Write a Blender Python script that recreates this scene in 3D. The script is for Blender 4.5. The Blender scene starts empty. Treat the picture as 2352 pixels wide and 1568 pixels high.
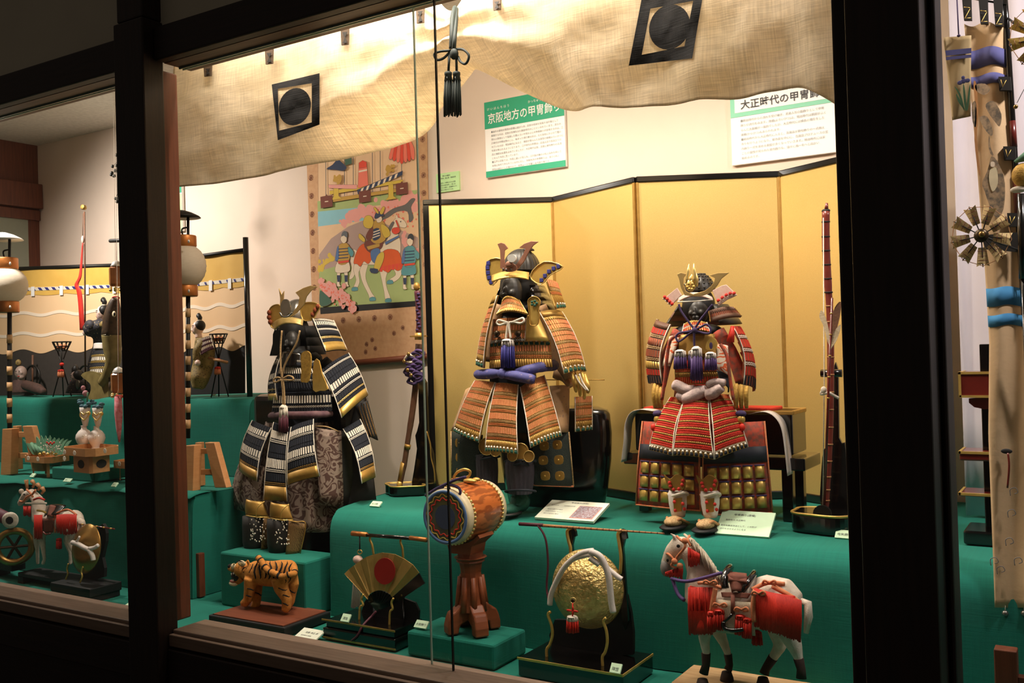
import bpy, bmesh, math, random
from mathutils import Vector, Matrix, noise
random.seed(7)
SC = bpy.context.scene
COL = SC.collection
V3 = Vector
# ------------------------------------------------------------------ camera
YAW, PIT, ROLL, FPX = math.radians(31.95), math.radians(.54), math.radians(1.69), 2196.0
EYE = V3((0, 0, 1.55))
CF = V3((-math.sin(YAW)*math.cos(PIT), math.cos(YAW)*math.cos(PIT), math.sin(PIT)))
CH = V3((math.cos(YAW), math.sin(YAW), 0))
CU0 = CH.cross(CF)
CR = math.cos(ROLL)*CH - math.sin(ROLL)*CU0
CU = math.sin(ROLL)*CH + math.cos(ROLL)*CU0
cam = bpy.data.cameras.new('camera')
cam.sensor_width = 36; cam.lens = 36*FPX/2352; cam.clip_start = .05; cam.clip_end = 60
camo = bpy.data.objects.new('camera', cam); COL.objects.link(camo)
camo.matrix_world = Matrix(((CR.x, CU.x, -CF.x, EYE.x), (CR.y, CU.y, -CF.y, EYE.y), (CR.z, CU.z, -CF.z, EYE.z), (0, 0, 0, 1)))
SC.camera = camo
# ------------------------------------------------------------------ world, lamps, exposure
SC.view_settings.view_transform = 'Standard'
try: SC.view_settings.look = 'None'
except Exception: pass
SC.view_settings.gamma = 1; SC.view_settings.use_curve_mapping = False
SC.view_settings.exposure = 0.25
W = bpy.data.worlds.new('world'); SC.world = W; W.use_nodes = True
W.node_tree.nodes['Background'].inputs[0].default_value = (1, .82, .66, 1)
W.node_tree.nodes['Background'].inputs[1].default_value = .045
def lamp(name, kind, loc, target, energy, color=(1, .80, .58), size=.1, spot=100, blend=1.0):
    L = bpy.data.lights.new(name, kind); L.energy = energy; L.color = color
    if kind == 'AREA': L.size = size
    else: L.shadow_soft_size = size
    if kind == 'SPOT': L.spot_size = math.radians(spot); L.spot_blend = blend
    o = bpy.data.objects.new(name, L); COL.objects.link(o); o.location = loc
    o.rotation_euler = (V3(target)-V3(loc)).to_track_quat('-Z', 'Y').to_euler()
    return o
WARM = (1, .86, .71)
lamp('ceiling_spot_main', 'SPOT', (-1.60, 1.86, 2.50), (-1.32, 2.45, 1.45), 52, WARM, .05, 118, .95)
lamp('ceiling_spot_right', 'SPOT', (-.72, 1.90, 2.50), (-.85, 2.45, 1.45), 22, WARM, .05, 115, .95)
lamp('ceiling_spot_left', 'SPOT', (-3.55, 1.80, 2.5), (-3.3, 2.6, 1.6), 84, (1, .89, .80), .05, 130, .95)
tl = lamp('curtain_fill_strip', 'AREA', (-1.2, 1.640, 2.47), (-1.2, 1.76, 2.20), 7, (1, .88, .76), 1.5)  # added unseen strip light, evens out the brightness of the curtain
tl.data.shape = 'RECTANGLE'; tl.data.size_y = .03
lamp('curtain_lamp_front', 'SPOT', (-1.22, 1.64, 2.45), (-1.24, 1.80, 2.30), 9, (1, .88, .76), .03, 140, .6)
for lx_, le_ in ((-1.82, 12), (-1.25, 15), (-.68, 15)): lamp('curtain_fill_back', 'SPOT', (lx_, 2.02, 2.5), (lx_, 1.78, 2.22), le_, (1, .88, .78), .04, 150, .5)  # added unseen spots that make the cloth glow from behind
lamp('ceiling_spot_right_case', 'SPOT', (.35, 1.75, 2.5), (.05, 2.5, 1.7), 42, (1, .90, .86), .05, 125, .9)
# ------------------------------------------------------------------ pixel helpers (2352 x 1568 frame)
def ray(x, y): return CF + CR*((x-1176)/FPX) - CU*((y-784)/FPX)
def P(x, y, Y):
    d = ray(x, y); return EYE + d*(Y/d.y)
def PZ(x, y, z):
    d = ray(x, y); return EYE + d*((z-EYE.z)/d.z)
def mpp(x, y, Y): return Y/ray(x, y).y/FPX        # metres per pixel there
# ------------------------------------------------------------------ materials
def lin(h):
    if not isinstance(h, str): return tuple(h)+((1,) if len(h) == 3 else ())
    v = [int(h[i:i+2], 16)/255 for i in (0, 2, 4)]
    return tuple(c/12.92 if c <= .04045 else ((c+.055)/1.055)**2.4 for c in v)+(1,)
MATS = {}
def mat(n, c, r=.6, m=0., c2=None, vs=60., va=.5, bump=0., bs=300., kind='noise', st=(1, 1, 1), coat=0., trans=0., emit=0., sheen=0., lo=.35, hi=.65, bd=.002):
    if n in MATS: return MATS[n]
    M = bpy.data.materials.new(n); M.use_nodes = True; MATS[n] = M
    N = M.node_tree.nodes; L = M.node_tree.links; b = N['Principled BSDF']
    b.inputs['Roughness'].default_value = r; b.inputs['Metallic'].default_value = m
    b.inputs['Coat Weight'].default_value = coat; b.inputs['Coat Roughness'].default_value = .12
    b.inputs['Sheen Weight'].default_value = sheen
    a = lin(c); d = lin(c2) if c2 else tuple(x*.72 for x in a[:3])+(1,)
    tc = N.new('ShaderNodeTexCoord'); mp = N.new('ShaderNodeMapping'); mp.inputs['Scale'].default_value = st
    L.new(tc.outputs['Object'], mp.inputs['Vector'])
    if kind == 'noise' or kind == 'wood':
        t = N.new('ShaderNodeTexNoise'); t.inputs['Scale'].default_value = vs; t.inputs['Detail'].default_value = 4; fo = t.outputs['Fac']
    elif kind == 'voronoi':
        t = N.new('ShaderNodeTexVoronoi'); t.inputs['Scale'].default_value = vs; fo = t.outputs['Distance']
    elif kind == 'swirl':
        t = N.new('ShaderNodeTexNoise'); t.inputs['Scale'].default_value = vs; t.inputs['Detail'].default_value = 1.5; t.inputs['Distortion'].default_value = 1.2
        mm = N.new('ShaderNodeMath'); mm.operation = 'MULTIPLY'; mm.inputs[1].default_value = 34; L.new(t.outputs['Fac'], mm.inputs[0])
        ms_ = N.new('ShaderNodeMath'); ms_.operation = 'SINE'; L.new(mm.outputs[0], ms_.inputs[0]); fo = ms_.outputs[0]
    elif kind == 'wave':
        t = N.new('ShaderNodeTexWave'); t.inputs['Scale'].default_value = vs; t.inputs['Distortion'].default_value = 6; t.inputs['Detail'].default_value = 2; t.inputs['Detail Scale'].default_value = 1.5; fo = t.outputs['Fac']
    L.new(mp.outputs[0], t.inputs['Vector'])
    rp = N.new('ShaderNodeValToRGB'); e = rp.color_ramp.elements
    e[0].position = lo; e[0].color = d; e[1].position = hi; e[1].color = a
    L.new(fo, rp.inputs[0])
    mx = N.new('ShaderNodeMixRGB'); mx.inputs[0].default_value = va; mx.inputs[1].default_value = a
    L.new(rp.outputs[0], mx.inputs[2]); L.new(mx.outputs[0], b.inputs['Base Color'])
    if emit:
        L.new(mx.outputs[0], b.inputs['Emission Color']); b.inputs['Emission Strength'].default_value = emit
    if bump:
        bt = N.new('ShaderNodeTexNoise'); bt.inputs['Scale'].default_value = bs; bt.inputs['Detail'].default_value = 3
        L.new(mp.outputs[0], bt.inputs['Vector'])
        bn = N.new('ShaderNodeBump'); bn.inputs['Strength'].default_value = bump; bn.inputs['Distance'].default_value = bd
        L.new(bt.outputs['Fac'], bn.inputs['Height']); L.new(bn.outputs[0], b.inputs['Normal'])
    if trans:
        tr = N.new('ShaderNodeBsdfTranslucent'); L.new(mx.outputs[0], tr.inputs['Color'])
        ms = N.new('ShaderNodeMixShader'); ms.inputs[0].default_value = trans
        L.new(b.outputs[0], ms.inputs[1]); L.new(tr.outputs[0], ms.inputs[2])
        L.new(ms.outputs[0], N['Material Output'].inputs['Surface'])
    return M
def glass_mat():
    M = bpy.data.materials.new('pane_glass'); M.use_nodes = True; N = M.node_tree.nodes; L = M.node_tree.links
    N.remove(N['Principled BSDF'])
    t = N.new('ShaderNodeBsdfTransparent'); t.inputs[0].default_value = (.95, .975, .96, 1)
    g = N.new('ShaderNodeBsdfGlossy'); g.inputs['Roughness'].default_value = .02
    fr = N.new('ShaderNodeFresnel'); fr.inputs[0].default_value = 1.4
    ms = N.new('ShaderNodeMixShader'); L.new(fr.outputs[0], ms.inputs[0]); L.new(t.outputs[0], ms.inputs[1]); L.new(g.outputs[0], ms.inputs[2])
    L.new(ms.outputs[0], N['Material Output'].inputs['Surface']); return M
def weave_mat(n, c, c2, sc=900., bump=.25, trans=0., r=.85, va=.5, vs=8., wa=.35):
    """plain woven cloth: two crossed thread waves for colour and relief, slow mottling"""
    if n in MATS: return MATS[n]
    M = mat(n, c, r, 0, c2, vs, va, trans=trans); N = M.node_tree.nodes; L = M.node_tree.links; b = N['Principled BSDF']
    tc = N.new('ShaderNodeTexCoord'); outs = []
    for st in ((9, 1, 220), (220, 1, 9)):
        mp = N.new('ShaderNodeMapping'); mp.inputs['Scale'].default_value = tuple(s*sc/900 for s in st); L.new(tc.outputs['Object'], mp.inputs[0])
        w = N.new('ShaderNodeTexNoise'); w.inputs['Scale'].default_value = 1; w.inputs['Detail'].default_value = 2
        L.new(mp.outputs[0], w.inputs['Vector']); outs.append(w.outputs['Fac'])
    ad = N.new('ShaderNodeMath'); ad.operation = 'ADD'; L.new(outs[0], ad.inputs[0]); L.new(outs[1], ad.inputs[1])
    bn = N.new('ShaderNodeBump'); bn.inputs['Strength'].default_value = bump; bn.inputs['Distance'].default_value = .002
    L.new(ad.outputs[0], bn.inputs['Height']); L.new(bn.outputs[0], b.inputs['Normal'])
    src = b.inputs['Base Color'].links[0].from_socket
    rp = N.new('ShaderNodeMapRange'); rp.inputs['From Min'].default_value = .7; rp.inputs['From Max'].default_value = 1.3; rp.inputs['To Min'].default_value = 1-wa; rp.inputs['To Max'].default_value = 1+wa*.4
    L.new(ad.outputs[0], rp.inputs['Value'])
    mu = N.new('ShaderNodeVectorMath'); mu.operation = 'MULTIPLY'; L.new(src, mu.inputs[0])
    L.new(rp.outputs[0], mu.inputs[1]); L.new(mu.outputs[0], b.inputs['Base Color'])
    for nd in N:
        if nd.bl_idname == 'ShaderNodeBsdfTranslucent': L.new(mu.outputs[0], nd.inputs['Color'])
    return M
# ------------------------------------------------------------------ mesh builder
class MB:
    def __init__(s): s.v = []; s.f = []; s.m = []; s.mi = 0
    def add(s, vs, fs):
        o = len(s.v); s.v += [V3(a) for a in vs]
        for q in fs: s.f.append([i+o for i in q]); s.m.append(s.mi)
        return s
    def box(s, x0, x1, y0, y1, z0, z1):
        return s.hexa([(x0, y0, z0), (x1, y0, z0), (x1, y1, z0), (x0, y1, z0), (x0, y0, z1), (x1, y0, z1), (x1, y1, z1), (x0, y1, z1)])
    def hexa(s, c): return s.add(c, [(3, 2, 1, 0), (4, 5, 6, 7), (0, 1, 5, 4), (1, 2, 6, 5), (2, 3, 7, 6), (3, 0, 4, 7)])
    def obox(s, c, ex, ey, ez):
        c = V3(c); ex = V3(ex); ey = V3(ey); ez = V3(ez)
        return s.hexa([c+a*ex+b*ey+d*ez for d in (-1, 1) for a, b in ((-1, -1), (1, -1), (1, 1), (-1, 1))])
    def tube(s, pts, r, n=8, closed=False, flat=1.0, up=None):
        pts = [V3(p) for p in pts]; k = len(pts)
        rs = r if isinstance(r, (list, tuple)) else [r]*k
        o = len(s.v); prev = None
        for i, p in enumerate(pts):
            a = pts[(i-1) % k] if (i or closed) else p; b = pts[(i+1) % k] if (i < k-1 or closed) else p
            t = (b-a); t = t.normalized() if t.length > 1e-9 else V3((0, 0, 1))
            if prev is None:
                h = V3(up) if up else (V3((0, 1, 0)) if abs(t.y) < .9 else V3((1, 0, 0)))
                u = (h-t*h.dot(t)).normalized()
            else:
                u = prev-t*prev.dot(t); u = u.normalized() if u.length > 1e-6 else prev
            prev = u; w = t.cross(u)
            for j in range(n):
                an = 2*math.pi*j/n; s.v.append(p+(u*math.cos(an)*flat+w*math.sin(an))*rs[i])
        for i in range(k if closed else k-1):
            for j in range(n):
                a = o+i*n+j; b = o+i*n+(j+1) % n; c = o+((i+1) % k)*n+(j+1) % n; d = o+((i+1) % k)*n+j
                s.f.append([a, b, c, d]); s.m.append(s.mi)
        if not closed:
            s.f.append([o+j for j in range(n)][::-1]); s.m.append(s.mi)
            s.f.append([o+(k-1)*n+j for j in range(n)]); s.m.append(s.mi)
        return s
    def lathe(s, c, prof, n=24, ax=(0, 0, 1), sx=1., sy=1., caps=True):
        c = V3(c); q = V3((0, 0, 1)).rotation_difference(V3(ax)); o = len(s.v); k = len(prof)
        for r, z in prof:
            for j in range(n):
                a = 2*math.pi*j/n; s.v.append(c+q @ V3((r*math.cos(a)*sx, r*math.sin(a)*sy, z)))
        for i in range(k-1):
            for j in range(n):
                s.f.append([o+i*n+j, o+i*n+(j+1) % n, o+(i+1)*n+(j+1) % n, o+(i+1)*n+j]); s.m.append(s.mi)
        if caps:
            s.f.append([o+j for j in range(n)][::-1]); s.m.append(s.mi); s.f.append([o+(k-1)*n+j for j in range(n)]); s.m.append(s.mi)
        return s
    def ell(s, c, r, n=12, k=8, q=None):
        c = V3(c); r = r if isinstance(r, (list, tuple)) else (r, r, r); o = len(s.v)
        pts = [V3((0, 0, -1))]+[V3((math.cos(2*math.pi*j/n)*math.sin(math.pi*i/k), math.sin(2*math.pi*j/n)*math.sin(math.pi*i/k), -math.cos(math.pi*i/k))) for i in range(1, k) for j in range(n)]+[V3((0, 0, 1))]
        for p in pts:
            w = V3((p.x*r[0], p.y*r[1], p.z*r[2])); s.v.append(c+(q @ w if q else w))
        F = []
        for j in range(n):
            F.append([0, 1+(j+1) % n, 1+j]); F.append([1+(k-2)*n+j, 1+(k-2)*n+(j+1) % n, 1+(k-1)*n])
            for i in range(k-2): F.append([1+i*n+j, 1+i*n+(j+1) % n, 1+(i+1)*n+(j+1) % n, 1+(i+1)*n+j])
        for q_ in F: s.f.append([i+o for i in q_]); s.m.append(s.mi)
        return s
    def prism(s, pts, th):
        pts = [V3(p) for p in pts]; th = V3(th); n = len(pts); o = len(s.v)
        s.v += pts+[p+th for p in pts]
        s.f.append([o+i for i in range(n)]); s.f.append([o+n+i for i in range(n)][::-1]); s.m += [s.mi]*2
        for i in range(n):
            j = (i+1) % n; s.f.append([o+j, o+i, o+n+i, o+n+j]); s.m.append(s.mi)
        return s
    def sheet(s, f, nu, nv, th=0.):
        """grid surface from f(u,v); th gives it a real thickness along its normal"""
        g = [[V3(f(i/nu, j/nv)) for i in range(nu+1)] for j in range(nv+1)]; o = len(s.v); w = nu+1; cnt = w*(nv+1)
        s.v += [p for r in g for p in r]
        idx = lambda i, j: o+j*w+i
        for j in range(nv):
            for i in range(nu): s.f.append([idx(i, j), idx(i+1, j), idx(i+1, j+1), idx(i, j+1)]); s.m.append(s.mi)
        if th:
            for j in range(nv+1):
                for i in range(nu+1):
                    a = g[j][min(i+1, nu)]-g[j][max(i-1, 0)]; b = g[min(j+1, nv)][i]-g[max(j-1, 0)][i]
                    nn = a.cross(b); nn = nn.normalized() if nn.length > 1e-12 else V3((0, 1, 0))
                    s.v.append(g[j][i]+nn*th)
            for j in range(nv):
                for i in range(nu): s.f.append([cnt+idx(i, j+1), cnt+idx(i+1, j+1), cnt+idx(i+1, j), cnt+idx(i, j)]); s.m.append(s.mi)
            bd = [idx(i, 0) for i in range(nu)]+[idx(nu, j) for j in range(nv)]+[idx(i, nv) for i in range(nu, 0, -1)]+[idx(0, j) for j in range(nv, 0, -1)]
            for a, b in zip(bd, bd[1:]+bd[:1]): s.f.append([b, a, a+cnt, b+cnt]); s.m.append(s.mi)
        return s
    def build(s, name, mats, parent=None, smooth=False, bevel=0, sub=0, remesh=0, sm=0, kind=None, fix=True):
        me = bpy.data.meshes.new(name)
        off = root_loc(parent) if parent else V3((0, 0, 0))
        me.from_pydata([tuple(p-off) for p in s.v], [], s.f)
        if fix:
            bm = bmesh.new(); bm.from_mesh(me); bmesh.ops.recalc_face_normals(bm, faces=bm.faces); bm.to_mesh(me); bm.free()
        for mm in (mats if isinstance(mats, (list, tuple)) else [mats]): me.materials.append(MATS[mm] if isinstance(mm, str) else mm)
        for p, i in zip(me.polygons, s.m): p.material_index = i; p.use_smooth = smooth
        o = bpy.data.objects.new(name, me); COL.objects.link(o)
        if parent: o.parent = parent
        if remesh:
            md = o.modifiers.new('remesh', 'REMESH'); md.mode = 'VOXEL'; md.voxel_size = remesh; md.use_smooth_shade = True
            md = o.modifiers.new('smooth', 'SMOOTH'); md.iterations = sm or 6; md.factor = .5
        if bevel:
            md = o.modifiers.new('bevel', 'BEVEL'); md.width = bevel; md.segments = 2; md.limit_method = 'ANGLE'; md.angle_limit = .6
        if sub:
            md = o.modifiers.new('sub', 'SUBSURF'); md.levels = sub; md.render_levels = sub
        if kind: o['kind'] = kind
        return o
def root_loc(o):
    while o.parent: o = o.parent
    return V3(o.location)
def thing(name, label, cat, loc, group=None):
    o = bpy.data.objects.new(name, None); COL.objects.link(o); o.location = loc; o.empty_display_size = .05
    return tag(o, label, cat, group)
def tag(o, label, cat, group=None):
    o['label'] = label; o['category'] = cat
    if group: o['group'] = group
    return o
def struct(o): o['kind'] = 'structure'; return o
# pixel-placed part makers: every point is (x, y, Y) = pixel and real depth in metres
def pp(t): return P(*t)
def plate(par, name, m, pts, th=.004, bevel=0, Y=None, **k):
    q = [P(p[0], p[1], p[2] if len(p) > 2 else Y) for p in pts]
    return MB().prism(q, (0, th, 0)).build(name, m, par, bevel=bevel, **k)
def rod(par, name, m, pts, r, n=8, Y=None, closed=False, flat=1., **k):
    q = [P(p[0], p[1], p[2] if len(p) > 2 else Y) for p in pts]
    rs = r if isinstance(r, (list, tuple)) else [r]*len(pts)
    rs = [a*mpp(p[0], p[1], p[2] if len(p) > 2 else Y) for a, p in zip(rs, pts)]
    k.setdefault('smooth', True)
    return MB().tube(q, rs, n, closed, flat).build(name, m, par, **k)
def spline(pts, n=6, closed=False):
    """Catmull-Rom through tuples"""
    k = len(pts); out = []
    for i in range(k if closed else k-1):
        g = lambda j: pts[j % k] if closed else pts[max(0, min(k-1, j))]
        a, b, c, d = g(i-1), g(i), g(i+1), g(i+2)
        for s in range(n):
            t = s/n
            out.append(tuple(.5*(2*b[e]+(c[e]-a[e])*t+(2*a[e]-5*b[e]+4*c[e]-d[e])*t*t+(3*b[e]-a[e]-3*c[e]+d[e])*t**3) for e in range(len(b))))
    if not closed: out.append(tuple(pts[-1]))
    return out
def blob(par, name, m, c, r, n=14, k=10, q=None, **kw):
    s = mpp(*c); r = r if isinstance(r, (list, tuple)) else (r, r, r)
    kw.setdefault('smooth', True)
    return MB().ell(P(*c), (r[0]*s, r[1]*s, r[2]*s), n, k, q).build(name, m, par, **kw)   # r = (across, deep, high) in pixels
def turn(par, name, m, c, prof, n=24, **k):
    """vertical turned shape: prof = [(y_px, radius_px)] around pixel column c=(x,Y)"""
    s = mpp(c[0], prof[0][0], c[1]); b = P(c[0], prof[-1][0], c[1])
    k.setdefault('smooth', True)
    return MB().lathe(b, [(r*s, (prof[-1][0]-y)*s) for y, r in prof][::-1], n).build(name, m, par, **k)
def bx(par, name, m, x0, x1, y0, y1, z0, z1, bevel=0, **k): return MB().box(x0, x1, y0, y1, z0, z1).build(name, m, par, bevel=bevel, **k)
def text(par, name, body, loc, size, m, rot=(math.pi/2, 0, 0), align='LEFT', bold=0., sx=1.):
    c = bpy.data.curves.new(name, 'FONT'); c.body = body; c.size = size; c.align_x = align; c.offset = bold; c.space_line = 1.05; c.resolution_u = 2
    t = bpy.data.objects.new(name, c); COL.objects.link(t)
    dg = bpy.context.evaluated_depsgraph_get(); me = bpy.data.meshes.new_from_object(t.evaluated_get(dg))
    bpy.data.objects.remove(t); bpy.data.curves.remove(c)
    me.materials.clear(); me.materials.append(MATS[m])
    o = bpy.data.objects.new(name, me); COL.objects.link(o); o.parent = par
    o.location = V3(loc)-root_loc(par); o.rotation_euler = rot; o.scale = (sx, 1, 1)
    return o
# ------------------------------------------------------------------ palette
mat('frame_wood', '2a1a12', .55, c2='1a0f0a', vs=9, st=(14, 14, 1), va=.8, bump=.12, bs=40)
mat('frame_wood_h', '2a1a12', .55, c2='1a0f0a', vs=9, st=(1, 14, 14), va=.8, bump=.12, bs=40)
mat('sill_wood', '8a7464', .5, c2='755f50', vs=8, st=(1, 16, 16), va=.7, bump=.06, bs=60)
mat('jamb_wood', '6e3a24', .5, c2='552a19', vs=9, st=(14, 14, 1), va=.7)
mat('rail_wood', '6a4a38', .5, c2='503526', vs=9, st=(1, 14, 14), va=.7)
mat('plaster', 'c4bda9', .95, c2='b8b19d', vs=5, va=.5, bump=.08, bs=300)
mat('case_wall', 'e4d2c3', .95, c2='dac7b7', vs=4, va=.5, bump=.1, bs=500)
mat('case_ceiling', 'd8cfc4', .95)
mat('dark_floor', '2a241e', .7)
weave_mat('green_felt', '0a7161', '086756', 1400, .12, 0, .95, .4, 5, .12)
weave_mat('green_felt_dark', '0a7d68', '086d5a', 1400, .12, 0, .95, .4, 5, .12)
weave_mat('linen', 'eadcc4', 'd8c8a8', 1500, .22, .42, .9, .6, 6, .2)
weave_mat('crest_ink', '1b1a1c', '222124', 1500, .4, 0, .9, .4, 6, .25)
mat('tab_brown', '4a3826', .8, c2='3a2a1c')
mat('ink', '201c1a', .7)
mat('black_lacquer', '0a0808', .18, c2='110c0b', coat=.7)
mat('black_matte', '0c0b0b', .6)
mat('gold_leaf', 'dcbc74', .48, .5, c2='c39f54', vs=420, st=(1, 1, 3), va=.4, bump=.25, bs=1400)
mat('gold_dark', 'b48c46', .45, .5, c2='93702f', vs=50)
mat('gold', 'dcb864', .38, .55, c2='c49a48', vs=60, va=.5)
mat('gold_bright', 'ecd088', .32, .6, c2='d8b262', vs=80, va=.5)
mat('gold_hammered', 'ecd08a', .32, .6, c2='bd9448', vs=110, va=.6, bump=1., bs=130, bd=.006)
mat('gold_fabric', 'c9a04a', .6, .35, c2='9c7430', vs=180, va=.7, bump=.4, bs=400)
mat('brass_old', '8a6a34', .4, .8, c2='6b4f22', vs=50)
mat('green_cord', '1c5a48', .7, c2='123f33', vs=200)
mat('orange_cord', 'dc8a5e', .8, c2='bf6a42', vs=260, va=.6, bump=.3, bs=900)
mat('orange_braid', 'd27440', .8, c2='a44d24', vs=300, va=.7)
mat('beige_braid', 'c9a878', .8, c2='8d6a40', vs=300, va=.8)
mat('red_cord', 'd8341c', .75, c2='b02312', vs=260, va=.6, bump=.3, bs=900)
mat('red_silk', 'dc2a0e', .6, c2='b41a08', vs=200, st=(6, 6, 1), va=.7)
mat('white_cord', 'eee4d4', .8, c2='cfc2ae', vs=260, va=.6)
mat('black_cord', '10131c', .85, c2='1a2030', vs=260, va=.6)
mat('purple_cord', '43305c', .8, c2='33234a', vs=260, va=.6)
mat('violet_silk', '3c3a8c', .6, c2='2a2870', vs=200, st=(8, 8, 1), va=.7)
mat('purple_silk', '5c4080', .6, c2='33234c', vs=200, st=(8, 8, 1), va=.7)
mat('maroon_silk', '5e2534', .6, c2='471a28', vs=200, st=(8, 8, 1), va=.7)
mat('white_silk', 'e9dfd6', .6, c2='c9bdb8', vs=160, st=(8, 8, 1), va=.6)
mat('blue_sash', '4a4a86', .7, c2='b08e72', vs=90, va=.55, lo=.30, hi=.42, bump=.4, bs=120)
mat('mauve_sash', 'cfb9b4', .75, c2='a88f90', vs=110, va=.7, bump=.5, bs=150)
mat('plum_sash', '5a3a44', .75, c2='7a5a5a', vs=60, va=.7, bump=.4, bs=100)
mat('helm_black', '3c3833', .4, .3, c2='2a2723', vs=40)
mat('mask_black', '3a3734', .45, .2, c2='2a2826', vs=40)
mat('horn_rose', 'b07c66', .4, .4, c2='976552', vs=40)
mat('horn_gold', 'd2b478', .35, .55, c2='bf9c5c', vs=40)
mat('silver', 'e6e4e0', .3, .3, c2='d5d2cc', vs=30)
mat('steel_grey', '8c8a84', .3, .8, c2='75726c', vs=30)
mat('blue_lace', '2f2f7c', .7)
mat('red_lace', 'd02a1c', .7)
mat('rust_lace', '9a4a28', .8, c2='7c3a1e', vs=200)
mat('pink_leather', 'd8b8ac', .7, c2='c7a294', vs=150, va=.6)
mat('mail_green', '1e2a22', .7, c2='0c120f', vs=400, va=.9, bump=.8, bs=500, kind='voronoi', lo=.1, hi=.5)
mat('brocade_beige', 'b08a62', .75, c2='6e5a5c', vs=110, va=.55, kind='voronoi', lo=.12, hi=.3)
mat('brocade_brown', '55392f', .75, c2='9d8878', vs=26, va=.85, kind='swirl', lo=.05, hi=.3)
mat('brocade_red', 'b8452c', .75, c2='6a4a3c', vs=90, va=.8, kind='noise', lo=.4, hi=.6)
mat('brocade_orange', 'd8602c', .7, c2='e4d2bc', vs=30, va=1., kind='swirl', lo=.3, hi=.5)
mat('navy_leather', '20242f', .7, c2='16181f', vs=60)
mat('pleat_grey', '4a424c', .8, c2='38323a', vs=120, st=(8, 8, 1), va=.6)
mat('dotted_black', '16130f', .7, c2='26221c', vs=60)
mat('brown_leather', '6b4630', .6, c2='553420', vs=70, va=.6, bump=.3, bs=200)
mat('old_gold_cloth', '8a6a3c', .7, c2='5e3f22', vs=120, va=.8, kind='wave', lo=.4, hi=.6)
mat('sign_white', 'f4f2f0', .6, va=0)
mat('sign_green', '2ea57e', .6, va=0)
mat('sign_mint', '86cdb0', .6, va=0)
mat('sign_text', '3f3f44', .7, va=0)
mat('sign_text_light', '8b8f92', .7, va=0)
mat('card_mint', 'd3f0cc', .7, va=.15)
mat('card_white', 'f2f6e2', .7, va=.15)
mat('card_core', 'e8efd8', .8)
mat('note_green', 'bfe8a8', .7, va=0)
mat('tiger_fur', 'd08a3c', .9, c2='b06c28', vs=120, va=.7, bump=.6, bs=500)
mat('tiger_black', '17120e', .9)
mat('tiger_cream', 'ecd9b6', .9, c2='d5b98e', vs=150, bump=.5, bs=500)
mat('plinth_brown', '7a3f26', .55, c2='6a341f', vs=12, st=(1, 6, 6), va=.7)
mat('drum_wood', 'c86c32', .35, c2='8c4018', vs=8, st=(3, 2, 6), va=.85, kind='wave', lo=.35, hi=.8, coat=.4)
mat('carved_wood', '8e4a28', .5, c2='743818', vs=14, st=(1, 1, 6), va=.7)
mat('light_wood', 'c98f5c', .5, c2='b87c49', vs=10, st=(3, 3, 14), va=.6)
mat('pale_wood', 'cfa97c', .55, c2='b98f60', vs=9, st=(1, 12, 12), va=.7)
mat('tray_wood', 'c08a58', .5, c2='ad7848', vs=10, st=(1, 10, 10), va=.6)
mat('drum_skin', '6f6a3a', .5, c2='3a4a5a', vs=16, va=.9)
mat('cream', 'e4d4b0', .7)
mat('fan_gold', 'c9a460', .5, .45, c2='b8924e', vs=60)
mat('sun_red', 'a81c14', .7, va=.1)
mat('porcelain', 'f0e4dc', .15, coat=.6, va=.1)
mat('leaf_green', '5d8a6a', .7, c2='47735a', vs=60)
mat('horse_white', 'dccfbf', .9, c2='b9a58e', vs=70, va=.55, bump=.35, bs=500)
mat('horse_mane', 'd6c9b2', .85, c2='b09c80', vs=140, st=(8, 2, 2), va=.7)
mat('horse_dark', '3c2c24', .9, c2='2a1e19', vs=70)
mat('saddle_brown', '7a4433', .8, c2='63362a', vs=100, va=.6)
mat('lantern_paper', 'e2d6c2', .85, c2='d4c6b0', vs=60, st=(1, 1, 8), va=.5, trans=.25)
mat('copper_band', 'c07a3e', .4, .6, c2='a8632c', vs=30)
mat('skin_doll', 'efcfc2', .35, va=.1)
mat('hair_black', '14110f', .5)
mat('doll_brocade', '8a7440', .7, c2='4c3a24', vs=130, va=1., kind='voronoi', lo=.15, hi=.4)
mat('doll_dark', '2c2a32', .7, c2='a08a60', vs=110, va=.9, kind='voronoi', lo=.08, hi=.3)
mat('maku_gold', 'e0b458', .7, c2='cf9f42', vs=10, va=.6)
mat('maku_peach', 'ecc79c', .8, c2='e4ba8a', vs=6, va=.5)
mat('maku_wave', 'f4e2cc', .8, va=0)
mat('maku_dark', '1a1614', .8)
mat('carp_scale', '4a3520', .5, c2='241a10', vs=70, va=.9, kind='voronoi', lo=.1, hi=.5)
mat('carp_gold', '8a7a48', .55, c2='6a5a30', vs=40, va=.7)
mat('bronze_dark', '4a3a28', .35, .7, c2='2e2418', vs=40)
mat('bronze_gold', 'b08a50', .3, .85, c2='8a6834', vs=40)
mat('amber', 'a8642a', .3, c2='7a4418', vs=40, coat=.4)
mat('scroll_paper', 'd8ad84', .85, c2='cc9e74', vs=25, va=.6)
mat('scroll_brocade', 'd2a67e', .85, c2='c2926a', vs=60, va=.6)
for n_, c_ in dict(sky_blue='8fc4d0', p_pink='eaa49a', p_mauve='b59a90', p_green='a9b878', p_sand='e8c39c', p_orange='e0602c', p_yellow='d8b84c', p_red='e2503c', p_redlt='ee7d68', p_grey='6e6a68', p_cream='ecd9c0', p_teal='5f9aa0', p_navy='3a4560', p_brown='7a4438', p_dkgreen='4a6a58', p_ochre='c49a48', p_blue='5a78a8').items():
    mat(n_, c_, .85, c2=None, vs=40, va=.12)
mat('iron_black', '15130f', .5, .3)
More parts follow.
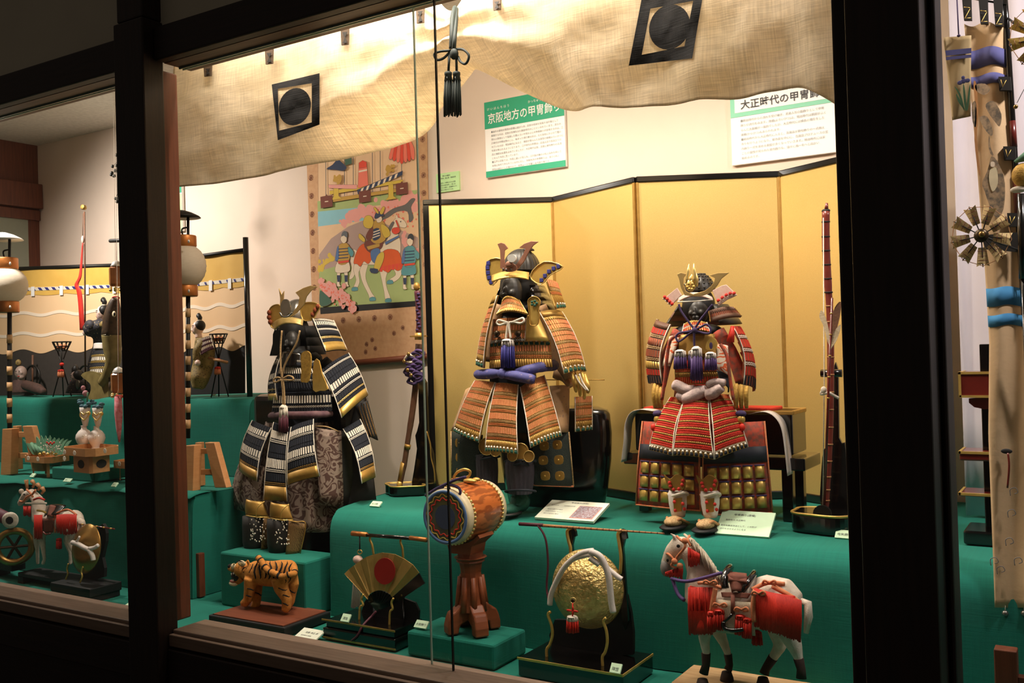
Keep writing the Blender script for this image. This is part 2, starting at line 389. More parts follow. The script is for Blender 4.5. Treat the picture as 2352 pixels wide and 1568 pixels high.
mat('bow_maroon', '8e3c30', .35, c2='6e2c24', vs=40, coat=.4)
mat('rattan', 'c08a58', .6, c2='9a6638', vs=90, st=(12, 1, 1), va=.7)
mat('feather', 'd9c8ac', .9, c2='a58c6a', vs=100, st=(1, 1, 10), va=.7)
mat('red_lacquer', '6a2018', .3, coat=.5)
mat('banner_cloth', 'd9b890', .85, c2='cba67c', vs=12, va=.6, bump=.25, bs=90)
mat('banner_blue', '54548a', .85, c2='46467a', vs=30)
mat('banner_sky', '3f86b8', .85, c2='3476a6', vs=30)
mat('white_drape', 'd4cbd2', .9, c2='c6bcc6', vs=10, va=.4)
mat('grey_panel', '9aa294', .6, va=.1)
mat('pinwheel', 'd0b680', .65, .1, c2='a8884c', vs=60, st=(1, 1, 10))
mat('grey_edge', '9ab0a4', .3)
mat('flower_blue', '4a7684', .8, c2='2f4c58', vs=90)
mat('flower_pink', 'c88a94', .8)
GLASS = glass_mat(); MATS['pane_glass'] = GLASS
# ------------------------------------------------------------------ the setting
XL, XR, YB = -4.42, 1.2, 2.75
Z0, Z1, Z1L, Z2 = .83, 1.12, 1.14, 1.41          # display levels: base, main tier, left tier, left upper tier
struct(bx(None, 'floor', 'dark_floor', -6, 3, -2.5, 1.55, -.05, 0))
struct(bx(None, 'wall_back', 'case_wall', XL-.1, XR, YB, YB+.06, .3, 2.66))
struct(bx(None, 'ceiling', 'case_ceiling', XL-.1, XR, 1.62, YB+.06, 2.62, 2.68))
struct(bx(None, 'wall_front', 'plaster', -6, 3, 1.53, 1.60, 2.34, 3.4))
struct(bx(None, 'wall_base', 'frame_wood_h', -6, 3, 1.53, 1.60, 0, .84))
struct(bx(None, 'wall_right', 'case_wall', XR, XR+.06, 1.62, YB+.06, .3, 2.68))
# side wall at the far left end of the case: dark boards, lintel, framed pale panel
wl = struct(bx(None, 'wall_left', 'jamb_wood', XL-.06, XL, 1.62, YB, 1.9, 2.66))
bx(wl, 'panel', 'grey_panel', XL-.05, XL-.02, 1.62, YB-.05, .8, 1.92)
bx(wl, 'jamb', 'jamb_wood', XL-.02, XL+.012, YB-.06, YB, .8, 1.92)
bx(wl, 'lintel', 'jamb_wood', XL-.01, XL+.045, 1.62, YB-.005, 2.305, 2.425, .004)
bx(wl, 'lintel_strip', 'jamb_wood', XL-.01, XL+.02, 1.62, YB-.004, 2.25, 2.30, .003)
bx(wl, 'grey_upper_panel', 'grey_panel', XL-.005, XL+.004, 1.62, YB-.06, 1.9, 2.26)
# posts and beams
def trim(n, m, *a, bevel=.004): return struct(bx(None, n, m, *a, bevel=bevel))
trim('trim_1', 'frame_wood', -2.038, -1.929, 1.47, 1.53, 0, 2.372)
trim('trim_2', 'frame_wood', -2.03, -1.935, 1.475, 1.54, 2.375, 3.4)
trim('trim_3', 'frame_wood', -.319, -.216, 1.47, 1.53, 0, 3.4)
trim('trim_4', 'frame_wood', -.30, -.216, 1.53, 1.70, .86, 2.7)
for i, (a, b) in enumerate(((-6, -2.04), (-1.927, -.321), (-.214, 3))):
    trim('trim_%d' % (5+i), 'frame_wood_h', a, b, 1.50, 1.53, 2.272, 2.352)
    t = trim('trim_%d' % (8+i), 'rail_wood', a, b, 1.53, 1.61, 2.272, 2.34, bevel=0)
    bx(t, 'track', 'grey_edge', a, b, 1.573, 1.576, 2.268, 2.272); bx(t, 'track', 'grey_edge', a, b, 1.584, 1.587, 2.268, 2.272)
    s = trim('trim_%d' % (11+i), 'sill_wood', a, b, 1.512, 1.61, .862, .905, bevel=.003)
    bx(s, 'sill_lip', 'sill_wood', a, b, 1.500, 1.512, .868, .896, .002)
    bx(s, 'apron', 'frame_wood_h', a, b, 1.495, 1.53, .775, .862, .003)
    trim('trim_%d' % (14+i), 'frame_wood_h', a, b, 1.52, 1.53, .5, .775, bevel=0)
trim('trim_17', 'jamb_wood', -2.045, -1.975, 1.532, 1.607, .905, 2.272)
trim('trim_18', 'frame_wood', -.352, -.302, 1.532, 1.605, .905, 2.272)
trim('trim_19', 'frame_wood', -.214, -.205, 1.545, 1.61, .905, 2.272)
# glass: left case pane, two sliding panes that overlap in the middle, right pane
xa = P(1008, 400, 1.575).x; xb = P(962, 400, 1.59).x
for i, (a, b, y) in enumerate(((-4.4, -2.04, 1.58), (-1.975, xa, 1.575), (xb, -.352, 1.588), (-.205, 1.15, 1.58))):
    w = struct(MB().add([(a, y, .903), (b, y, .903), (b, y, 2.272), (a, y, 2.272)], [(0, 1, 2, 3)]).build('window_%d' % (i+1), 'pane_glass', fix=False))
    if i == 1: bx(w, 'pane_edge', 'black_matte', b-.0005, b+.0022, y-.0025, y+.0025, .906, 2.272)
    if i == 2: bx(w, 'pane_edge', 'grey_edge', a-.0018, a+.0005, y-.0022, y+.0022, .906, 2.272)
# ------------------------------------------------------------------ draped display levels
def drape(name, label, prof, x0, x1, amp=.004, nx=60, m='green_felt', slant=0):
    """cloth over a stepped platform: prof = [(Y, z)] run along X, gently uneven, front edge rolled"""
    prof = spline(prof, 3)
    nv = len(prof)-1
    def f(u, v):
        i = min(nv, int(round(v*nv))); y, z = prof[i]; xs = x0-(slant*(y-1.98) if slant else 0); x = xs+(x1-xs)*u
        k = max(0, min(1, (prof[0][1]-z)*6))
        return (x, y+k*amp*(math.sin(x*9+1)+.6*math.sin(x*23)), z+amp*.3*math.sin(x*7))
    o = MB().sheet(f, nx, nv).build(name, m, smooth=True, fix=False)
    o['label'] = label; o['category'] = 'platform'
    for x in (x0, x1):
        MB().add([(x-(slant*(y-1.98) if x == x0 else 0), y, z) for y, z in prof]+[(x-(slant*(prof[0][0]-1.98) if x == x0 else 0), prof[0][0], prof[-1][1])], [list(range(nv+2))]).build('side_cloth', m, o)
    return o
base = bx(None, 'showcase_platform', 'green_felt', XL, XR, 1.615, YB, .78, Z0)
tag(base, 'flat green felt base along the bottom of the showcase, just above the sill', 'platform')
main_tier = drape('display_tier', 'long green draped tier carrying the gold screen and two armours', [(2.74, Z1), (2.3, Z1), (2.06, Z1), (2.01, Z1-.012), (1.985, Z1-.045), (1.98, 1.0), (1.978, .9), (1.976, Z0+.002)], -1.85, 1.1, slant=.2)
left_tier = drape('display_tier', 'green draped middle tier under the offering trays in the left case', [(2.74, Z1L), (2.2, Z1L), (1.97, Z1L), (1.945, Z1L-.01), (1.935, Z1L-.04), (1.93, 1.0), (1.925, Z0+.002)], XL+.01, -2.36)
rn = random.Random(3)
hm = MB().sheet(lambda u, v: (XL+.02+u*(-2.355-XL-.02), 2.0-.075*v-.006*v*math.sin(u*90), Z1L+.006-.012*v*v*v+.003*v*math.sin(u*47)), 70, 6, .002).build('top_cloth', 'green_felt', left_tier, smooth=True)
upper_tier = drape('display_tier', 'upper green draped tier behind, where the warrior dolls stand', [(2.74, Z2), (2.5, Z2), (2.34, Z2), (2.31, Z2-.01), (2.30, Z2-.04), (2.298, 1.3), (2.296, Z1L+.002)], XL+.01, -2.5)
def felt_box(label, x0, x1, y0, y1, z0, z1, m='green_felt'):
    o = bx(None, 'felt_box', m, x0, x1, y0, y1, z0, z1, .006); tag(o, label, 'box')
    return o
felt_box('green felt covered box behind the tiger, under the left armour boots', -2.229, -1.888, 1.92, 2.05, Z0, .986)
# ------------------------------------------------------------------ linen curtain across the top
NY = 1.78
bot = spline([(405, 432), (500, 421), (600, 402), (700, 371), (800, 331), (880, 290), (950, 230), (1000, 192), (1034, 150), (1048, 140), (1090, 160), (1150, 192), (1240, 228), (1330, 241), (1420, 246), (1520, 242), (1620, 231), (1700, 226), (1760, 212), (1830, 200), (1875, 216), (1930, 246)], 4)
topz = 2.42
def ntop(x):
    """rod height, sagging where the cord gathers the cloth"""
    return topz - (topz-P(1045, 22, NY).z)*math.exp(-((x-1043)/48)**2)
def ncl(u, v):
    k = u*(len(bot)-1); i = min(len(bot)-2, int(k)); t = k-i
    xb = bot[i][0]*(1-t)+bot[i+1][0]*t; yb = bot[i][1]*(1-t)+bot[i+1][1]*t
    B = P(xb, yb, NY)
    xt = xb + (xb-1040)*.10*math.exp(-abs(xb-1040)/160)
    T = P(xt, 200, NY); T.z = ntop(xt)
    # vertical line in the picture: keep X of the bottom, blend to the top
    p = T.lerp(B, v)
    g = math.exp(-((xb-1040)/170)**2)                      # gathered towards the cord
    d = math.hypot((xb-1040), 60)
    w = .010*math.sin(xb*.021+v*2.0)+.006*math.sin(xb*.047-v*3.1+1)+.004*math.sin(v*19+xb*.02)
    w += g*.012*math.sin(v*26)                                   # radiating folds at the tie
    from_noise = noise.noise(V3((xb*.012, v*5, 1)))*.010+noise.noise(V3((xb*.035, v*11, 5)))*.005+noise.noise(V3((xb*.09+v*3, v*24-xb*.02, 9)))*.0022
    w += from_noise*(.95-.45*v)
    s = max(0, 1-abs(xb-870)/240)+max(0, 1-abs(xb-1190)/190)
    belly = -.030*math.sin(math.pi*min(1, v*1.02))*(.6+.4*s)
    tuck = .13*max(0, (v-.70)/.30)**1.4*min(1, s*1.25)
    return V3((p.x, NY+w*(.35+.65*v)+belly+tuck, p.z))
noren = MB().sheet(ncl, 260, 60, .0012).build('stage_curtain', 'linen', smooth=True, fix=False)
tag(noren, 'swagged cream linen curtain with two black crests along the top of the window', 'curtain')
def proj(p):
    d = p-EYE; w = d.dot(CF); return 1176+FPX*d.dot(CR)/w, 784-FPX*d.dot(CU)/w
import numpy as np
GRID = np.array([(*proj(ncl(i/420, j/110)), ncl(i/420, j/110).y) for i in range(421) for j in range(111)])
def surfY(x, y):
    """cloth depth at a pixel, from the nearest points of the sheet"""
    dd = (GRID[:, 0]-x)**2+(GRID[:, 1]-y)**2; k = np.argpartition(dd, 4)[:4]; w = 1/(dd[k]+.5)
    return float((GRID[k, 2]*w).sum()/w.sum())
def patch(par, name, m, quad, n=24, lift=.0035, disc=False):
    a, b, c, d = quad
    mb = MB()
    if disc:
        cx, cy, rx, ry = disc
        rings = 10; pts = [P(cx, cy, surfY(cx, cy)-lift)]
        for r in range(1, rings+1):
            for j in range(28):
                an = 2*math.pi*j/28; x = cx+rx*r/rings*math.cos(an)+.25*(-ry)*r/rings*math.sin(an)*.4; y = cy+ry*r/rings*math.sin(an); pts.append(P(x, y, surfY(x, y)-lift))
        F = [[0, 1+j, 1+(j+1) % 28] for j in range(28)]+[[1+r*28+j, 1+(r+1)*28+j, 1+(r+1)*28+(j+1) % 28, 1+r*28+(j+1) % 28] for r in range(rings-1) for j in range(28)]
        mb.add(pts, F)
    else:
        def f(u, v):
            x = (a[0]*(1-u)+b[0]*u)*(1-v)+(d[0]*(1-u)+c[0]*u)*v; y = (a[1]*(1-u)+b[1]*u)*(1-v)+(d[1]*(1-u)+c[1]*u)*v
            return P(x, y, surfY(x, y)-lift)
        mb.sheet(f, n, n//2)
    return mb.build(name, m, par, smooth=True)
def crest(o, i, disc):
    """black square frame (outer corners o, inner corners i, clockwise) around a disc"""
    for k in range(4):
        k2 = (k+1) % 4; patch(noren, 'crest_frame', 'crest_ink', (o[k], o[k2], i[k2], i[k]))
    patch(noren, 'crest_disc', 'crest_ink', ((0, 0),)*4, disc=disc)
crest([(624, 194), (734, 168), (734, 286), (638, 322)], [(638, 204), (716, 191), (716, 281), (641, 300)], (677, 245, 37, 43))
crest([(1476, -14), (1616, -18), (1590, 134), (1444, 151)], [(1494, 20), (1592, 2), (1572, 106), (1474, 126)], (1538, 62, 47, 52))
for x, y, h in ((476, 150, 26), (617, 114, 34), (791, 66, 38), (964, 18, 36), (1140, -4, 28)):
    q = [(x-9, y, NY-.035), (x+10, y-3, NY-.035), (x+9, y+h-2, NY-.04), (x-7, y+h, NY-.04)]
    t = plate(noren, 'hanging_loop', 'tab_brown', q, .003)
    plate(t, 'stitching', 'ink', [(x-5, y+8, NY-.0415), (x+6, y+7, NY-.0415), (x+1, y+h*.55, NY-.0415)], .001)
    plate(t, 'stitching', 'ink', [(x+1, y+h*.5, NY-.0425), (x+6, y+h-6, NY-.0425), (x-4, y+h-5, NY-.0425)], .001)
tie = thing('tied_cord', 'dark green tied cord with two tassels gathering the linen curtain', 'cord', P(1042, 130, NY-.06))
CY = NY-.075
mat('green_dark_cord', '10201c', .7, c2='0a1512', vs=200)
rod(tie, 'cord', 'green_dark_cord', spline([(1045, 18, NY-.03), (1040, 40, CY+.02), (1038, 80, CY), (1037, 112, CY)], 4), 6)
rod(tie, 'cord', 'green_dark_cord', spline([(1048, 20, NY-.03), (1047, 50, CY+.02), (1044, 90, CY-.004), (1042, 118, CY)], 4), 5)
blob(tie, 'knot', 'green_dark_cord', (1043, 124, CY-.004), (11, 8, 13))
rod(tie, 'bow_loop', 'green_dark_cord', spline([(1036, 116, CY), (1012, 118, CY-.01), (998, 124, CY-.012), (1003, 137, CY-.01), (1018, 134, CY-.005), (1034, 119, CY)], 6), 3)
rod(tie, 'bow_loop', 'green_dark_cord', spline([(1048, 113, CY), (1064, 114, CY-.01), (1077, 128, CY-.012), (1070, 146, CY-.01), (1058, 142, CY-.005), (1052, 130, CY)], 6), 3)
for x0, x in ((1032, 1030), (1048, 1049)):
    rod(tie, 'cord', 'green_dark_cord', [(x0, 124, CY), (x, 166, CY)], 3)
    t = turn(tie, 'tassel_head', 'green_dark_cord', (x, CY), [(165, 7), (167, 9), (172, 9), (174, 8), (186, 10)], 16)
    mb = MB()
    for k in range(26):
        a = k*2.4; r = 10*math.sqrt((k+.5)/26); dx = r*math.cos(a); dy = r*math.sin(a)
        s = mpp(x, 180, CY)
        mb.tube([P(x, 178, CY)+V3((dx*s*.8, dy*s*.8, 0)), P(x, 225, CY)+V3((dx*s*1.1, dy*s, 0)), P(x+rn.uniform(-2, 2), 262+rn.uniform(-6, 6), CY)+V3((dx*s*1.15, dy*s, 0))], 1.6*s, 5)
    mb.build('tassel_fringe', 'green_dark_cord', tie, kind='stuff', smooth=True)
# ------------------------------------------------------------------ sign boards on the back wall
SR = math.atan(.028)
def board(label, name, x0, y0, x1, y1, Y=2.735, m='sign_white', slant=0, cat='sign'):
    a = P(x0, y0, Y); b = P(x1, y1, Y)
    return tag(bx(None, name, m, a.x, b.x, Y, Y+.012, b.z, a.z, .001), label, cat), a, b
o, a, b = board('white text panel with a green heading band, left of the two wall panels', 'sign_board', 1112, 236, 1300, 382)
w = b.x-a.x; y = a.y-.0015
def band(par, nm, m, x0, x1, z0, z1, yy): return bx(par, nm, m, x0, x1, yy, yy+.001, z0, z1)
band(o, 'heading_band', 'sign_green', a.x+.0005, b.x-.0005, a.z-.092, a.z-.0005, y); band(o, 'foot_band', 'sign_green', a.x+.0005, b.x-.0005, b.z+.0005, b.z+.021, y)
rt = (math.pi/2, -.004, 0)
text(o, 'heading', '京阪地方の甲冑飾り', (a.x+.014, y-.001, a.z-.073), .0375, 'sign_white', rt, bold=.0004, sx=.85)
text(o, 'reading_guide', 'け い は ん ち ほ う', (a.x+.012, y-.001, a.z-.03), .0105, 'sign_white', rt); text(o, 'reading_guide', 'かっちゅう かざ', (a.x+.175, y-.001, a.z-.03), .0105, 'sign_white', rt)
body1 = ['■端午の節句が男児の節儀に結びつき、武家の将来を祝福する行事として', '展開するのは、武家が実権をみた鎌倉時代のことといわれています。武士の', '慣れの象徴として登場した鎧よろいや兜かぶとの甲冑飾りが登場するのは、江', '戸時代の中期以降のこと。始まった頃の飾り形は、ただ支柱にかぶせて置か', 'れていたのが、明治時代になると、胴部が膨らんだ太鼓型の鎧櫃よろいびつに', '甲冑が飾られるようになります。江戸時代の甲冑は、武者人形や武具立ての', '添え物的な位置を占めていましたが、大正時代以降、次第に節句飾りの主流', 'となって今日に至っています。', '■江戸と京阪では、作風に違いが見られ、江戸風が裏の小札に白糸を用いて', '本物に似せて作られているのに対し、京阪地方の甲冑飾りは、金の小札に', '緋色の縅おどしが華やかで、祝祭ムードを醸し出す飾り物です。']
for i, l in enumerate(body1): text(o, 'text_line', l, (a.x+.026, y-.001, a.z-.108-i*.0128), .0080, 'sign_text_light', rt)
o, a, b = board('white text panel with a pale mint heading frame, partly behind the curtain at right', 'sign_board', 1676, 208, 1921, 349)
y = a.y-.0015
band(o, 'heading_band', 'sign_mint', a.x+.0005, b.x-.0005, a.z-.082, a.z-.0005, y); band(o, 'heading_plate', 'sign_white', a.x+.014, b.x-.02, a.z-.070, a.z-.0005, y-.001)
text(o, 'heading', '大正時代の甲冑飾り', (a.x+.032, y-.003, a.z-.060), .0285, 'sign_text', rt, bold=.0003)
text(o, 'reading_guide', 'かっちゅうかざ', (a.x+.165, y-.003, a.z-.026), .008, 'sign_text', rt)
body2 = ['■明治時代からの流れを受け継ぎ、武者人形の脇飾りとして甲冑', '飾りが流行をみます。鎧櫃(よろいびつ)は、明治時代は胴部がふく', 'らんだ太鼓櫃が一般的でしたが、大正時代には横長の箱形をした', '唐櫃(からびつ)もあらわれます。', '■明治時代から大正時代に入ると、百貨店が節句飾りの一式揃え', '売りを行うようになり、都市部を中心に、百貨店プロデュースの室', '内飾り一式を求める家庭が多くなっていきます。明治時代には家', 'ごとの個性が見られた室内飾りも、徐々に画一化へと向かい', '始めるのです。']
for i, l in enumerate(body2): text(o, 'text_line', l, (a.x+.03, y-.001, a.z-.098-i*.0136), .0083, 'sign_text_light', rt)
o, a, b = board('small pale green caption note on the wall right of the hanging scroll', 'wall_note', 1001, 400, 1055, 436, 2.742, 'note_green', cat='note')
for i, (l, dx) in enumerate((('飾り大幟飾り', .03), ('端午節句、個人蔵　昭和前期', .012), ('', 0), ('武者絵や、大幟などにも言葉', .01), ('で、富士の絵を表し、祝いの', .01), ('席の主たる幟に、武者幟などの', .01), ('しく祭りが描かれている。', .01))):
    if l: text(o, 'text_line', l, (a.x+dx, a.y-.0015, a.z-.013-i*.0082), .0058, 'sign_text', rt)
o, a, b = board('white panel with green frame half hidden behind the left pillar', 'sign_board', 360, 420, 420, 530)
band(o, 'heading_band', 'sign_green', a.x, b.x-.002, a.z-.03, a.z, a.y-.0015); band(o, 'side_band', 'sign_green', b.x-.012, b.x-.002, a.z-.06, a.z-.03, a.y-.0015); band(o, 'text_ground', 'note_green', a.x, b.x-.002, b.z, a.z-.064, a.y-.0015)
# ------------------------------------------------------------------ gold folding screen
SZ = 2.021
fold = [V3((-1.781, 2.358, 0)), V3((-1.447, 2.585, 0)), V3((-1.10, 2.436, 0)), V3((-.755, 2.625, 0)), V3((-.44, 2.455, 0))]
scr = thing('folding_screen', 'gold leaf folding screen with black lacquer frame behind the armours', 'screen', (-1.1, 2.436, Z1+.003))
for i in range(4):
    p, q = fold[i], fold[i+1]; d = (q-p); L = d.length; d.normalize(); n = V3((d.y, -d.x, 0)); up = V3((0, 0, 1))
    c = (p+q)/2+up*(Z1+SZ)/2; hh = (SZ-Z1)/2-.004
    leaf = MB().obox(c, d*(L/2-.002), n*.004, up*hh).build('screen_panel', 'gold_leaf', scr)
    e = n*.0085
    MB().obox(p+d*L/2+up*(SZ-.008), d*(L/2-.001), e, up*.0085).build('top_rail', 'black_lacquer', leaf, bevel=.003)
    MB().obox(p+d*L/2+up*(Z1+.014), d*(L/2-.001), e, up*.011).build('bottom_rail', 'black_lacquer', leaf, bevel=.003)
    ends = [(p, 1, 'black_lacquer' if i == 0 else 'gold_dark'), (q, -1, 'gold_dark')]
    for r, sg, m in ends:
        wd = .009 if m == 'black_lacquer' else .0035
        MB().obox(r+d*sg*(wd+.001)+up*(Z1+SZ)/2, d*wd, n*.0065, up*(hh-.012)).build('stile', m, leaf, bevel=.001)
# ------------------------------------------------------------------ hanging scroll with a painted festival scene
SY = 2.741
mat('p_line', '8a6a5a', .9)
sc_ = thing('hanging_scroll', 'tall hanging scroll painted with a mounted warrior, behind the left armour', 'scroll', P(850, 830, SY))
plate(sc_, 'mount', 'scroll_brocade', [(698, 200), (977, 120), (989, 818), (722, 842)], .003, Y=SY)
rod(sc_, 'roller', 'plinth_brown', [(715, 842, SY-.008), (996, 817, SY-.008)], 7)
NPA = [0]
def pa(name, m, pts, k=1, smooth=3, line=True):
    q = spline([tuple(p) for p in pts], smooth, True) if smooth else pts
    NPA[0] += 1; yy = SY-.0006-.00006*NPA[0]
    o = plate(sc_, name, m, q, .00004, Y=yy)
    if line: rod(o, 'ink_line', 'p_line', q, .32, 4, Y=yy, closed=True, flat=.1)
    return o
def puffs(name, m, box_, n, r0, r1, seed):
    """mass of small round blossoms"""
    r_ = random.Random(seed); NPA[0] += 1; yy = SY-.0006-.00006*NPA[0]; mb = MB()
    for i in range(n):
        t = r_.random(); x = box_[0]+(box_[2]-box_[0])*t; y = box_[1]+(box_[3]-box_[1])*t+r_.gauss(0, box_[4]); rr = r_.uniform(r0, r1)
        x = min(max(x, 732), 960); s = mpp(x, y, SY); mb.lathe(P(x, y, yy-.0000005*i), [(rr*s, 0), (rr*s, .00003)], 9, ax=(0, -1, 0))
    return mb.build(name, m, sc_, kind='stuff')
pa('painting_ground', 'p_sand', [(729, 240), (958, 160), (966, 690), (734, 706)], 1, 0)
pa('painted_meadow', 'p_green', [(729, 462), (958, 436), (959, 462), (730, 486)], 2, 0, False)
pa('painted_sky', 'sky_blue', [(730, 486), (846, 474), (846, 520), (731, 540)], 2, 0, False)
pa('painted_haze', 'p_sand', [(731, 520), (962, 490), (964, 560), (732, 590)], 2, 0, False)
pa('painted_hill', 'p_mauve', [(733, 585), (760, 548), (800, 520), (850, 500), (900, 520), (960, 545), (962, 606), (733, 620)], 2, 1, False)
puffs('painted_blossom', 'p_pink', (800, 500, 960, 458, 9), 90, 5, 11, 1); puffs('painted_blossom', 'p_pink', (760, 522, 850, 478, 5), 30, 4, 9, 2); puffs('painted_blossom', 'p_redlt', (840, 492, 960, 500, 12), 60, 1.5, 3.5, 3); puffs('painted_blossom', 'p_pink', (925, 545, 962, 600, 10), 40, 4, 8, 4)
pa('painted_meadow', 'p_green', [(733, 622), (770, 612), (830, 606), (900, 600), (965, 594), (966, 690), (734, 706)], 3, 0, False)
puffs('painted_bush', 'p_yellow', (733, 615, 765, 590, 6), 26, 3, 6, 5)
pa('painted_branch', 'p_grey', [(868, 508), (884, 492), (905, 478), (930, 470), (945, 456), (954, 458), (944, 476), (950, 500), (940, 510), (936, 486), (912, 486), (890, 500)], 5)
# tail, legs, body, neck and head of the horse, one after another
pa('painted_tail', 'p_cream', [(812, 572), (803, 590), (808, 615), (802, 640), (812, 636), (820, 610), (826, 585)], 5)
for lx in ([(826, 604), (846, 600), (840, 628), (842, 646), (854, 672), (862, 684), (850, 687), (846, 676), (834, 652), (828, 632)], [(818, 596), (834, 600), (824, 625), (826, 648), (818, 664), (812, 660), (818, 642), (812, 620)], [(872, 612), (892, 612), (886, 640), (889, 662), (897, 686), (886, 690), (882, 668), (877, 644)], [(896, 606), (914, 606), (924, 622), (916, 640), (898, 650), (893, 643), (908, 632), (906, 622)]): pa('painted_leg', 'p_cream', lx, 5)
for hx, hy in ((856, 686), (815, 663), (892, 689), (896, 647)): pa('painted_hoof', 'p_teal', [(hx-6, hy-3), (hx+5, hy-4), (hx+7, hy+4), (hx-7, hy+5)], 6, 2)
pa('painted_horse', 'p_cream', [(818, 585), (826, 568), (846, 562), (872, 564), (888, 552), (894, 530), (900, 512), (912, 500), (926, 504), (934, 516), (930, 523), (916, 522), (914, 536), (920, 556), (918, 586), (900, 604), (862, 608), (832, 606), (820, 600)], 6)
pa('painted_mane', 'p_grey', [(900, 510), (890, 528), (882, 550), (888, 552), (896, 532), (906, 512)], 7)
pa('painted_ear', 'p_cream', [(908, 502), (910, 492), (915, 500)], 7, 1); pa('painted_eye', 'hair_black', [(918, 508), (922, 507), (921, 511)], 8, 1, False)
pa('painted_trapping', 'p_orange', [(812, 604), (818, 580), (830, 562), (850, 558), (854, 590), (846, 606), (836, 600), (828, 612), (820, 606)], 7)
pa('painted_trapping', 'p_orange', [(874, 584), (890, 572), (914, 576), (922, 596), (926, 612), (914, 622), (902, 616), (892, 626), (880, 620), (870, 622), (870, 604)], 7)
for k in range(6): pa('painted_fringe', 'p_red', [(872+k*9, 612-k*1.5), (880+k*9, 611-k*1.5), (878+k*9, 624-k*1.5), (873+k*9, 624-k*1.5)], 8, 1, False)
pa('painted_saddle', 'p_brown', [(836, 560), (856, 546), (878, 550), (876, 570), (850, 580)], 8); pa('painted_saddle_cloth', 'p_ochre', [(842, 566), (872, 558), (872, 566), (846, 574)], 8, 1)
pa('painted_rider_leg', 'p_blue', [(852, 576), (870, 570), (874, 588), (864, 604), (854, 598)], 9); pa('painted_boot', 'p_yellow', [(866, 588), (880, 578), (882, 592), (874, 614), (866, 626), (858, 620)], 9); pa('painted_shoe', 'p_navy', [(850, 616), (868, 618), (866, 627), (852, 626)], 9, 2)
pa('painted_rider', 'p_ochre', [(852, 520), (862, 506), (880, 508), (888, 530), (884, 552), (864, 560), (850, 548)], 8); pa('painted_rider_plates', 'p_navy', [(854, 530), (870, 524), (874, 544), (858, 552)], 9)
for k in range(3): pa('painted_plate_line', 'p_cream', [(855, 533+k*6), (872, 527+k*6), (873, 529+k*6), (856, 535+k*6)], 9, 0, False)
pa('painted_sleeve', 'p_yellow', [(876, 514), (892, 524), (896, 540), (884, 546), (876, 530)], 9); pa('painted_sleeve', 'p_brown', [(846, 530), (856, 520), (856, 544), (846, 552), (840, 544)], 9)
pa('painted_rider_face', 'p_cream', [(864, 498), (872, 494), (878, 502), (874, 510), (866, 510)], 9); pa('painted_helmet', 'p_navy', [(860, 500), (864, 488), (876, 486), (882, 496), (874, 497), (866, 502)], 9); pa('painted_helmet_horn', 'p_yellow', [(872, 488), (880, 474), (884, 478), (878, 492)], 9); pa('painted_helmet_horn', 'p_yellow', [(866, 490), (858, 478), (862, 476), (870, 488)], 9)
pa('painted_cape', 'p_yellow', [(834, 510), (840, 496), (852, 496), (858, 510), (852, 524), (838, 522)], 8); pa('painted_banner', 'p_yellow', [(838, 548), (826, 536), (824, 546), (836, 556)], 8)
pa('painted_bridle', 'p_red', [(908, 506), (911, 505), (917, 520), (914, 522)], 9, 1); pa('painted_bridle', 'p_red', [(902, 524), (916, 522), (918, 532), (908, 538), (900, 532)], 9); pa('painted_rein', 'p_blue', [(884, 556), (900, 548), (916, 540), (917, 544), (900, 554), (886, 562)], 9, 1)
for dx, dy, sk in ((0, 0, 'p_ochre'), (152, 6, 'p_teal')):
    for lx, o_ in ((779+dx, -2), (793+dx, 3)): pa('painted_attendant_leg', 'p_cream', [(lx-4, 618+dy), (lx+4, 618+dy), (lx+3+o_, 636+dy), (lx+3+o_, 652+dy), (lx+6+o_, 657+dy), (lx-3+o_, 657+dy), (lx-3+o_, 640+dy)], 8)
    for lx in (778+dx, 795+dx): pa('painted_legging', 'p_navy', [(lx-4, 632+dy), (lx+4, 632+dy), (lx+3, 647+dy), (lx-3, 647+dy)], 9, 1)
    pa('painted_attendant_skirt', 'p_teal' if dx else 'p_cream', [(776+dx, 600+dy), (798+dx, 597+dy), (804+dx, 620+dy), (790+dx, 626+dy), (770+dx, 624+dy)], 9)
    pa('painted_attendant', sk, [(774+dx, 572+dy), (782+dx, 560+dy), (796+dx, 558+dy), (804+dx, 572+dy), (800+dx, 602+dy), (778+dx, 606+dy)], 8)
    pa('painted_attendant_sleeve', 'p_blue', [(774+dx, 570+dy), (778+dx, 566+dy), (778+dx, 594+dy), (770+dx, 598+dy)], 8); pa('painted_attendant_sleeve', 'p_teal', [(800+dx, 566+dy), (812+dx, 578+dy), (808+dx, 590+dy), (800+dx, 580+dy)], 8)
    pa('painted_attendant_head', 'p_cream', [(782+dx, 550+dy), (786+dx, 541+dy), (795+dx, 543+dy), (796+dx, 553+dy), (789+dx, 559+dy)], 9); pa('painted_attendant_hair', 'hair_black', [(784+dx, 543+dy), (786+dx, 534+dy), (792+dx, 530+dy), (798+dx, 535+dy), (797+dx, 546+dy), (790+dx, 541+dy)], 10, 2, False)
    pa('painted_attendant_sash', 'p_red', [(776+dx, 600+dy), (801+dx, 597+dy), (801+dx, 602+dy), (777+dx, 605+dy)], 10, 1)
    for k in range(4): pa('painted_armour_stripe', 'p_navy', [(777+dx, 571+dy+7*k), (800+dx, 569+dy+7*k), (800+dx, 571+dy+7*k), (777+dx, 573+dy+7*k)], 10, 0, False)
puffs('painted_blossom', 'p_pink', (735, 655, 815, 700, 9), 110, 3.5, 8, 6); puffs('painted_blossom', 'p_redlt', (735, 655, 815, 700, 9), 70, 1, 2.6, 7)
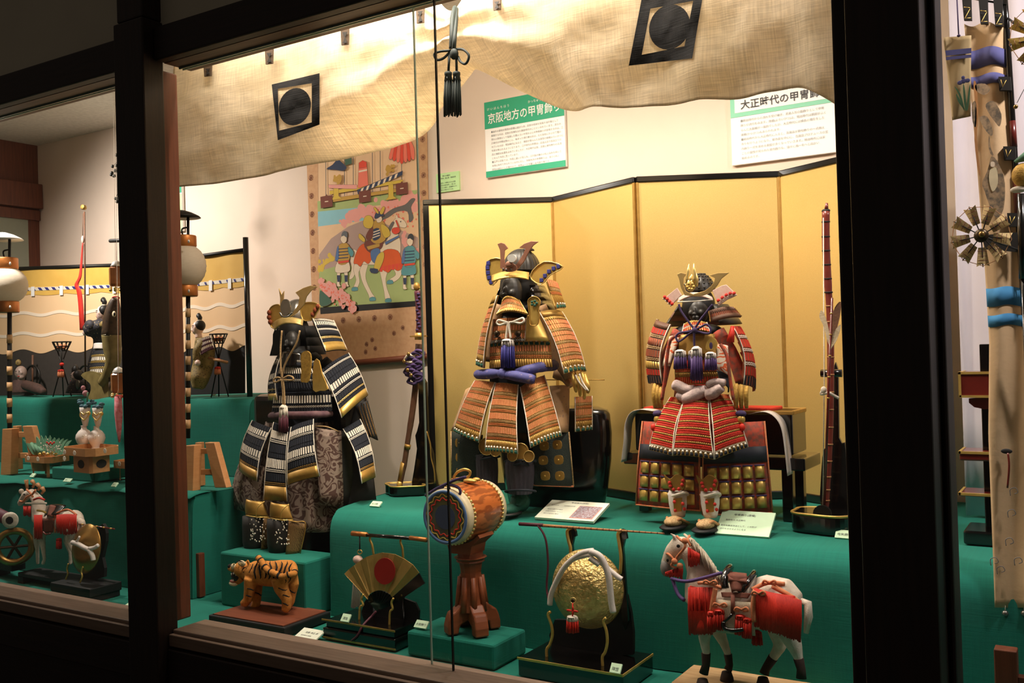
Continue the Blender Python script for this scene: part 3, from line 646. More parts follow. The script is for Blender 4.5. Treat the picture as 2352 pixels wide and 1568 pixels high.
pa('painted_leaves', 'p_dkgreen', [(735, 668), (746, 674), (762, 692), (750, 702), (735, 700)], 6)
# stand of festival standards above
for x in (747, 790, 810, 854, 872, 921): pa('painted_cord', 'p_grey', [(x, 300), (x+1.4, 300), (x+2.4, 450), (x+1, 450)], 3, 0, False)
pa('painted_rack', 'p_yellow', [(757, 438), (925, 412), (925, 420), (757, 447)], 4, 0); pa('painted_rack', 'p_ochre', [(765, 455), (915, 432), (915, 440), (765, 464)], 4, 0)
for x in (771, 897): pa('painted_rack_post', 'p_yellow', [(x-5, 425), (x+6, 422), (x+7, 450), (x+14, 456), (x-12, 460), (x-5, 452)], 5, 0)
pa('painted_sword', 'p_navy', [(820, 436), (925, 392), (924, 402), (822, 446)], 6, 0); pa('painted_sword', 'p_pink', [(754, 424), (820, 424), (820, 434), (756, 432)], 6, 0)
for k in range(7): pa('painted_sword_band', 'p_cream', [(830+k*13, 433-k*5.4), (836+k*13, 430-k*5.4), (832+k*13, 441-k*5.4), (827+k*13, 443-k*5.4)], 7, 0, False)
for x, yy in ((750, 452), (838, 440), (923, 422)): pa('painted_weight', 'p_brown', [(x-14, yy), (x-3, yy-2), (x, yy-6), (x+3, yy-2), (x+13, yy-4), (x+14, yy+22), (x-13, yy+26)], 7, 0); pa('painted_weight_slot', 'p_cream', [(x-4, yy+10), (x+4, yy+9), (x+4, yy+11), (x-4, yy+12)], 8, 0, False)
pa('painted_standard', 'p_redlt', [(824, 376), (842, 372), (846, 425), (822, 432)], 7, 0); pa('painted_standard_top', 'p_red', [(824, 374), (833, 368), (842, 372), (842, 384), (825, 387)], 8, 0); pa('painted_standard_band', 'p_cream', [(824, 392), (843, 388), (843, 392), (824, 396)], 8, 0, False)
for k in range(7): pa('painted_red_streamer', ['p_redlt', 'p_red'][k % 2], [(914+k*3.4, 262-k), (918+k*3.4, 260-k), (916+k*4, 310), (906+k*7.5, 345-k), (900+k*8.6, 374-abs(k-3)*3), (893+k*8.6, 372-abs(k-3)*3), (898+k*7.2, 342-k), (910+k*4, 305)], 7, 2)
pa('painted_crow', 'p_navy', [(750, 388), (764, 378), (775, 366), (784, 372), (796, 384), (788, 392), (772, 390)], 7); pa('painted_flag', 'p_dkgreen', [(792, 366), (808, 362), (808, 376), (793, 380)], 7, 0)
for lx, ly in ((775, 410), (896, 386)): puffs('painted_lion', 'p_ochre', (lx-8, ly+4, lx+8, ly-4, 5), 22, 2.5, 5, int(lx))
plate(sc_, 'dark_strip', 'iron_black', [(735, 704), (966, 686), (967, 702), (736, 721)], .0008, Y=SY-.001)
def rosette(x, y, r=7.5):
    mb = MB(); s = mpp(x, y, SY); c = P(x, y, SY-.0012)
    for k in range(10):
        a = 2*math.pi*k/10; mb.lathe(c+V3((math.cos(a)*r*s*.8, 0, math.sin(a)*r*s*.8)), [(r*s*.15, 0), (r*s*.15, .0003)], 6, ax=(0, -1, 0)); mb.obox(c+V3((math.cos(a)*r*s*.45, -.0002, math.sin(a)*r*s*.45)), V3((math.cos(a), 0, math.sin(a)))*r*s*.25, (0, .0002, 0), V3((-math.sin(a), 0, math.cos(a)))*r*s*.05)
    mb.lathe(c, [(r*s*.18, 0), (r*s*.18, .0003)], 8, ax=(0, -1, 0)); mb.build('woven_rosette', 'p_brown', sc_, kind='stuff')
for k in range(8): rosette(714+k*1.2, 408+k*42)
for k in range(10): rosette(969+k*.9, 238+k*41)
for k in range(5): rosette(752+k*36, 738-k*2.6)
for x, y in ((855, 780), (862, 800), (842, 790), (905, 765), (925, 752), (840, 808)): rosette(x, y, 6)
# ------------------------------------------------------------------ laced armour plates
def quadsurf(c, bulge=.0, sag=0., out=None):
    """surface over four pixel corners TL, TR, BR, BL (x, y, Y), bowed outwards"""
    a, b, cc, d = [P(*p) for p in c]
    n = ((b-a)+(cc-d)).cross((d-a)+(cc-b)).normalized()
    if n.dot(EYE-(a+b+cc+d)/4) < 0: n = -n
    def f(u, v):
        p = (a*(1-u)+b*u)*(1-v)+(d*(1-u)+cc*u)*v
        return p+n*(bulge*(1-(2*u-1)**2)+sag*math.sin(math.pi*v))
    return f, n
def lam(par, name, c, rows, bulge=.02, sag=0., n=16, back='black_matte', edge=None, seed=1, th=.003):
    """panel of laced plates. rows = [(height, type, material, base material)]"""
    f, nn = quadsurf(c, bulge, sag); rr = random.Random(seed)
    body = MB().sheet(f, 10, 8, th).build(name, back, par, smooth=True)
    tot = sum(r[0] for r in rows); v = 0.
    W_ = (f(1, .5)-f(0, .5)).length; H_ = (f(.5, 1)-f(.5, 0)).length
    for r in rows:
        h, ty, m = r[0]/tot, r[1], r[2]; base = r[3] if len(r) > 3 else None
        v0, v1 = v+.004, v+h-.004; v += h
        mb = MB(); pos = lambda u, w, d: f(u, w)+nn*d
        rowh = H_*(v1-v0)
        mb.mi = 0
        if ty == 'flat':
            mb.sheet(lambda u, w: pos(u, v0+(v1-v0)*w, .0035), 12, 1, .003)
            mb.build('lame', m, body, smooth=True)
            continue
        mb.sheet(lambda u, w: pos(u, v0+(v1-v0)*w, .0016), 10, 1)
        mb.mi = 1
        if ty in ('cords', 'teeth'):
            N = n if ty == 'cords' else int(n*1.1)
            t = .0032 if ty == 'cords' else .0036
            for i in range(N):
                u0 = (i+.06+rr.uniform(-.04, .04))/N; u1 = (i+.94+rr.uniform(-.05, .03))/N; um = (u0+u1)/2
                a0 = v0+(v1-v0)*(.03+rr.uniform(0, .03)); a1 = v1-(v1-v0)*rr.uniform(.0, .04)
                u0 = max(u0, 0); u1 = min(u1, 1)
                pts = [pos(u0, a0, .001), pos(um, a0, t), pos(u1, a0, .001), pos(u1, a1, .001), pos(um, a1, t), pos(u0, a1, .001)]
                mb.add(pts, [(0, 1, 4, 5), (1, 2, 3, 4), (0, 2, 1), (3, 5, 4)])
        elif ty == 'braid':
            N = int(n*1.2)
            for i in range(N):
                for s_ in (0, 1):
                    u = (i+.5)/N; vm = v0+(v1-v0)*(.28+.44*s_); du = .62/N; dv = (v1-v0)*.24; k = .5/N*(1 if s_ else -1)
                    c0 = pos(u, vm, .0045)
                    pts = [c0, pos(u-du, vm-dv*.2, .001), pos(u-k, vm-dv, .001), pos(u+du, vm+dv*.2, .001), pos(u+k, vm+dv, .001)]
                    mb.add(pts, [(0, 1, 2), (0, 2, 3), (0, 3, 4), (0, 4, 1)])
        elif ty == 'tabs':
            N = max(4, int(n*.5))
            for i in range(N):
                u = (i+.5)/N; du = .36/N; vm0 = v0+(v1-v0)*.38; vm1 = v1-(v1-v0)*.06
                q = [(u-du, vm0), (u-du*.4, vm0-(v1-v0)*.08), (u+du*.4, vm0-(v1-v0)*.08), (u+du, vm0), (u+du, vm1), (u+du*.4, vm1+(v1-v0)*.05), (u-du*.4, vm1+(v1-v0)*.05), (u-du, vm1)]
                ring = [pos(a, b, .0015) for a, b in q]; top = [pos(u+(a-u)*.75, (vm0+vm1)/2+(b-(vm0+vm1)/2)*.8, .0042) for a, b in q]
                k8 = list(range(8)); mb.add(ring+top, [[8+i_ for i_ in k8]]+[[i_, (i_+1) % 8, 8+(i_+1) % 8, 8+i_] for i_ in k8])
                mb.mi = 2; mb.ell(pos(u, v0+(v1-v0)*.14, .003), (.0032,)*3, 6, 4); mb.mi = 1
        ms = [base or back, m, 'white_cord']
        mb.build('laced_row', ms, body, smooth=(ty != 'cords'), kind='stuff')
    if edge:
        for u in (0, 1):
            MB().tube([f(u, k/8)+nn*.003 for k in range(9)], [.0011*(1+.4*(k % 2)) for k in range(9)], 6).build('edge_cord', edge, body, smooth=True)
    return body
def tassel(par, x, y, Y, hw, h1, h2, top, bottom, seed=1):
    """tassel: white-headed skirt of threads that turns coloured; hw half width px, heights px"""
    s = mpp(x, y, Y); t = turn(par, 'tassel', top, (x, Y), [(y, hw*.35), (y+h1*.15, hw*.75), (y+h1*.3, hw*.85)], 16)
    mb = MB(); m2 = MB(); rr = random.Random(seed); a0 = P(x, y+h1*.2, Y); c = P(x, y+h1*.95, Y); e = P(x, y+h1+h2, Y)
    for i in range(44):
        a = i*2.39996; r = math.sqrt((i+.5)/44)*hw*s; d = V3((r*math.cos(a), r*math.sin(a)*.8, 0)); j = V3((0, 0, rr.uniform(-.15, .15)*h1*s))
        m2.tube([a0+d*.85, c+d*1.0+j], 1.5*s, 5); mb.tube([c+d*.99+j, (c+e)/2+d*1.06, e+d*1.12+V3((0, 0, rr.uniform(-.15, .15)*h2*s*.4))], 1.45*s, 5)
    m2.build('tassel_crown', top, t, kind='stuff', smooth=True); mb.build('tassel_fringe', bottom, t, kind='stuff', smooth=True)
    return t
def strip(par, name, m, pts, th=.004, Y=None, **k): return plate(par, name, m, pts, th, Y=Y, **k)
def dots(par, name, m, pts, r, Y=None):
    mb = []
    for p in pts: mb.append(blob(par, name, m, (p[0], p[1], p[2] if len(p) > 2 else Y), (r, r*.6, r), 8, 6))
    return mb
def curved(par, name, m, c, bulge=.01, sag=0, th=.003, nu=14, nv=6, **k):
    f, n = quadsurf(c, bulge, sag); return MB().sheet(f, nu, nv, th).build(name, m, par, smooth=True, **k)
def bowl(par, m, c, r, ribs=20, rib=.012, flat=1.0):
    """ridged helmet bowl: r=(rx, ry(depth), rz) px"""
    s = mpp(*c); o = P(*c); mb = MB(); n = ribs*4; k = 9
    pts = []
    for i in range(k+1):
        t = math.pi/2*i/k
        for j in range(n):
            a = 2*math.pi*j/n; w = 1+rib*math.cos(ribs*a)
            pts.append(o+V3((r[0]*s*math.cos(a)*math.cos(t)*w, r[1]*s*math.sin(a)*math.cos(t)*w, r[2]*s*math.sin(t)**flat)))
    F = [[i*n+j, i*n+(j+1) % n, (i+1)*n+(j+1) % n, (i+1)*n+j] for i in range(k) for j in range(n)]
    mb.add(pts, F); return mb.build('helmet_bowl', m, par, smooth=True)
def mask(par, m, x, y, Y, w, h):
    """face mask of one skin: brow, nose, cheeks, lips, chin; facing straight out of the case"""
    s = mpp(x, y, Y); c = P(x, y, Y); mb = MB()
    mb.ell(c+V3((0, .3*w*s, 0)), (w*s*.95, w*s*.9, h*s), 16, 12)
    mb.ell(c+V3((0, -.66*w*s, -.02*h*s)), (w*s*.17, w*s*.34, h*s*.30), 10, 8); mb.ell(c+V3((0, -.88*w*s, -.22*h*s)), (w*s*.26, w*s*.2, h*s*.1), 10, 8)        # nose
    for sx in (-1, 1):
        mb.ell(c+V3((sx*w*s*.45, -.35*w*s, -.15*h*s)), (w*s*.32, w*s*.28, h*s*.24), 10, 8)   # cheeks
    mb.ell(c+V3((0, -.52*w*s, -.48*h*s)), (w*s*.34, w*s*.2, h*s*.09), 10, 6)      # lips
    mb.ell(c+V3((0, -.5*w*s, -.64*h*s)), (w*s*.3, w*s*.2, h*s*.08), 10, 6)
    mb.ell(c+V3((0, -.35*w*s, -.85*h*s)), (w*s*.35, w*s*.3, h*s*.2), 10, 8)        # chin
    return mb.build('face_mask', m, par, remesh=.002, sm=2)
def neckguard(par, m, c, r0, r1, z0, z1, rows=4, a0=-200, a1=20, name='neck_guard'):
    """flaring neck guard: stepped rows around pixel centre c; radii px, z offsets px (down positive); angles: 0=+X, 90=+Y"""
    s = mpp(*c); o = P(*c); body = None
    for k in range(rows):
        t0, t1 = k/rows, (k+1)/rows; ra, rb = r0+(r1-r0)*t0, r0+(r1-r0)*t1+2; za, zb = z0+(z1-z0)*t0, z0+(z1-z0)*(t1+.12)
        f = lambda u, v: o+V3((math.cos(math.radians(a0+(a1-a0)*u))*(ra+(rb-ra)*v)*s, math.sin(math.radians(a0+(a1-a0)*u))*(ra+(rb-ra)*v)*s, -(za+(zb-za)*v)*s))
        q = MB().sheet(f, 32, 2, .002)
        if body is None: body = q.build(name, m if isinstance(m, str) else m[0], par, smooth=True)
        else: q.build('guard_row', m if isinstance(m, str) else m[k % len(m)], body, smooth=True)
    return body
# ================================================================== middle armour: orange lacing
def Q(ox, oy, sc):                      # crop coordinates -> frame pixels
    return lambda x, y, Y: (ox+x/sc, oy+y/sc, Y)
A = thing('samurai_armour', 'orange-laced samurai armour with blue sash before the gold screen', 'armour', (-1.25, 2.17, Z1+.002), 'samurai armours on display')
q = Q(1020, 540, 4.355)
bowl(A, 'helm_black', q(775, 360, 2.20), (43, 47, 52), 24, .018)
turn(A, 'crown_ring', 'helm_black', (1213, 2.20), [(569, 2), (570, 10), (573, 14), (576, 15)], 16)
curved(A, 'visor', 'gold', [q(476, 402, 2.105), q(852, 372, 2.125), q(848, 440, 2.10), q(476, 464, 2.08)], .010, 0, .003)
for pts, dd in (([(430, 265), (560, 235), (578, 360), (488, 500), (428, 430)], [(438, 280), (430, 325), (436, 375), (446, 424), (466, 470)]), ([(1000, 265), (1190, 315), (1060, 400), (965, 492), (858, 405)], [(1138, 312), (1090, 332), (1044, 362), (1004, 406), (970, 450)])):
    y0 = 2.12 if pts[0][0] < 600 else 2.15
    wing = plate(A, 'turnback_wing', 'gold', spline([q(a, b, y0) for a, b in pts], 3, True), .004)
    rod(wing, 'rim', 'gold_bright', spline([q(a, b, y0-.001) for a, b in pts], 3, True), 1.3, 6, closed=True)
    for a, b in dd: plate(wing, 'lace_dot', 'blue_lace', [q(a-17, b-20, y0-.003), q(a+17, b-22, y0-.003), q(a+18, b+18, y0-.003), q(a-16, b+22, y0-.003)], .003, bevel=.001)
for pts in ([(560, 330), (562, 230), (558, 150), (532, 88), (570, 74), (604, 84), (640, 130), (606, 152), (600, 230), (606, 330)], [(690, 330), (745, 260), (790, 190), (812, 135), (748, 125), (800, 84), (870, 58), (945, 64), (890, 104), (850, 160), (800, 260), (730, 345)]):
    plate(A, 'horn', 'horn_rose', [q(a, b, 2.085) for a, b in pts], .003, bevel=.0008)
hb = plate(A, 'crest_base', 'horn_rose', spline([q(a, b, 2.083) for a, b in ((575, 300), (640, 275), (715, 300), (722, 350), (650, 368), (585, 350))], 3, True), .004)
dots(hb, 'rivet', 'steel_grey', [q(592, 338, 2.082), q(622, 345, 2.082), q(668, 342, 2.082)], 2.6)
blob(A, 'crest_flower', 'horn_rose', q(652, 292, 2.080), (11, 4, 8)); plate(A, 'crest_mirror', 'silver', [q(675+44*math.cos(t*.35), 230+40*math.sin(t*.35), 2.075) for t in range(18)], .004)
mask(A, 'mask_black', *q(655, 560, 2.145), 27, 38)
blob(A, 'head_form', 'black_matte', q(745, 520, 2.215), (44, 44, 52))
neckguard(A, 'black_lacquer', q(780, 480, 2.22), 52, 78, 8, 62, 3, -40, 215)
rw_o = [(1, 'flat', 'gold_dark'), (1.6, 'cords', 'orange_cord'), (.8, 'braid', 'beige_braid'), (.8, 'braid', 'orange_braid'), (1.7, 'teeth', 'gold_dark'), (1, 'tabs', 'green_cord', 'gold_dark')]
lam(A, 'neck_guard_flap', [q(1020, 440, 2.17), q(1130, 480, 2.24), q(1212, 730, 2.24), q(1120, 735, 2.15)], rw_o[1:], .004, 0, 7, 'gold_dark', None, 3)
lam(A, 'throat_guard', [q(590, 650, 2.10), q(752, 650, 2.11), q(838, 790, 2.09), q(522, 800, 2.08)], [(.7, 'teeth', 'gold_dark'), (1, 'cords', 'orange_cord'), (.6, 'braid', 'beige_braid'), (1, 'cords', 'orange_cord'), (1.4, 'teeth', 'gold_dark')], .02, -.006, 16, 'gold_dark', 'gold_bright', 4)
# cuirass
cu = turn(A, 'cuirass_core', 'black_matte', (1192, 2.235), [(692, 30), (720, 52), (780, 64), (850, 66)], 24)
lam(A, 'chest_plates', [q(500, 840, 2.125), q(828, 830, 2.115), q(815, 1062, 2.105), q(475, 1085, 2.115)], [(1, 'cords', 'orange_cord'), (.7, 'braid', 'beige_braid'), (1.3, 'cords', 'orange_cord'), (.6, 'braid', 'beige_braid'), (1.4, 'cords', 'orange_cord'), (.7, 'braid', 'white_cord', 'ink')], .012, 0, 15, 'gold_dark', 'white_cord', 5)
lam(A, 'belly_plates', [q(462, 1075, 2.12), q(1066, 1055, 2.14), q(1085, 1318, 2.13), q(455, 1330, 2.11)], [(.9, 'tabs', 'green_cord', 'gold'), (1.3, 'cords', 'orange_cord'), (.6, 'braid', 'beige_braid'), (.8, 'braid', 'orange_braid'), (1.6, 'teeth', 'gold_dark')], .02, 0, 26, 'gold_dark', None, 6)
curved(A, 'chest_leather', 'gold', [q(828, 800, 2.108), q(940, 790, 2.13), q(1055, 1058, 2.13), q(815, 1062, 2.10)], .008)
for x in (530, 738):
    b = blob(A, 'chest_knob', 'bronze_dark', q(x, 985, 2.09), (7.5, 6, 7.5)); turn(b, 'knob_collar', 'mask_black', (q(x, 985, 0)[0], 2.095), [(773, 8), (775, 8)], 12)
sg = plate(A, 'shoulder_guard', 'gold', spline([q(a, b, 2.095) for a, b in ((838, 660), (865, 625), (900, 612), (940, 628), (960, 665), (945, 730), (950, 800), (935, 890), (890, 904), (855, 885), (850, 760))], 3, True), .004)
rod(sg, 'rim', 'gold_dark', spline([q(a, b, 2.094) for a, b in ((838, 660), (865, 625), (900, 612), (940, 628), (960, 665), (945, 730), (950, 800), (935, 890), (890, 904), (855, 885), (850, 760))], 3, True), 1.2, 6, closed=True)
for k in range(5): blob(sg, 'green_petal', 'green_cord', q(900+26*math.cos(k*1.256), 680+22*math.sin(k*1.256), 2.092), (3.6, 1.6, 3.2), 8, 6)
# cords and tassel
for p in ([(640, 872), (600, 862), (545, 850), (530, 880), (560, 898), (610, 880), (640, 872)], [(650, 872), (700, 868), (760, 880), (798, 862), (790, 830), (750, 842), (690, 866)], [(640, 872), (632, 930), (618, 1030)], [(655, 872), (652, 930), (666, 1030)]):
    rod(A, 'white_tie', 'white_cord', spline([q(a, b, 2.075) for a, b in p], 5), 2.6, 8)
tassel(A, *q(634, 1035, 2.078), 16, 17, 48, 'white_silk', 'violet_silk', 5)
# sash
rod(A, 'sash', 'blue_sash', spline([q(720, 1375, 2.09), q(850, 1345, 2.10), q(1000, 1310, 2.13), q(1105, 1300, 2.18)], 5), [9, 9, 10, 11, 12, 12, 12, 12, 12, 13, 13, 13, 13, 13, 13, 12], 10)
rod(A, 'sash', 'blue_sash', spline([q(330, 1392, 2.14), q(400, 1390, 2.11), q(500, 1385, 2.09), q(575, 1382, 2.08)], 4), [9, 11, 11, 12, 12, 12, 12, 12, 11, 10, 9, 8, 8], 12)
rod(A, 'sash', 'blue_sash', spline([q(600, 1395, 2.08), q(700, 1405, 2.075), q(800, 1425, 2.08), q(908, 1445, 2.09)], 4), [8, 9, 10, 11, 12, 12, 12, 12, 12, 12, 12, 11, 9], 12)
blob(A, 'sash_knot', 'blue_sash', q(578, 1384, 2.072), (11, 10, 12))
# shoulder boards
rows_sode = [(1.5, 'flat', 'gold_dark'), (.8, 'teeth', 'gold_dark'), (1.1, 'cords', 'orange_cord'), (1.1, 'cords', 'orange_cord'), (.6, 'braid', 'beige_braid'), (1, 'cords', 'orange_cord'), (1.2, 'cords', 'orange_cord'), (.6, 'braid', 'beige_braid'), (1, 'cords', 'orange_cord'), (1.0, 'cords', 'orange_cord'), (.6, 'braid', 'beige_braid'), (.9, 'cords', 'orange_cord'), (1.2, 'teeth', 'gold_dark'), (1.2, 'tabs', 'green_cord', 'gold_dark')]
lam(A, 'shoulder_board', [q(945, 770, 2.14), q(1175, 770, 2.20), q(1415, 1365, 2.20), q(1195, 1390, 2.12)], rows_sode, .012, .012, 13, 'gold_dark', 'white_cord', 7)
lam(A, 'shoulder_board', [q(500, 640, 2.13), q(545, 600, 2.11), q(400, 1330, 2.09), q(330, 1300, 2.14)], rows_sode, .006, .008, 6, 'gold_dark', 'white_cord', 8)
turn(A, 'waist_cloth', 'navy_leather', (1182, 2.175), [(838, 52), (870, 54), (920, 54), (990, 52)], 24)
rod(A, 'arm_sleeve', 'brocade_beige', spline([(1238, 705, 2.19), (1262, 760, 2.20), (1290, 830, 2.21), (1312, 862, 2.20)], 4), [18]*13, 12); rod(A, 'arm_sleeve', 'brocade_beige', spline([(1150, 700, 2.18), (1132, 760, 2.17), (1118, 830, 2.16)], 4), [15]*9, 12)
blob(A, 'shoulder_pad', 'black_matte', (1192, 712, 2.21), (66, 40, 22))
# tassets
q = Q(1000, 840, 4.355)
rows_k = [(1.9, 'cords', 'orange_cord'), (.6, 'braid', 'beige_braid'), (.7, 'braid', 'orange_braid'), (1.4, 'cords', 'orange_cord'), (.6, 'braid', 'beige_braid'), (.7, 'braid', 'orange_braid'), (1.4, 'cords', 'orange_cord'), (.6, 'braid', 'beige_braid'), (.7, 'braid', 'orange_braid'), (1.4, 'cords', 'orange_cord'), (.6, 'braid', 'beige_braid'), (.6, 'braid', 'orange_braid'), (1.2, 'teeth', 'gold_dark'), (1.0, 'tabs', 'green_cord', 'gold_dark')]
lam(A, 'tasset', [q(405, 145, 2.13), q(605, 165, 2.10), q(440, 770, 2.06), q(188, 655, 2.12)], rows_k, .010, .006, 16, 'gold_dark', 'white_cord', 9)
lam(A, 'tasset', [q(612, 170, 2.10), q(835, 190, 2.10), q(830, 885, 2.05), q(503, 855, 2.05)], rows_k, .012, .008, 20, 'gold_dark', 'white_cord', 10)
lam(A, 'tasset', [q(845, 215, 2.10), q(1085, 95, 2.15), q(1262, 705, 2.12), q(950, 822, 2.05)], rows_k, .012, .008, 20, 'gold_dark', 'white_cord', 11)
lam(A, 'tasset', [q(1390, 310, 2.20), q(1560, 300, 2.24), q(1562, 640, 2.24), q(1395, 660, 2.18)], rows_k[6:], .008, 0, 9, 'gold_dark', 'white_cord', 12)
# sleeve and glove on the right
rod(A, 'sleeve', 'brocade_beige', spline([q(1180, 80, 2.20), q(1290, 110, 2.21), q(1350, 200, 2.20)], 4), [9, 11, 12, 12, 12, 11, 10, 9, 8], 10)
for dx, dy, L in ((0, 0, 190), (45, -10, 230), (90, -30, 260), (130, 20, 200)):
    rod(A, 'glove_plate', 'gold', spline([q(1370+dx*.9, 75+dy*.3, 2.18), q(1385+dx, 150+dy, 2.165), q(1400+dx, 70+L*.75, 2.165), q(1405+dx*.9, 70+L, 2.175)], 4), [5, 6, 6, 6, 6, 6, 6, 6, 6, 5, 5, 4, 3], 8, flat=.6)
for p in ([(1400, 90), (1430, 150), (1480, 210), (1510, 240)], [(1440, 80), (1470, 160), (1530, 250)]): rod(A, 'glove_cord', 'white_cord', spline([q(a, b, 2.155) for a, b in p], 4), 2.2, 6)
# brocade panel and mail apron
curved(A, 'side_brocade', 'brocade_beige', [q(1140, 200, 2.17), q(1345, 195, 2.20), q(1335, 670, 2.19), q(1230, 665, 2.14)], .006)
curved(A, 'side_brocade', 'brocade_beige', [q(300, 240, 2.16), q(420, 200, 2.14), q(300, 660, 2.12), q(155, 650, 2.16)], .006)
for cs, cols in (([q(980, 650, 2.13), q(1335, 660, 2.18), q(1382, 1205, 2.17), q(965, 1190, 2.11)], [(1085, 800), (1215, 790), (1075, 945), (1230, 940), (1095, 1100), (1240, 1100)]), ([q(158, 655, 2.15), q(470, 690, 2.12), q(450, 1180, 2.12), q(165, 1130, 2.15)], [(240, 770), (352, 790), (245, 915), (360, 930), (250, 1060), (365, 1070)])):
    ap = curved(A, 'apron', 'mail_green', cs, .010)
    for x, y in cols:
        yy = cs[0][2]-.016; t = plate(ap, 'apron_plate', 'gold_dark', spline([q(x-38, y-36, yy), q(x+36, y-40, yy), q(x+42, y+36, yy), q(x-34, y+40, yy)], 3, True), .003, bevel=.0008); blob(t, 'plate_stud', 'gold', q(x, y, yy-.001), 2)
    rod(ap, 'hem_cord', 'orange_cord', [cs[3], cs[2]], 2.4, 6); rod(ap, 'hem_cord', 'beige_braid', [cs[1], cs[2]] if cs[0][0] > 1150 else [cs[0], cs[3]], 1.8, 6)
# legs: gold knee plates, pleated shin guards, boots
for kx, ky, sx0, sx1, sy0, sy1, yy in ((530, 815, 410, 640, 880, 1300, 2.10), (865, 870, 700, 1000, 935, 1275, 2.075)):
    for dx, dy, r, d in ((-15, -10, 80, 0), (70, 35, 52, -.004), (-95, 30, 50, -.004)):
        if sx0 < 500 and dx == -95: continue
        k = plate(A, 'knee_plate', 'gold_dark', [q(kx+dx+r*math.cos(t*.4), ky+dy+r*1.1*math.sin(t*.4), yy-.012+d) for t in range(16)], .004)
        rod(k, 'rim', 'gold_bright', [q(kx+dx+r*math.cos(t*.4), ky+dy+r*1.1*math.sin(t*.4), yy-.013+d) for t in range(16)], .8, 5, closed=True)
    xm, hw = (sx0+sx1)/2, (sx1-sx0)/2/4.355; X_ = q(xm, 0, 0)[0]; ya, yb = q(0, sy0, 0)[1], q(0, sy1, 0)[1]
    s = mpp(X_, ya, yy); o = P(X_, yb, yy+.022); mb = MB(); n = 72; H = (yb-ya)*s; rings = [(0, .80), (.3, .93), (.6, 1), (.85, 1), (1, .9)]
    for h, r in rings:
        for j in range(n):
            a = 2*math.pi*j/n; w = 1+.035*math.cos(18*a); mb.v.append(o+V3((hw*s*r*w*math.cos(a), hw*s*r*w*.85*math.sin(a), H*h)))
    for i in range(4):
        for j in range(n): mb.f.append([i*n+j, i*n+(j+1) % n, (i+1)*n+(j+1) % n, (i+1)*n+j]); mb.m.append(0)
    sh = mb.build('shin_guard', 'pleat_grey', A, smooth=True)
    for fy in (.06, .94):
        yy2 = yb-(yb-ya)*fy; rod(sh, 'tie_cord', 'navy_leather', [(X_+hw*1.02*math.cos(t*.4), yy2+3*math.sin(t*.4), yy+.022+hw*s*.9*math.sin(t*.4)) for t in range(16)], 2.6, 6, closed=True)
    rod(sh, 'tie_bow', 'navy_leather', spline([(X_-8, ya+4, yy-.006), (X_-16, ya+12, yy-.010), (X_-4, ya+10, yy-.012), (X_+12, ya+8, yy-.010), (X_+20, ya+14, yy-.008), (X_+4, ya+5, yy-.006)], 4), 2.4, 6)
for fx, fy in ((560, 1440), (845, 1420)):
    X_, Yp, _ = q(fx, fy, 0); s = mpp(X_, Yp, 2.1); c = P(X_, Yp, 2.11); c.z = Z1+.006
    mb = MB(); mb.ell(c+V3((-.006, .012, .03)), (.026, .032, .028), 14, 10); mb.ell(c+V3((-.010, -.03, .016)), (.022, .036, .0145), 14, 10)
    bt = mb.build('boot', 'green_cord', A, remesh=.004); MB().ell(c+V3((-.010, -.03, .006)), (.026, .042, .0065), 14, 8).build('boot_fur', 'mask_black', bt, smooth=True)
# lacquer chest it is mounted on
ch = thing('armour_chest', 'black lacquer drum-shaped chest behind the orange armour', 'chest', (-1.16, 2.30, Z1+.002))
a0, a1 = P(1130, 1000, 2.26).x, P(1388, 1000, 2.26).x
mb = MB()
zz = [(0, .84), (.06, .92), (.13, .98), (.20, 1.0), (.25, .98), (.262, .94), (.27, .8)]
mb.lathe(((a0+a1)/2, 2.30, Z1+.002), [(h2*(a1-a0)/2, h) for h, h2 in zz], 32, sy=.36)
mb.build('chest_body', 'black_lacquer', ch, smooth=True)
rod(ch, 'lid_rim', 'gold_dark', [((1259+129*math.cos(t*.2)), 872+0*t, 2.30+.048*math.sin(t*.2)) for t in range(32)], 1.2, 6, closed=True)
# ================================================================== left armour: black and white lacing
A = thing('samurai_armour', 'black and white laced samurai armour with gold plates, left of the hanging scroll', 'armour', (-2.07, 2.02, .99), 'samurai armours on display')
q = Q(500, 620, 2.305)
BY = 2.13
bowl(A, 'steel_grey', q(425, 268, BY+.05), (36, 40, 50), 14, .02)
curved(A, 'visor', 'gold_bright', [q(288, 285, BY-.055), q(455, 262, BY-.035), q(450, 292, BY-.05), q(300, 318, BY-.07)], .02, 0, .003)
for pts, y0 in (([(300, 185), (332, 190), (342, 270), (330, 290), (300, 310), (278, 290), (268, 245), (276, 205)], BY-.045), ([(440, 185), (500, 170), (540, 190), (520, 235), (500, 265), (450, 262)], BY-.005)):
    wing = plate(A, 'turnback_wing', 'gold', spline([q(a, b, y0) for a, b in pts], 3, True), .004)
    rod(wing, 'rim', 'gold_bright', spline([q(a, b, y0-.001) for a, b in pts], 3, True), 1.2, 6, closed=True)
dots(A, 'wing_lace', 'rust_lace', [q(272, 225, BY-.048), q(271, 250, BY-.048), q(277, 275, BY-.048), q(530, 192, BY-.008), q(515, 212, BY-.008), q(502, 235, BY-.008)], 6)
plate(A, 'horn', 'horn_gold', [q(a, b, BY-.085) for a, b in ((345, 225), (392, 232), (425, 185), (432, 145), (410, 118), (450, 95), (490, 82), (528, 88), (495, 108), (470, 140), (455, 185), (420, 225), (385, 250), (345, 248))], .003, bevel=.0008)
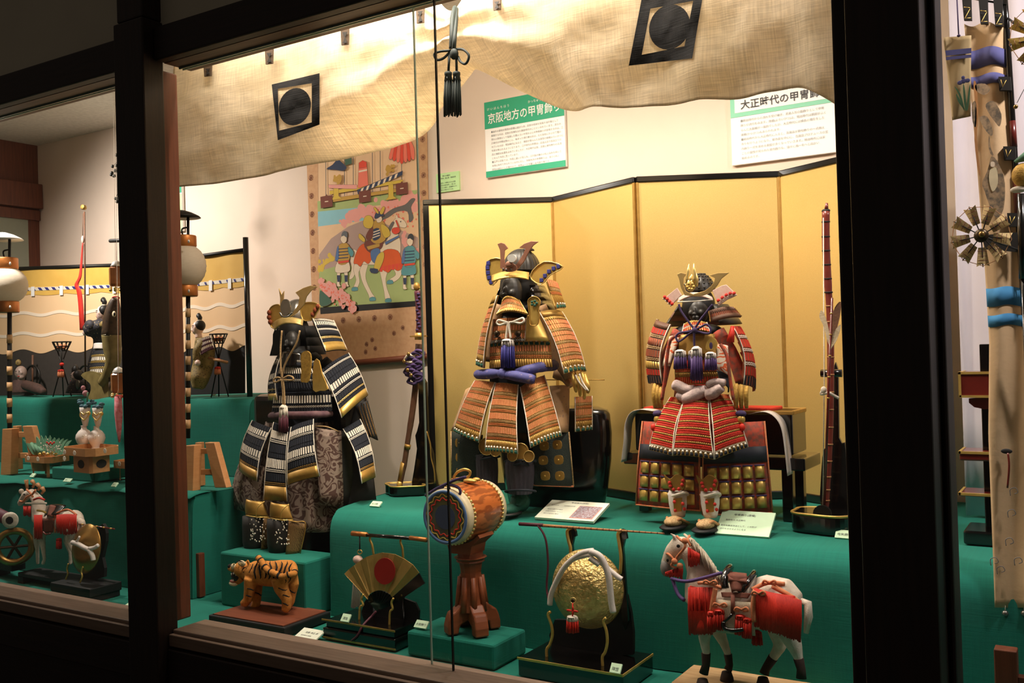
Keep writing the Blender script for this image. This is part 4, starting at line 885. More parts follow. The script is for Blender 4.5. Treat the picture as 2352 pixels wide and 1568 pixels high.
plate(A, 'horn', 'horn_gold', [q(a, b, BY-.085) for a, b in ((345, 248), (328, 220), (330, 150), (322, 95), (338, 130), (350, 110), (348, 150), (346, 225))], .003, bevel=.0008)
plate(A, 'crest_mirror', 'steel_grey', [q(358+26*math.cos(t*.35), 197+44*math.sin(t*.35), BY-.09) for t in range(18)], .004)
rod(A, 'crest_base', 'steel_grey', spline([q(330, 225, BY-.092), q(345, 246, BY-.092), q(375, 244, BY-.092), q(395, 225, BY-.092)], 4), 2.2, 6)
mask(A, 'mask_black', *q(385, 385, BY-.01), 20, 28)
neckguard(A, 'black_matte', q(420, 290, BY+.04), 46, 62, 4, 62, 3, -25, 215)
blob(A, 'head_form', 'black_matte', q(405, 340, BY+.04), (36, 38, 48))
for pts in ([(435, 320), (415, 390), (370, 470), (345, 530), (341, 572)], [(340, 320), (333, 400), (333, 500), (340, 572)], [(338, 575), (345, 640), (346, 715)], [(346, 575), (352, 640), (354, 715)], [(340, 575), (318, 568), (296, 580), (305, 594), (338, 580)], [(345, 575), (375, 560), (398, 568), (396, 582), (350, 580)]):
    rod(A, 'chin_cord', 'beige_braid', spline([q(a, b, BY-.095) for a, b in pts], 4), 2.2, 7)
tassel(A, *q(349, 712, BY-.095), 11, 28, 34, 'white_cord', 'maroon_silk', 11)
plate(A, 'cheek_flap', 'black_matte', [q(a, b, BY-.03) for a, b in ((300, 318), (345, 318), (352, 420), (325, 438), (290, 432), (292, 340))], .006)
lam(A, 'neck_guard_flap', [q(500, 258, BY-.01), q(610, 268, BY+.08), q(682, 425, BY+.08), q(570, 432, BY-.03)], [(.5, 'braid', 'white_cord'), (.8, 'cords', 'white_cord'), (.5, 'flat', 'black_cord'), (.5, 'braid', 'white_cord'), (1, 'flat', 'black_cord'), (.6, 'braid', 'gold_bright'), (.6, 'cords', 'black_cord'), (1.6, 'flat', 'gold')], .006, 0, 12, 'black_cord', 'white_cord', 21)
turn(A, 'cuirass_core', 'black_matte', (q(440, 0, 0)[0], BY+.035), [(795, 34), (820, 52), (900, 60), (960, 60)], 24)
curved(A, 'breast_plate', 'black_lacquer', [q(345, 432, BY-.055), q(445, 440, BY-.04), q(440, 515, BY-.05), q(330, 520, BY-.065)], .012)
rk = lambda w, b: [(1.1, 'cords', w), (.5, 'braid', b)]
lam(A, 'chest_plates', [q(318, 470, BY-.05), q(520, 480, BY-.03), q(600, 640, BY-.03), q(292, 645, BY-.06)], [(.5, 'braid', 'white_cord'), (.8, 'flat', 'black_cord'), (1.1, 'cords', 'white_cord'), (.8, 'cords', 'black_cord'), (.5, 'braid', 'white_cord'), (1.1, 'cords', 'black_cord'), (.5, 'braid', 'black_cord')], .014, 0, 22, 'black_cord', 'white_cord', 22)
lam(A, 'belly_plates', [q(298, 645, BY-.062), q(600, 640, BY-.03), q(606, 745, BY-.03), q(288, 750, BY-.06)], [(.6, 'braid', 'black_cord'), (1.5, 'cords', 'white_cord'), (.4, 'braid', 'black_cord'), (.5, 'braid', 'white_cord'), (.7, 'cords', 'black_cord')], .016, 0, 24, 'black_cord', None, 23)
plate(A, 'shoulder_strap_guard', 'gold_fabric', spline([q(a, b, BY-.085) for a, b in ((440, 450), (465, 428), (490, 445), (492, 510), (480, 588), (455, 594), (440, 585), (443, 520))], 3, True), .004)
plate(A, 'chest_leather', 'gold', spline([q(a, b, BY-.06) for a, b in ((508, 485), (535, 480), (550, 545), (582, 630), (540, 638), (504, 634))], 2, True), .004)
rows_w = [(.6, 'cords', 'black_cord'), (.6, 'braid', 'white_cord'), (1.2, 'cords', 'black_cord'), (1.0, 'cords', 'black_cord'), (1.3, 'cords', 'white_cord'), (.5, 'braid', 'black_cord'), (.6, 'braid', 'white_cord'), (1.0, 'cords', 'black_cord'), (.5, 'braid', 'gold_bright'), (.6, 'cords', 'black_cord'), (1.5, 'flat', 'gold')]
lam(A, 'shoulder_board', [q(545, 530, BY-.02), q(690, 440, BY+.07), q(795, 665, BY+.08), q(655, 785, BY-.04)], rows_w, .014, .012, 14, 'black_cord', 'white_cord', 24)
lam(A, 'shoulder_board', [q(310, 480, BY-.02), q(335, 460, BY-.055), q(320, 690, BY-.07), q(275, 690, BY-.01)], rows_w, .004, .01, 5, 'black_cord', 'white_cord', 25)
rod(A, 'sash', 'plum_sash', spline([q(275, 772, BY-.03), q(330, 768, BY-.06), q(420, 768, BY-.075), q(520, 765, BY-.065), q(605, 760, BY-.02)], 4), [5, 8, 9, 9, 9, 9, 9, 9, 9, 9, 9, 9, 9, 8, 8, 7, 6], 10)
turn(A, 'waist_cloth', 'navy_leather', (q(440, 0, 0)[0], BY), [(945, 46), (970, 46), (1000, 46), (1050, 46)], 24)
blob(A, 'shoulder_pad', 'black_matte', q(430, 460, BY+.03), (58, 40, 24)); rod(A, 'arm_sleeve', 'dotted_black', spline([q(560, 480, BY+.07), q(640, 560, BY+.11), q(715, 690, BY+.13)], 4), [13]*9, 12)
rows_t = [(.8, 'cords', 'black_cord'), (1.0, 'cords', 'white_cord'), (.5, 'braid', 'white_cord'), (1.1, 'cords', 'black_cord'), (.6, 'cords', 'black_cord'), (1.2, 'cords', 'white_cord'), (.5, 'braid', 'white_cord'), (1.0, 'cords', 'black_cord'), (.5, 'braid', 'gold_dark'), (1.7, 'flat', 'gold_dark')]
lam(A, 'tasset', [q(188, 795, BY-.03), q(288, 835, BY-.07), q(212, 1120, BY-.11), q(118, 1060, BY-.05)], rows_t, .010, .012, 11, 'black_cord', 'white_cord', 26)
lam(A, 'tasset', [q(300, 805, BY-.08), q(378, 830, BY-.085), q(372, 1225, BY-.12), q(248, 1218, BY-.12)], rows_t, .008, .008, 12, 'black_cord', 'white_cord', 27)
lam(A, 'tasset', [q(392, 830, BY-.09), q(510, 788, BY-.075), q(542, 1092, BY-.10), q(374, 1138, BY-.12)], rows_t, .010, .010, 13, 'black_cord', 'white_cord', 28)
lam(A, 'tasset', [q(660, 842, BY-.02), q(750, 790, BY+.04), q(832, 1100, BY+.04), q(760, 1132, BY-.05)], rows_t, .008, .014, 10, 'black_cord', 'white_cord', 29)
# brocade skirt
def skirt(u, v):
    a = math.radians(200+u*190); x0, y0, _ = q(420, 800+v*545, 0)
    r = .105+.065*v+.006*math.sin(u*40)*v; c = P(q(430, 0, 0)[0], y0, BY+.04); w = (c-V3((0, 0, 0)))
    return V3((c.x+r*1.15*math.cos(a), BY+.04+r*.75*math.sin(a), c.z))
MB().sheet(skirt, 60, 10, .003).build('brocade_skirt', 'brocade_brown', A, smooth=True)
curved(A, 'skirt_flap', 'brocade_brown', [q(120, 1000, BY-.02), q(250, 1040, BY-.06), q(225, 1300, BY-.07), q(66, 1250, BY-.02)], .01, .008)
curved(A, 'skirt_flap', 'brocade_brown', [q(515, 835, BY-.055), q(655, 850, BY-.01), q(668, 1255, BY-.01), q(540, 1240, BY-.06)], .008, .004)
curved(A, 'skirt_flap', 'dotted_black', [q(655, 850, BY-.01), q(705, 860, BY+.03), q(725, 1240, BY+.03), q(668, 1255, BY-.012)], .003)
rod(A, 'waist_cord', 'beige_braid', spline([q(515, 826, BY-.06), q(580, 830, BY-.05), q(640, 855, BY-.02)], 4), 1.6, 6)
# hanging sleeve on the far side
curved(A, 'sleeve', 'dotted_black', [q(735, 720, BY+.10), q(795, 690, BY+.12), q(850, 900, BY+.12), q(790, 880, BY+.10)], .012)
for k in range(4): rod(A, 'sleeve_stripe', 'old_gold_cloth', spline([q(745+k*14, 722-k*7, BY+.084), q(770+k*14, 800-k*5, BY+.082), q(800+k*14, 885-k*2, BY+.084)], 4), 1.4, 5)
# knees and shin guards standing on the green box
for kx, ky, dy in ((208, 1260, BY-.135), (338, 1275, BY-.15)):
    k = curved(A, 'knee_plate', 'gold_dark', [q(kx-58, ky-48, dy), q(kx+40, ky-36, dy+.02), q(kx+62, ky+45, dy+.02), q(kx-60, ky+38, dy)], .014, .004)
    rod(k, 'rim', 'gold', spline([q(kx-58, ky+38, dy-.006), q(kx, ky+48, dy-.017), q(kx+62, ky+46, dy+.012)], 4), 1.2, 6)
    rod(k, 'rim', 'gold', spline([q(kx+40, ky-36, dy-.004), q(kx+5, ky-5, dy-.018), q(kx-5, ky+42, dy-.017)], 4), 1.2, 6)
    ya, yb = q(0, ky+40, 0)[1], q(0, ky+232, 0)[1]; X_ = q(kx-8, 0, 0)[0]
    sh = turn(A, 'shin_guard', 'dotted_black', (X_, dy+.022), [(ya, 27), (ya+20, 28), (ya+60, 28), (yb-4, 24), (yb, 20)], 24)
    for i in range(56):
        a = random.Random(i+kx).uniform(-.9, .9)*1.2; hh = random.Random(i*7+kx).uniform(.03, .72)
        s = mpp(X_, ya, dy); yy = ya+(yb-ya)*hh
        blob(sh, 'white_flower_dot', 'white_cord', (X_+27.5*math.sin(a), yy, dy+.022-27.5*s*math.cos(a)), (2.0, 1.2, 2.0), 6, 5)
    curved(A, 'leg_cloth', 'old_gold_cloth', [q(kx+38, ky+50, dy-.005), q(kx+128 if kx > 300 else kx+70, ky+70, dy+.03), q(kx+98 if kx > 300 else kx+60, ky+228, dy+.03), q(kx+20, ky+236, dy-.004)], .006)
    rod(A, 'leg_piping', 'gold_dark', spline([q(kx+38, ky+50, dy-.008), q(kx+80, ky+58, dy+.006), q(kx+128 if kx > 300 else kx+70, ky+70, dy+.022), q(kx+98 if kx > 300 else kx+60, ky+228, dy+.022)], 4), 1.3, 6)
ch = thing('armour_chest', 'tall black lacquer chest behind the black and white armour', 'chest', (-2.1, 2.16, Z0+.002))
xa_, xb_ = P(575, 1000, 2.20).x, -1.95
MB().box(max(xa_, -2.35), xb_, 2.17, 2.288, Z0+.002, P(600, 905, 2.20).z).build('chest_body', 'black_lacquer', ch, bevel=.02)
curved(ch, 'chest_cover', 'black_matte', [(790, 885, 2.22), (836, 895, 2.25), (866, 1160, 2.19), (795, 1190, 2.12)], .01)
# ================================================================== right armour: red lacing
A = thing('samurai_armour', 'small red-laced samurai armour with gold crest, nearest the right pillar', 'armour', (-.86, 2.19, Z1+.002), 'samurai armours on display')
q = Q(1440, 580, 4.612); RY = 2.22
hb_ = bowl(A, 'helm_black', q(770, 410, RY), (36, 38, 42), 12, .02)
for i in range(5):
    for j in range(9):
        t = .15+.25*i; a = math.radians(190+j*20); s = mpp(*q(770, 410, RY)); o = P(*q(770, 410, RY))
        if t < 1.3: MB().ell(o+V3((36*s*math.cos(a)*math.cos(t), 38*s*math.sin(a)*math.cos(t), 42*s*math.sin(t))), .0028, 6, 5).build('helmet_rivet', 'helm_black', hb_, smooth=True)
curved(A, 'visor', 'pink_leather', [q(545, 480, RY-.085), q(905, 470, RY-.08), q(912, 498, RY-.095), q(535, 522, RY-.10)], .014, 0, .003)
rod(A, 'visor_beads', 'white_cord', spline([q(537, 522, RY-.104), q(720, 515, RY-.115), q(912, 498, RY-.098)], 5), 1.6, 6)
for pts, y0, lace in (([(385, 490), (530, 372), (578, 450), (462, 566)], RY-.07, [(400, 470), (426, 492), (452, 518), (478, 542)]), ([(903, 402), (1000, 350), (1050, 338), (1168, 450), (1060, 500), (968, 562)], RY-.06, [(968, 506), (1010, 476), (1052, 448), (1094, 432), (1136, 430)])):
    wing = plate(A, 'turnback_wing', 'pink_leather', [q(a, b, y0) for a, b in pts], .004, bevel=.001)
    dots(wing, 'lace_dot', 'red_lace', [q(a, b, y0-.002) for a, b in lace], 4.2)
    dots(wing, 'bead', 'white_cord', [q(a+(-14 if a < 600 else 8), b+18, y0-.002) for a, b in lace], 2.2)
plate(A, 'horn', 'horn_gold', [q(a, b, RY-.11) for a, b in ((530, 228), (570, 210), (628, 224), (600, 268), (598, 340), (622, 408), (700, 440), (690, 462), (610, 452), (570, 370), (552, 280))], .003, bevel=.0008)
plate(A, 'horn', 'horn_gold', [q(a, b, RY-.11) for a, b in ((690, 462), (700, 440), (820, 405), (890, 355), (925, 300), (930, 268), (872, 240), (960, 214), (1084, 210), (1000, 275), (955, 350), (880, 425), (800, 458))], .003, bevel=.0008)
dr = blob(A, 'dragon_crest', 'gold_bright', q(675, 345, RY-.125), (12, 8, 15))
for pts, r in (([(650, 330), (640, 270), (650, 200), (658, 120)], [6, 5, 4, 1]), ([(700, 330), (722, 270), (715, 190), (708, 110)], [6, 6, 4, 1]), ([(675, 320), (678, 270), (690, 230)], [7, 5, 2]), ([(730, 360), (742, 280), (735, 210)], [5, 4, 1]), ([(640, 360), (620, 340), (612, 360)], [3, 3, 1])):
    rod(dr, 'dragon_horn', 'gold_bright', [q(a, b, RY-.125) for a, b in pts], r, 8)
for x, y in ((655, 330), (692, 330), (660, 385), (690, 388), (640, 365), (708, 360)): blob(dr, 'dragon_feature', 'gold', q(x, y, RY-.14), (3.5, 3, 3.5), 8, 6)
mask(A, 'mask_black', *q(745, 620, RY-.03), 25, 30)
neckguard(A, ['helm_black', 'brown_leather', 'helm_black'], q(800, 540, RY+.02), 58, 86, 4, 44, 3, -45, 220)
blob(A, 'head_form', 'black_matte', q(760, 560, RY), (38, 38, 44))
lam(A, 'neck_guard_flap', [q(860, 620, RY-.075), q(1130, 580, RY-.03), q(1212, 680, RY-.03), q(880, 742, RY-.085)], [(1, 'teeth', 'brown_leather'), (.8, 'cords', 'rust_lace'), (1, 'flat', 'brown_leather')], .01, 0, 16, 'brown_leather', 'gold_dark', 31)
lam(A, 'throat_guard', [q(610, 760, RY-.085), q(850, 745, RY-.085), q(885, 845, RY-.10), q(590, 850, RY-.10)], [(.6, 'teeth', 'gold'), (1, 'cords', 'red_cord'), (.6, 'braid', 'white_cord'), (1, 'cords', 'red_cord')], .012, 0, 13, 'gold_dark', 'white_cord', 32)
turn(A, 'cuirass_core', 'black_matte', (q(745, 0, 0)[0], RY+.01), [(750, 26), (775, 44), (830, 50), (900, 50)], 24)
curved(A, 'chest_leather', 'gold_dark', [q(560, 870, RY-.085), q(930, 860, RY-.08), q(950, 1100, RY-.085), q(540, 1110, RY-.09)], .012)
lam(A, 'belly_plates', [q(520, 1090, RY-.085), q(960, 1080, RY-.075), q(975, 1440, RY-.08), q(505, 1450, RY-.09)], [(.7, 'teeth', 'gold_dark'), (1.1, 'cords', 'red_cord'), (.7, 'braid', 'red_cord'), (.6, 'teeth', 'gold_dark'), (1.0, 'cords', 'red_cord'), (.8, 'braid', 'red_cord')], .014, 0, 20, 'gold_dark', None, 33)
plate(A, 'shoulder_strap_guard', 'gold', spline([q(a, b, RY-.11) for a, b in ((835, 1020), (850, 940), (900, 905), (945, 930), (950, 1000), (900, 1030))], 3, True), .004)
blob(A, 'chest_ornament', 'purple_cord', q(890, 985, RY-.115), (4, 3, 8))
for p in ([(550, 545), (570, 610), (630, 700), (705, 800)], [(905, 550), (850, 620), (780, 710), (720, 800)], [(715, 820), (660, 835), (560, 850), (520, 890), (545, 940), (600, 910), (660, 860), (710, 830)], [(725, 815), (780, 790), (840, 760), (885, 800), (880, 850), (830, 855), (770, 840), (720, 830)], [(712, 840), (712, 910), (715, 990)]):
    rod(A, 'chin_cord', 'purple_cord', spline([q(a, b, RY-.125) for a, b in p], 5), 2.6, 7)
blob(A, 'cord_knot', 'purple_cord', q(714, 822, RY-.13), (7, 5, 7))
for x, y, hw, h1, h2, sd in ((735, 990, 13, 26, 52, 41), (562, 1025, 14, 18, 26, 42), (885, 1050, 13, 16, 26, 43), (690, 1030, 9, 14, 28, 44)): tassel(A, *q(x, y, RY-.125 if x != 690 else RY-.115), hw, h1, h2, 'white_silk', 'purple_silk', sd)
rows_r = [(1, 'flat', 'brown_leather'), (1, 'cords', 'red_cord'), (.6, 'braid', 'beige_braid'), (1.2, 'teeth', 'rust_lace'), (.6, 'braid', 'beige_braid'), (1.2, 'cords', 'rust_lace'), (.6, 'braid', 'beige_braid'), (1.2, 'teeth', 'gold'), (1, 'cords', 'red_cord'), (1.2, 'cords', 'black_cord')]
lam(A, 'shoulder_board', [q(330, 705, RY-.03), q(470, 760, RY-.07), q(385, 1390, RY-.10), q(245, 1390, RY-.03)], rows_r, .014, .016, 10, 'brown_leather', 'white_cord', 34)
lam(A, 'shoulder_board', [q(1110, 780, RY-.06), q(1160, 800, RY+.02), q(1342, 1470, RY+.03), q(1220, 1400, RY-.06)], [(1, 'cords', 'red_cord'), (.5, 'braid', 'white_cord'), (1, 'cords', 'red_cord'), (.5, 'braid', 'white_cord'), (1, 'cords', 'red_cord'), (.5, 'braid', 'white_cord'), (1, 'cords', 'red_cord'), (1, 'cords', 'black_cord')], .012, .014, 8, 'rust_lace', 'white_cord', 35)
for k in range(4): rod(A, 'board_slat', 'red_cord', spline([q(1165+k*24, 830+k*110, RY-.005), q(1215+k*24, 930+k*110, RY+.0), q(1262+k*24, 1040+k*110, RY+.005)], 4), 4.2, 7)
rod(A, 'red_cord_bundle', 'red_silk', [q(1118, 780, RY-.07), q(1110, 860, RY-.075), q(1095, 945, RY-.075)], [4, 7, 9], 10)
# sleeves, sash, gloves
curved(A, 'sleeve', 'brocade_orange', [q(960, 970, RY-.10), q(1060, 1000, RY-.07), q(1095, 1340, RY-.07), q(940, 1240, RY-.11)], .014)
curved(A, 'sleeve_lining', 'navy_leather', [q(945, 1240, RY-.095), q(1095, 1260, RY-.065), q(1080, 1480, RY-.07), q(1000, 1380, RY-.10)], .01)
curved(A, 'sleeve', 'brocade_orange', [q(450, 900, RY-.08), q(560, 880, RY-.10), q(450, 1200, RY-.11), q(380, 1220, RY-.07)], .01)
for p in ([(560, 870), (460, 930), (420, 1150), (400, 1360), (370, 1560)], [(990, 970), (1060, 1100), (1095, 1350), (1130, 1560)]): rod(A, 'shoulder_cord', 'brocade_red', spline([q(a, b, RY-.115) for a, b in p], 4), 4, 7)
for p, r in (([(490, 1390), (560, 1420), (640, 1455), (720, 1440)], [9, 12, 13, 13, 13, 13, 13, 13, 12, 12, 11, 10, 9]), ([(585, 1540), (680, 1530), (770, 1480), (840, 1450)], [8, 12, 15, 17, 18, 18, 18, 17, 16, 15, 13, 12, 11]), ([(840, 1500), (900, 1490), (960, 1450), (1010, 1420)], [12, 14, 14, 14, 14, 14, 14, 13, 13, 13, 12, 12, 10]), ([(850, 1410), (900, 1380), (960, 1370), (1040, 1380)], [6, 8, 9, 9, 9, 9, 9, 9, 9, 9, 9, 9, 8]), ([(530, 1500), (600, 1540), (640, 1600)], [7, 9, 10, 10, 10, 9, 9, 8, 6])):
    rod(A, 'sash', 'mauve_sash', spline([q(a, b, RY-.115) for a, b in p], 4), r, 10)
q = Q(1420, 860, 4.127)
for x0, dx in ((350, 30), (1120, 48)):
    for k in range(3): rod(A, 'glove_plate', 'gold_fabric', spline([q(x0+k*dx, 85+k*12, RY-.09), q(x0-12+k*dx*1.05, 190, RY-.10), q(x0+k*dx, 320, RY-.095)], 5), [4, 5, 6, 6, 6, 6, 6, 6, 5, 5, 4], 8, flat=.6)
    blob(A, 'wrist_knot', 'purple_cord', q(x0+dx*.9, 370, RY-.10), (13, 8, 8)); blob(A, 'glove_hand', 'gold', q(x0+dx*.9, 425, RY-.10), (10, 8, 11)); blob(A, 'red_pompom', 'red_silk', q(x0+dx*.5+(30 if x0 > 900 else -30), 500, RY-.105), (7, 6, 9))
turn(A, 'waist_cloth', 'rust_lace', (q(745, 0, 0)[0], RY-.025), [(880, 46), (910, 50), (960, 52), (1000, 52)], 24)
blob(A, 'shoulder_pad', 'black_matte', (1602, 762, RY), (62, 36, 20))
for p in ([(1650, 760), (1685, 820), (1705, 880)], [(1560, 760), (1532, 820), (1515, 885)]): rod(A, 'arm_sleeve', 'brocade_red', spline([(a, b, RY-.03) for a, b in p], 4), [15]*9, 12)
rows_rk = [(1.3, 'cords', 'red_cord')]+[(.42, 'teeth', 'gold_dark'), (1.1, 'braid', 'red_cord', 'red_cord')]*6+[(.42, 'teeth', 'gold_dark'), (1.1, 'braid', 'red_cord', 'red_cord'), (.5, 'braid', 'white_cord', 'gold_dark'), (1.1, 'tabs', 'black_cord', 'gold_dark')]
lam(A, 'tasset', [q(505, 215, RY-.09), q(640, 230, RY-.105), q(522, 772, RY-.15), q(300, 715, RY-.10)], rows_rk, .010, .010, 15, 'gold_dark', 'white_cord', 36)
lam(A, 'tasset', [q(640, 210, RY-.105), q(858, 205, RY-.105), q(912, 806, RY-.15), q(522, 765, RY-.152)], rows_rk, .012, .010, 19, 'gold_dark', 'white_cord', 37)
lam(A, 'tasset', [q(862, 205, RY-.105), q(1045, 190, RY-.08), q(1228, 690, RY-.10), q(914, 806, RY-.15)], rows_rk, .010, .010, 16, 'gold_dark', 'white_cord', 38)
for cs, n, x0, x1 in (([q(235, 440, RY-.05), q(780, 470, RY-.10), q(785, 1290, RY-.11), q(172, 1232, RY-.06)], 0, 285, 735), ([q(805, 470, RY-.10), q(1385, 440, RY-.05), q(1462, 1310, RY-.05), q(800, 1330, RY-.11)], 1, 850, 1330)):
    ap = curved(A, 'apron', 'brocade_red', cs, .006, .004)
    f, nn = quadsurf(cs, .006, .004)
    MB().sheet(lambda u, v: f(u, .27+v*.17)+nn*.0025, 10, 2, .002).build('apron_band', 'navy_leather', ap, smooth=True)
    for r in range(3):
        for c in range(5):
            u = .14+c*.18; v = .54+r*.165; w_, h_ = .07, .068
            MB().sheet(lambda a, b: f(u+(a-.5)*2*w_, v+(b-.5)*2*h_)+nn*(.004+.002*(1-(2*a-1)**2)), 3, 2, .002).build('apron_plate', 'gold', ap, smooth=True)
            rod_ = MB().tube([f(u-w_*1.1, v-h_)+nn*.005, f(u+w_*1.1, v-h_)+nn*.005], .0018, 5).build('plate_lacing', 'purple_cord', ap, smooth=True)
    for e in ([(0, 0), (0, .5), (0, 1)], [(0, 1), (.5, 1), (1, 1)], [(1, 0), (1, .5), (1, 1)]): MB().tube([f(a, b)+nn*.002 for a, b in e], .002, 6).build('apron_hem', 'orange_cord', ap, smooth=True)
for kx, ky, yy in ((545, 1015, RY-.135), (850, 1020, RY-.14)):
    k = plate(A, 'knee_plate', 'gold_dark', spline([q(kx+a, ky+b, yy) for a, b in ((-115, -68), (-60, -25), (0, -70), (60, -50), (92, 0), (70, 75), (0, 85), (-60, 80))], 3, True), .005, bevel=.001)
    dots(k, 'red_stud', 'red_lace', [q(kx-58, ky+10, yy-.002), q(kx-50, ky+42, yy-.002), q(kx+68, ky-10, yy-.002), q(kx+60, ky+30, yy-.002), q(kx-20, ky+75, yy-.002), q(kx+30, ky+70, yy-.002)], 4.5)
    X_ = q(kx+25, 0, 0)[0]; ya, yb = q(0, ky+85, 0)[1], q(0, ky+330, 0)[1]
    sh = turn(A, 'shin_guard', 'white_silk', (X_, yy+.022), [(ya, 20), (ya+10, 22), (ya+30, 21), (yb-8, 17), (yb, 15)], 20)
    rod(sh, 'shin_tie', 'white_cord', [(X_+22*math.cos(t*.4), ya+8+4*math.sin(t*.8), yy+.022+.024*math.sin(t*.4)) for t in range(16)], 3.5, 6, closed=True)
    plate(sh, 'shin_plate', 'gold_dark', [(X_-12, ya+18, yy-.003), (X_+8, ya+16, yy-.004), (X_+7, yb-12, yy+.002), (X_-10, yb-10, yy+.003)], .003)
    dots(sh, 'red_stud', 'red_lace', [(X_-9, ya+26, yy-.005), (X_+10, ya+30, yy-.003), (X_-7, yb-14, yy+.002), (X_+14, ya+42, yy+.002)], 4.2)
    c = P(X_-6, yb+12, yy+.0); c.z = Z1+.011
    st = MB().ell(c+V3((-.004, -.004, .0)), (.030, .05, .007), 16, 6).build('sandal', 'black_matte', A, smooth=True)
    for t in (-1, 1): MB().tube([c+V3((t*.024, .02, .004)), c+V3((t*.016, -.012, .02)), c+V3((0, -.036, .010))], .004, 6).build('sandal_strap', 'rattan', st, smooth=True)
    MB().ell(c+V3((-.002, -.008, .012)), (.02, .034, .012), 12, 8).build('sock', 'beige_braid', st, smooth=True)
# low lacquer table behind with loose white tapes hanging over its ends
tbl = thing('lacquer_table', 'black lacquer table with gold edges behind the red armour', 'table', (-.8, 2.36, Z1+.002))
TY0, TY1 = 2.28, 2.40
tz = P(1830, 945, 2.34).z; xl, xr = P(1465, 960, 2.3).x, P(1835, 950, 2.34).x
bx(tbl, 'table_top', 'black_lacquer', xl, xr, TY0, TY1, tz-.10, tz, .004)
for y0 in (TY0-.003, TY1-.005): bx(tbl, 'gold_edge', 'gold_dark', xl-.002, xr+.002, y0, y0+.008, tz-.004, tz+.006, .002)
bx(tbl, 'gold_edge', 'gold_dark', xr-.004, xr+.004, TY0+.006, TY1-.006, tz-.004, tz+.006, .002)
bx(tbl, 'lower_rail', 'black_lacquer', xl-.03, xr+.03, TY0-.012, TY1+.012, tz-.135, tz-.105, .003)
for x in (xl+.005, xr-.03):
    for y0 in (TY0, TY1-.024): bx(tbl, 'leg', 'black_lacquer', x, x+.026, y0, y0+.024, Z1+.003, tz-.13, .002)
bx(tbl, 'cloth', 'red_cord', xl+.02, xr-.05, TY0+.01, TY1-.02, tz+.003, tz+.012, .003)
def tape(label, pts, y0):
    f, n = None, None
    o = MB(); L_ = spline([P(a, b, y0) for a, b in pts], 5)
    n_ = len(L_)-1
    o.sheet(lambda u, v: V3(L_[int(round(u*n_))])+V3((0, .045*v, -.0*v)), n_, 1, .0012)
    o = o.build('white_tape', 'white_silk', smooth=True); tag(o, label, 'tape')
    return o
tape('white cloth tape with a dark stripe hanging over the left table end', [q(330, 345, 0)[:2], q(200, 330, 0)[:2], q(110, 365, 0)[:2], q(62, 470, 0)[:2], q(48, 640, 0)[:2], q(25, 830, 0)[:2]], 2.235)
tape('white cloth tape with a dark stripe hanging over the right table end', [q(1230, 380, 0)[:2], q(1370, 355, 0)[:2], q(1470, 395, 0)[:2], q(1540, 500, 0)[:2], q(1575, 700, 0)[:2], q(1602, 960, 0)[:2]], 2.235)
# ------------------------------------------------------------------ caption cards
def card(label, x, y, z, w, d, lines=(), m='card_mint', th=.0035, tilt=.32, yaw=0., fs=.006, pic=False, cat='card'):
    """small caption card leaning back; (x, y) pixel of the front edge middle on level z"""
    c = PZ(x, y, z+.0015); e1 = V3((math.cos(yaw), math.sin(yaw), 0)); e2 = V3((-math.sin(yaw)*math.cos(tilt), math.cos(yaw)*math.cos(tilt), math.sin(tilt))); nn = e1.cross(e2)
    o = MB().obox(c+e2*d/2+nn*th/2, e1*w/2, e2*d/2, nn*th/2).build('caption_card', m); tag(o, label, cat, 'caption cards in the showcase')
    o.location = c
    for v_ in o.data.vertices: v_.co -= c
    M = Matrix((e1, e2, nn)).transposed().to_euler()
    for i, (l, u, v, s_) in enumerate(lines): text(o, 'caption_text', l, c+e1*(u*w)+e2*(v*d)+nn*(th+.0006), s_, 'sign_text', M)
    if pic:
        u, v, pw, ph = pic; MB().obox(c+e1*(u*w)+e2*(v*d)+nn*(th+.0008), e1*pw*w/2, e2*ph*d/2, nn*.0004).build('printed_picture', mat('printed', 'b8b4c0', .7, c2='8a5a58', vs=220, va=.9), o)
        MB().obox(c+e1*(u*w)+e2*(v*d)+nn*(th+.0005), e1*(pw*w/2+.002), e2*(ph*d/2+.002), nn*.0004).build('picture_border', 'p_pink', o)
    return o
card('white caption card with a small picture, before the orange armour', 1295, 1197, Z1, .165, .100, [('甲冑飾り(京阪)', -.12, .86, .0075), ('製作年代', -.42, .68, .0055), ('江戸時代末期', -.2, .68, .0055), ('鎧兜の飾りの様式', -.42, .46, .0055), ('武家の作法にならい', -.42, .34, .0055), ('端午の節句に飾る', -.42, .22, .0055)], 'card_white', .006, .30, .02, pic=(.26, .42, .36, .62))
card('pale mint caption card leaning before the red armour', 1704, 1232, Z1, .122, .074, [('甲冑飾り(唐櫃)', -.25, .78, .0075), ('製作年代 大正時代', -.38, .56, .0055), ('鎧兜を飾る作法として、この形が', -.44, .32, .0055), ('流行をみせるようになる', -.44, .18, .0055)], 'card_mint', .005, .62, .02)
card('tiny mint name card at the foot of the sword stand', 860, 1164, Z1, .034, .020, [('太刀飾', -.4, .3, .0075)], tilt=.6)
card('name card at the right end of the tier by the bow stand', 1942, 1238, Z1, .045, .022, [('弓矢飾り', -.42, .3, .008)], tilt=.7)
card('white caption card beside the tiger plinth, cut by the sill', 694, 1474, Z0, .072, .05, [('加藤 清正 虎', -.22, .62, .0075), ('製作年代 昭和', -.3, .38, .0055)], 'card_white', tilt=.35)
card('small name card standing on the fan stand base', 792, 1428, Z0+.055, .026, .020, [('軍扇', -.28, .25, .008)], tilt=.9)
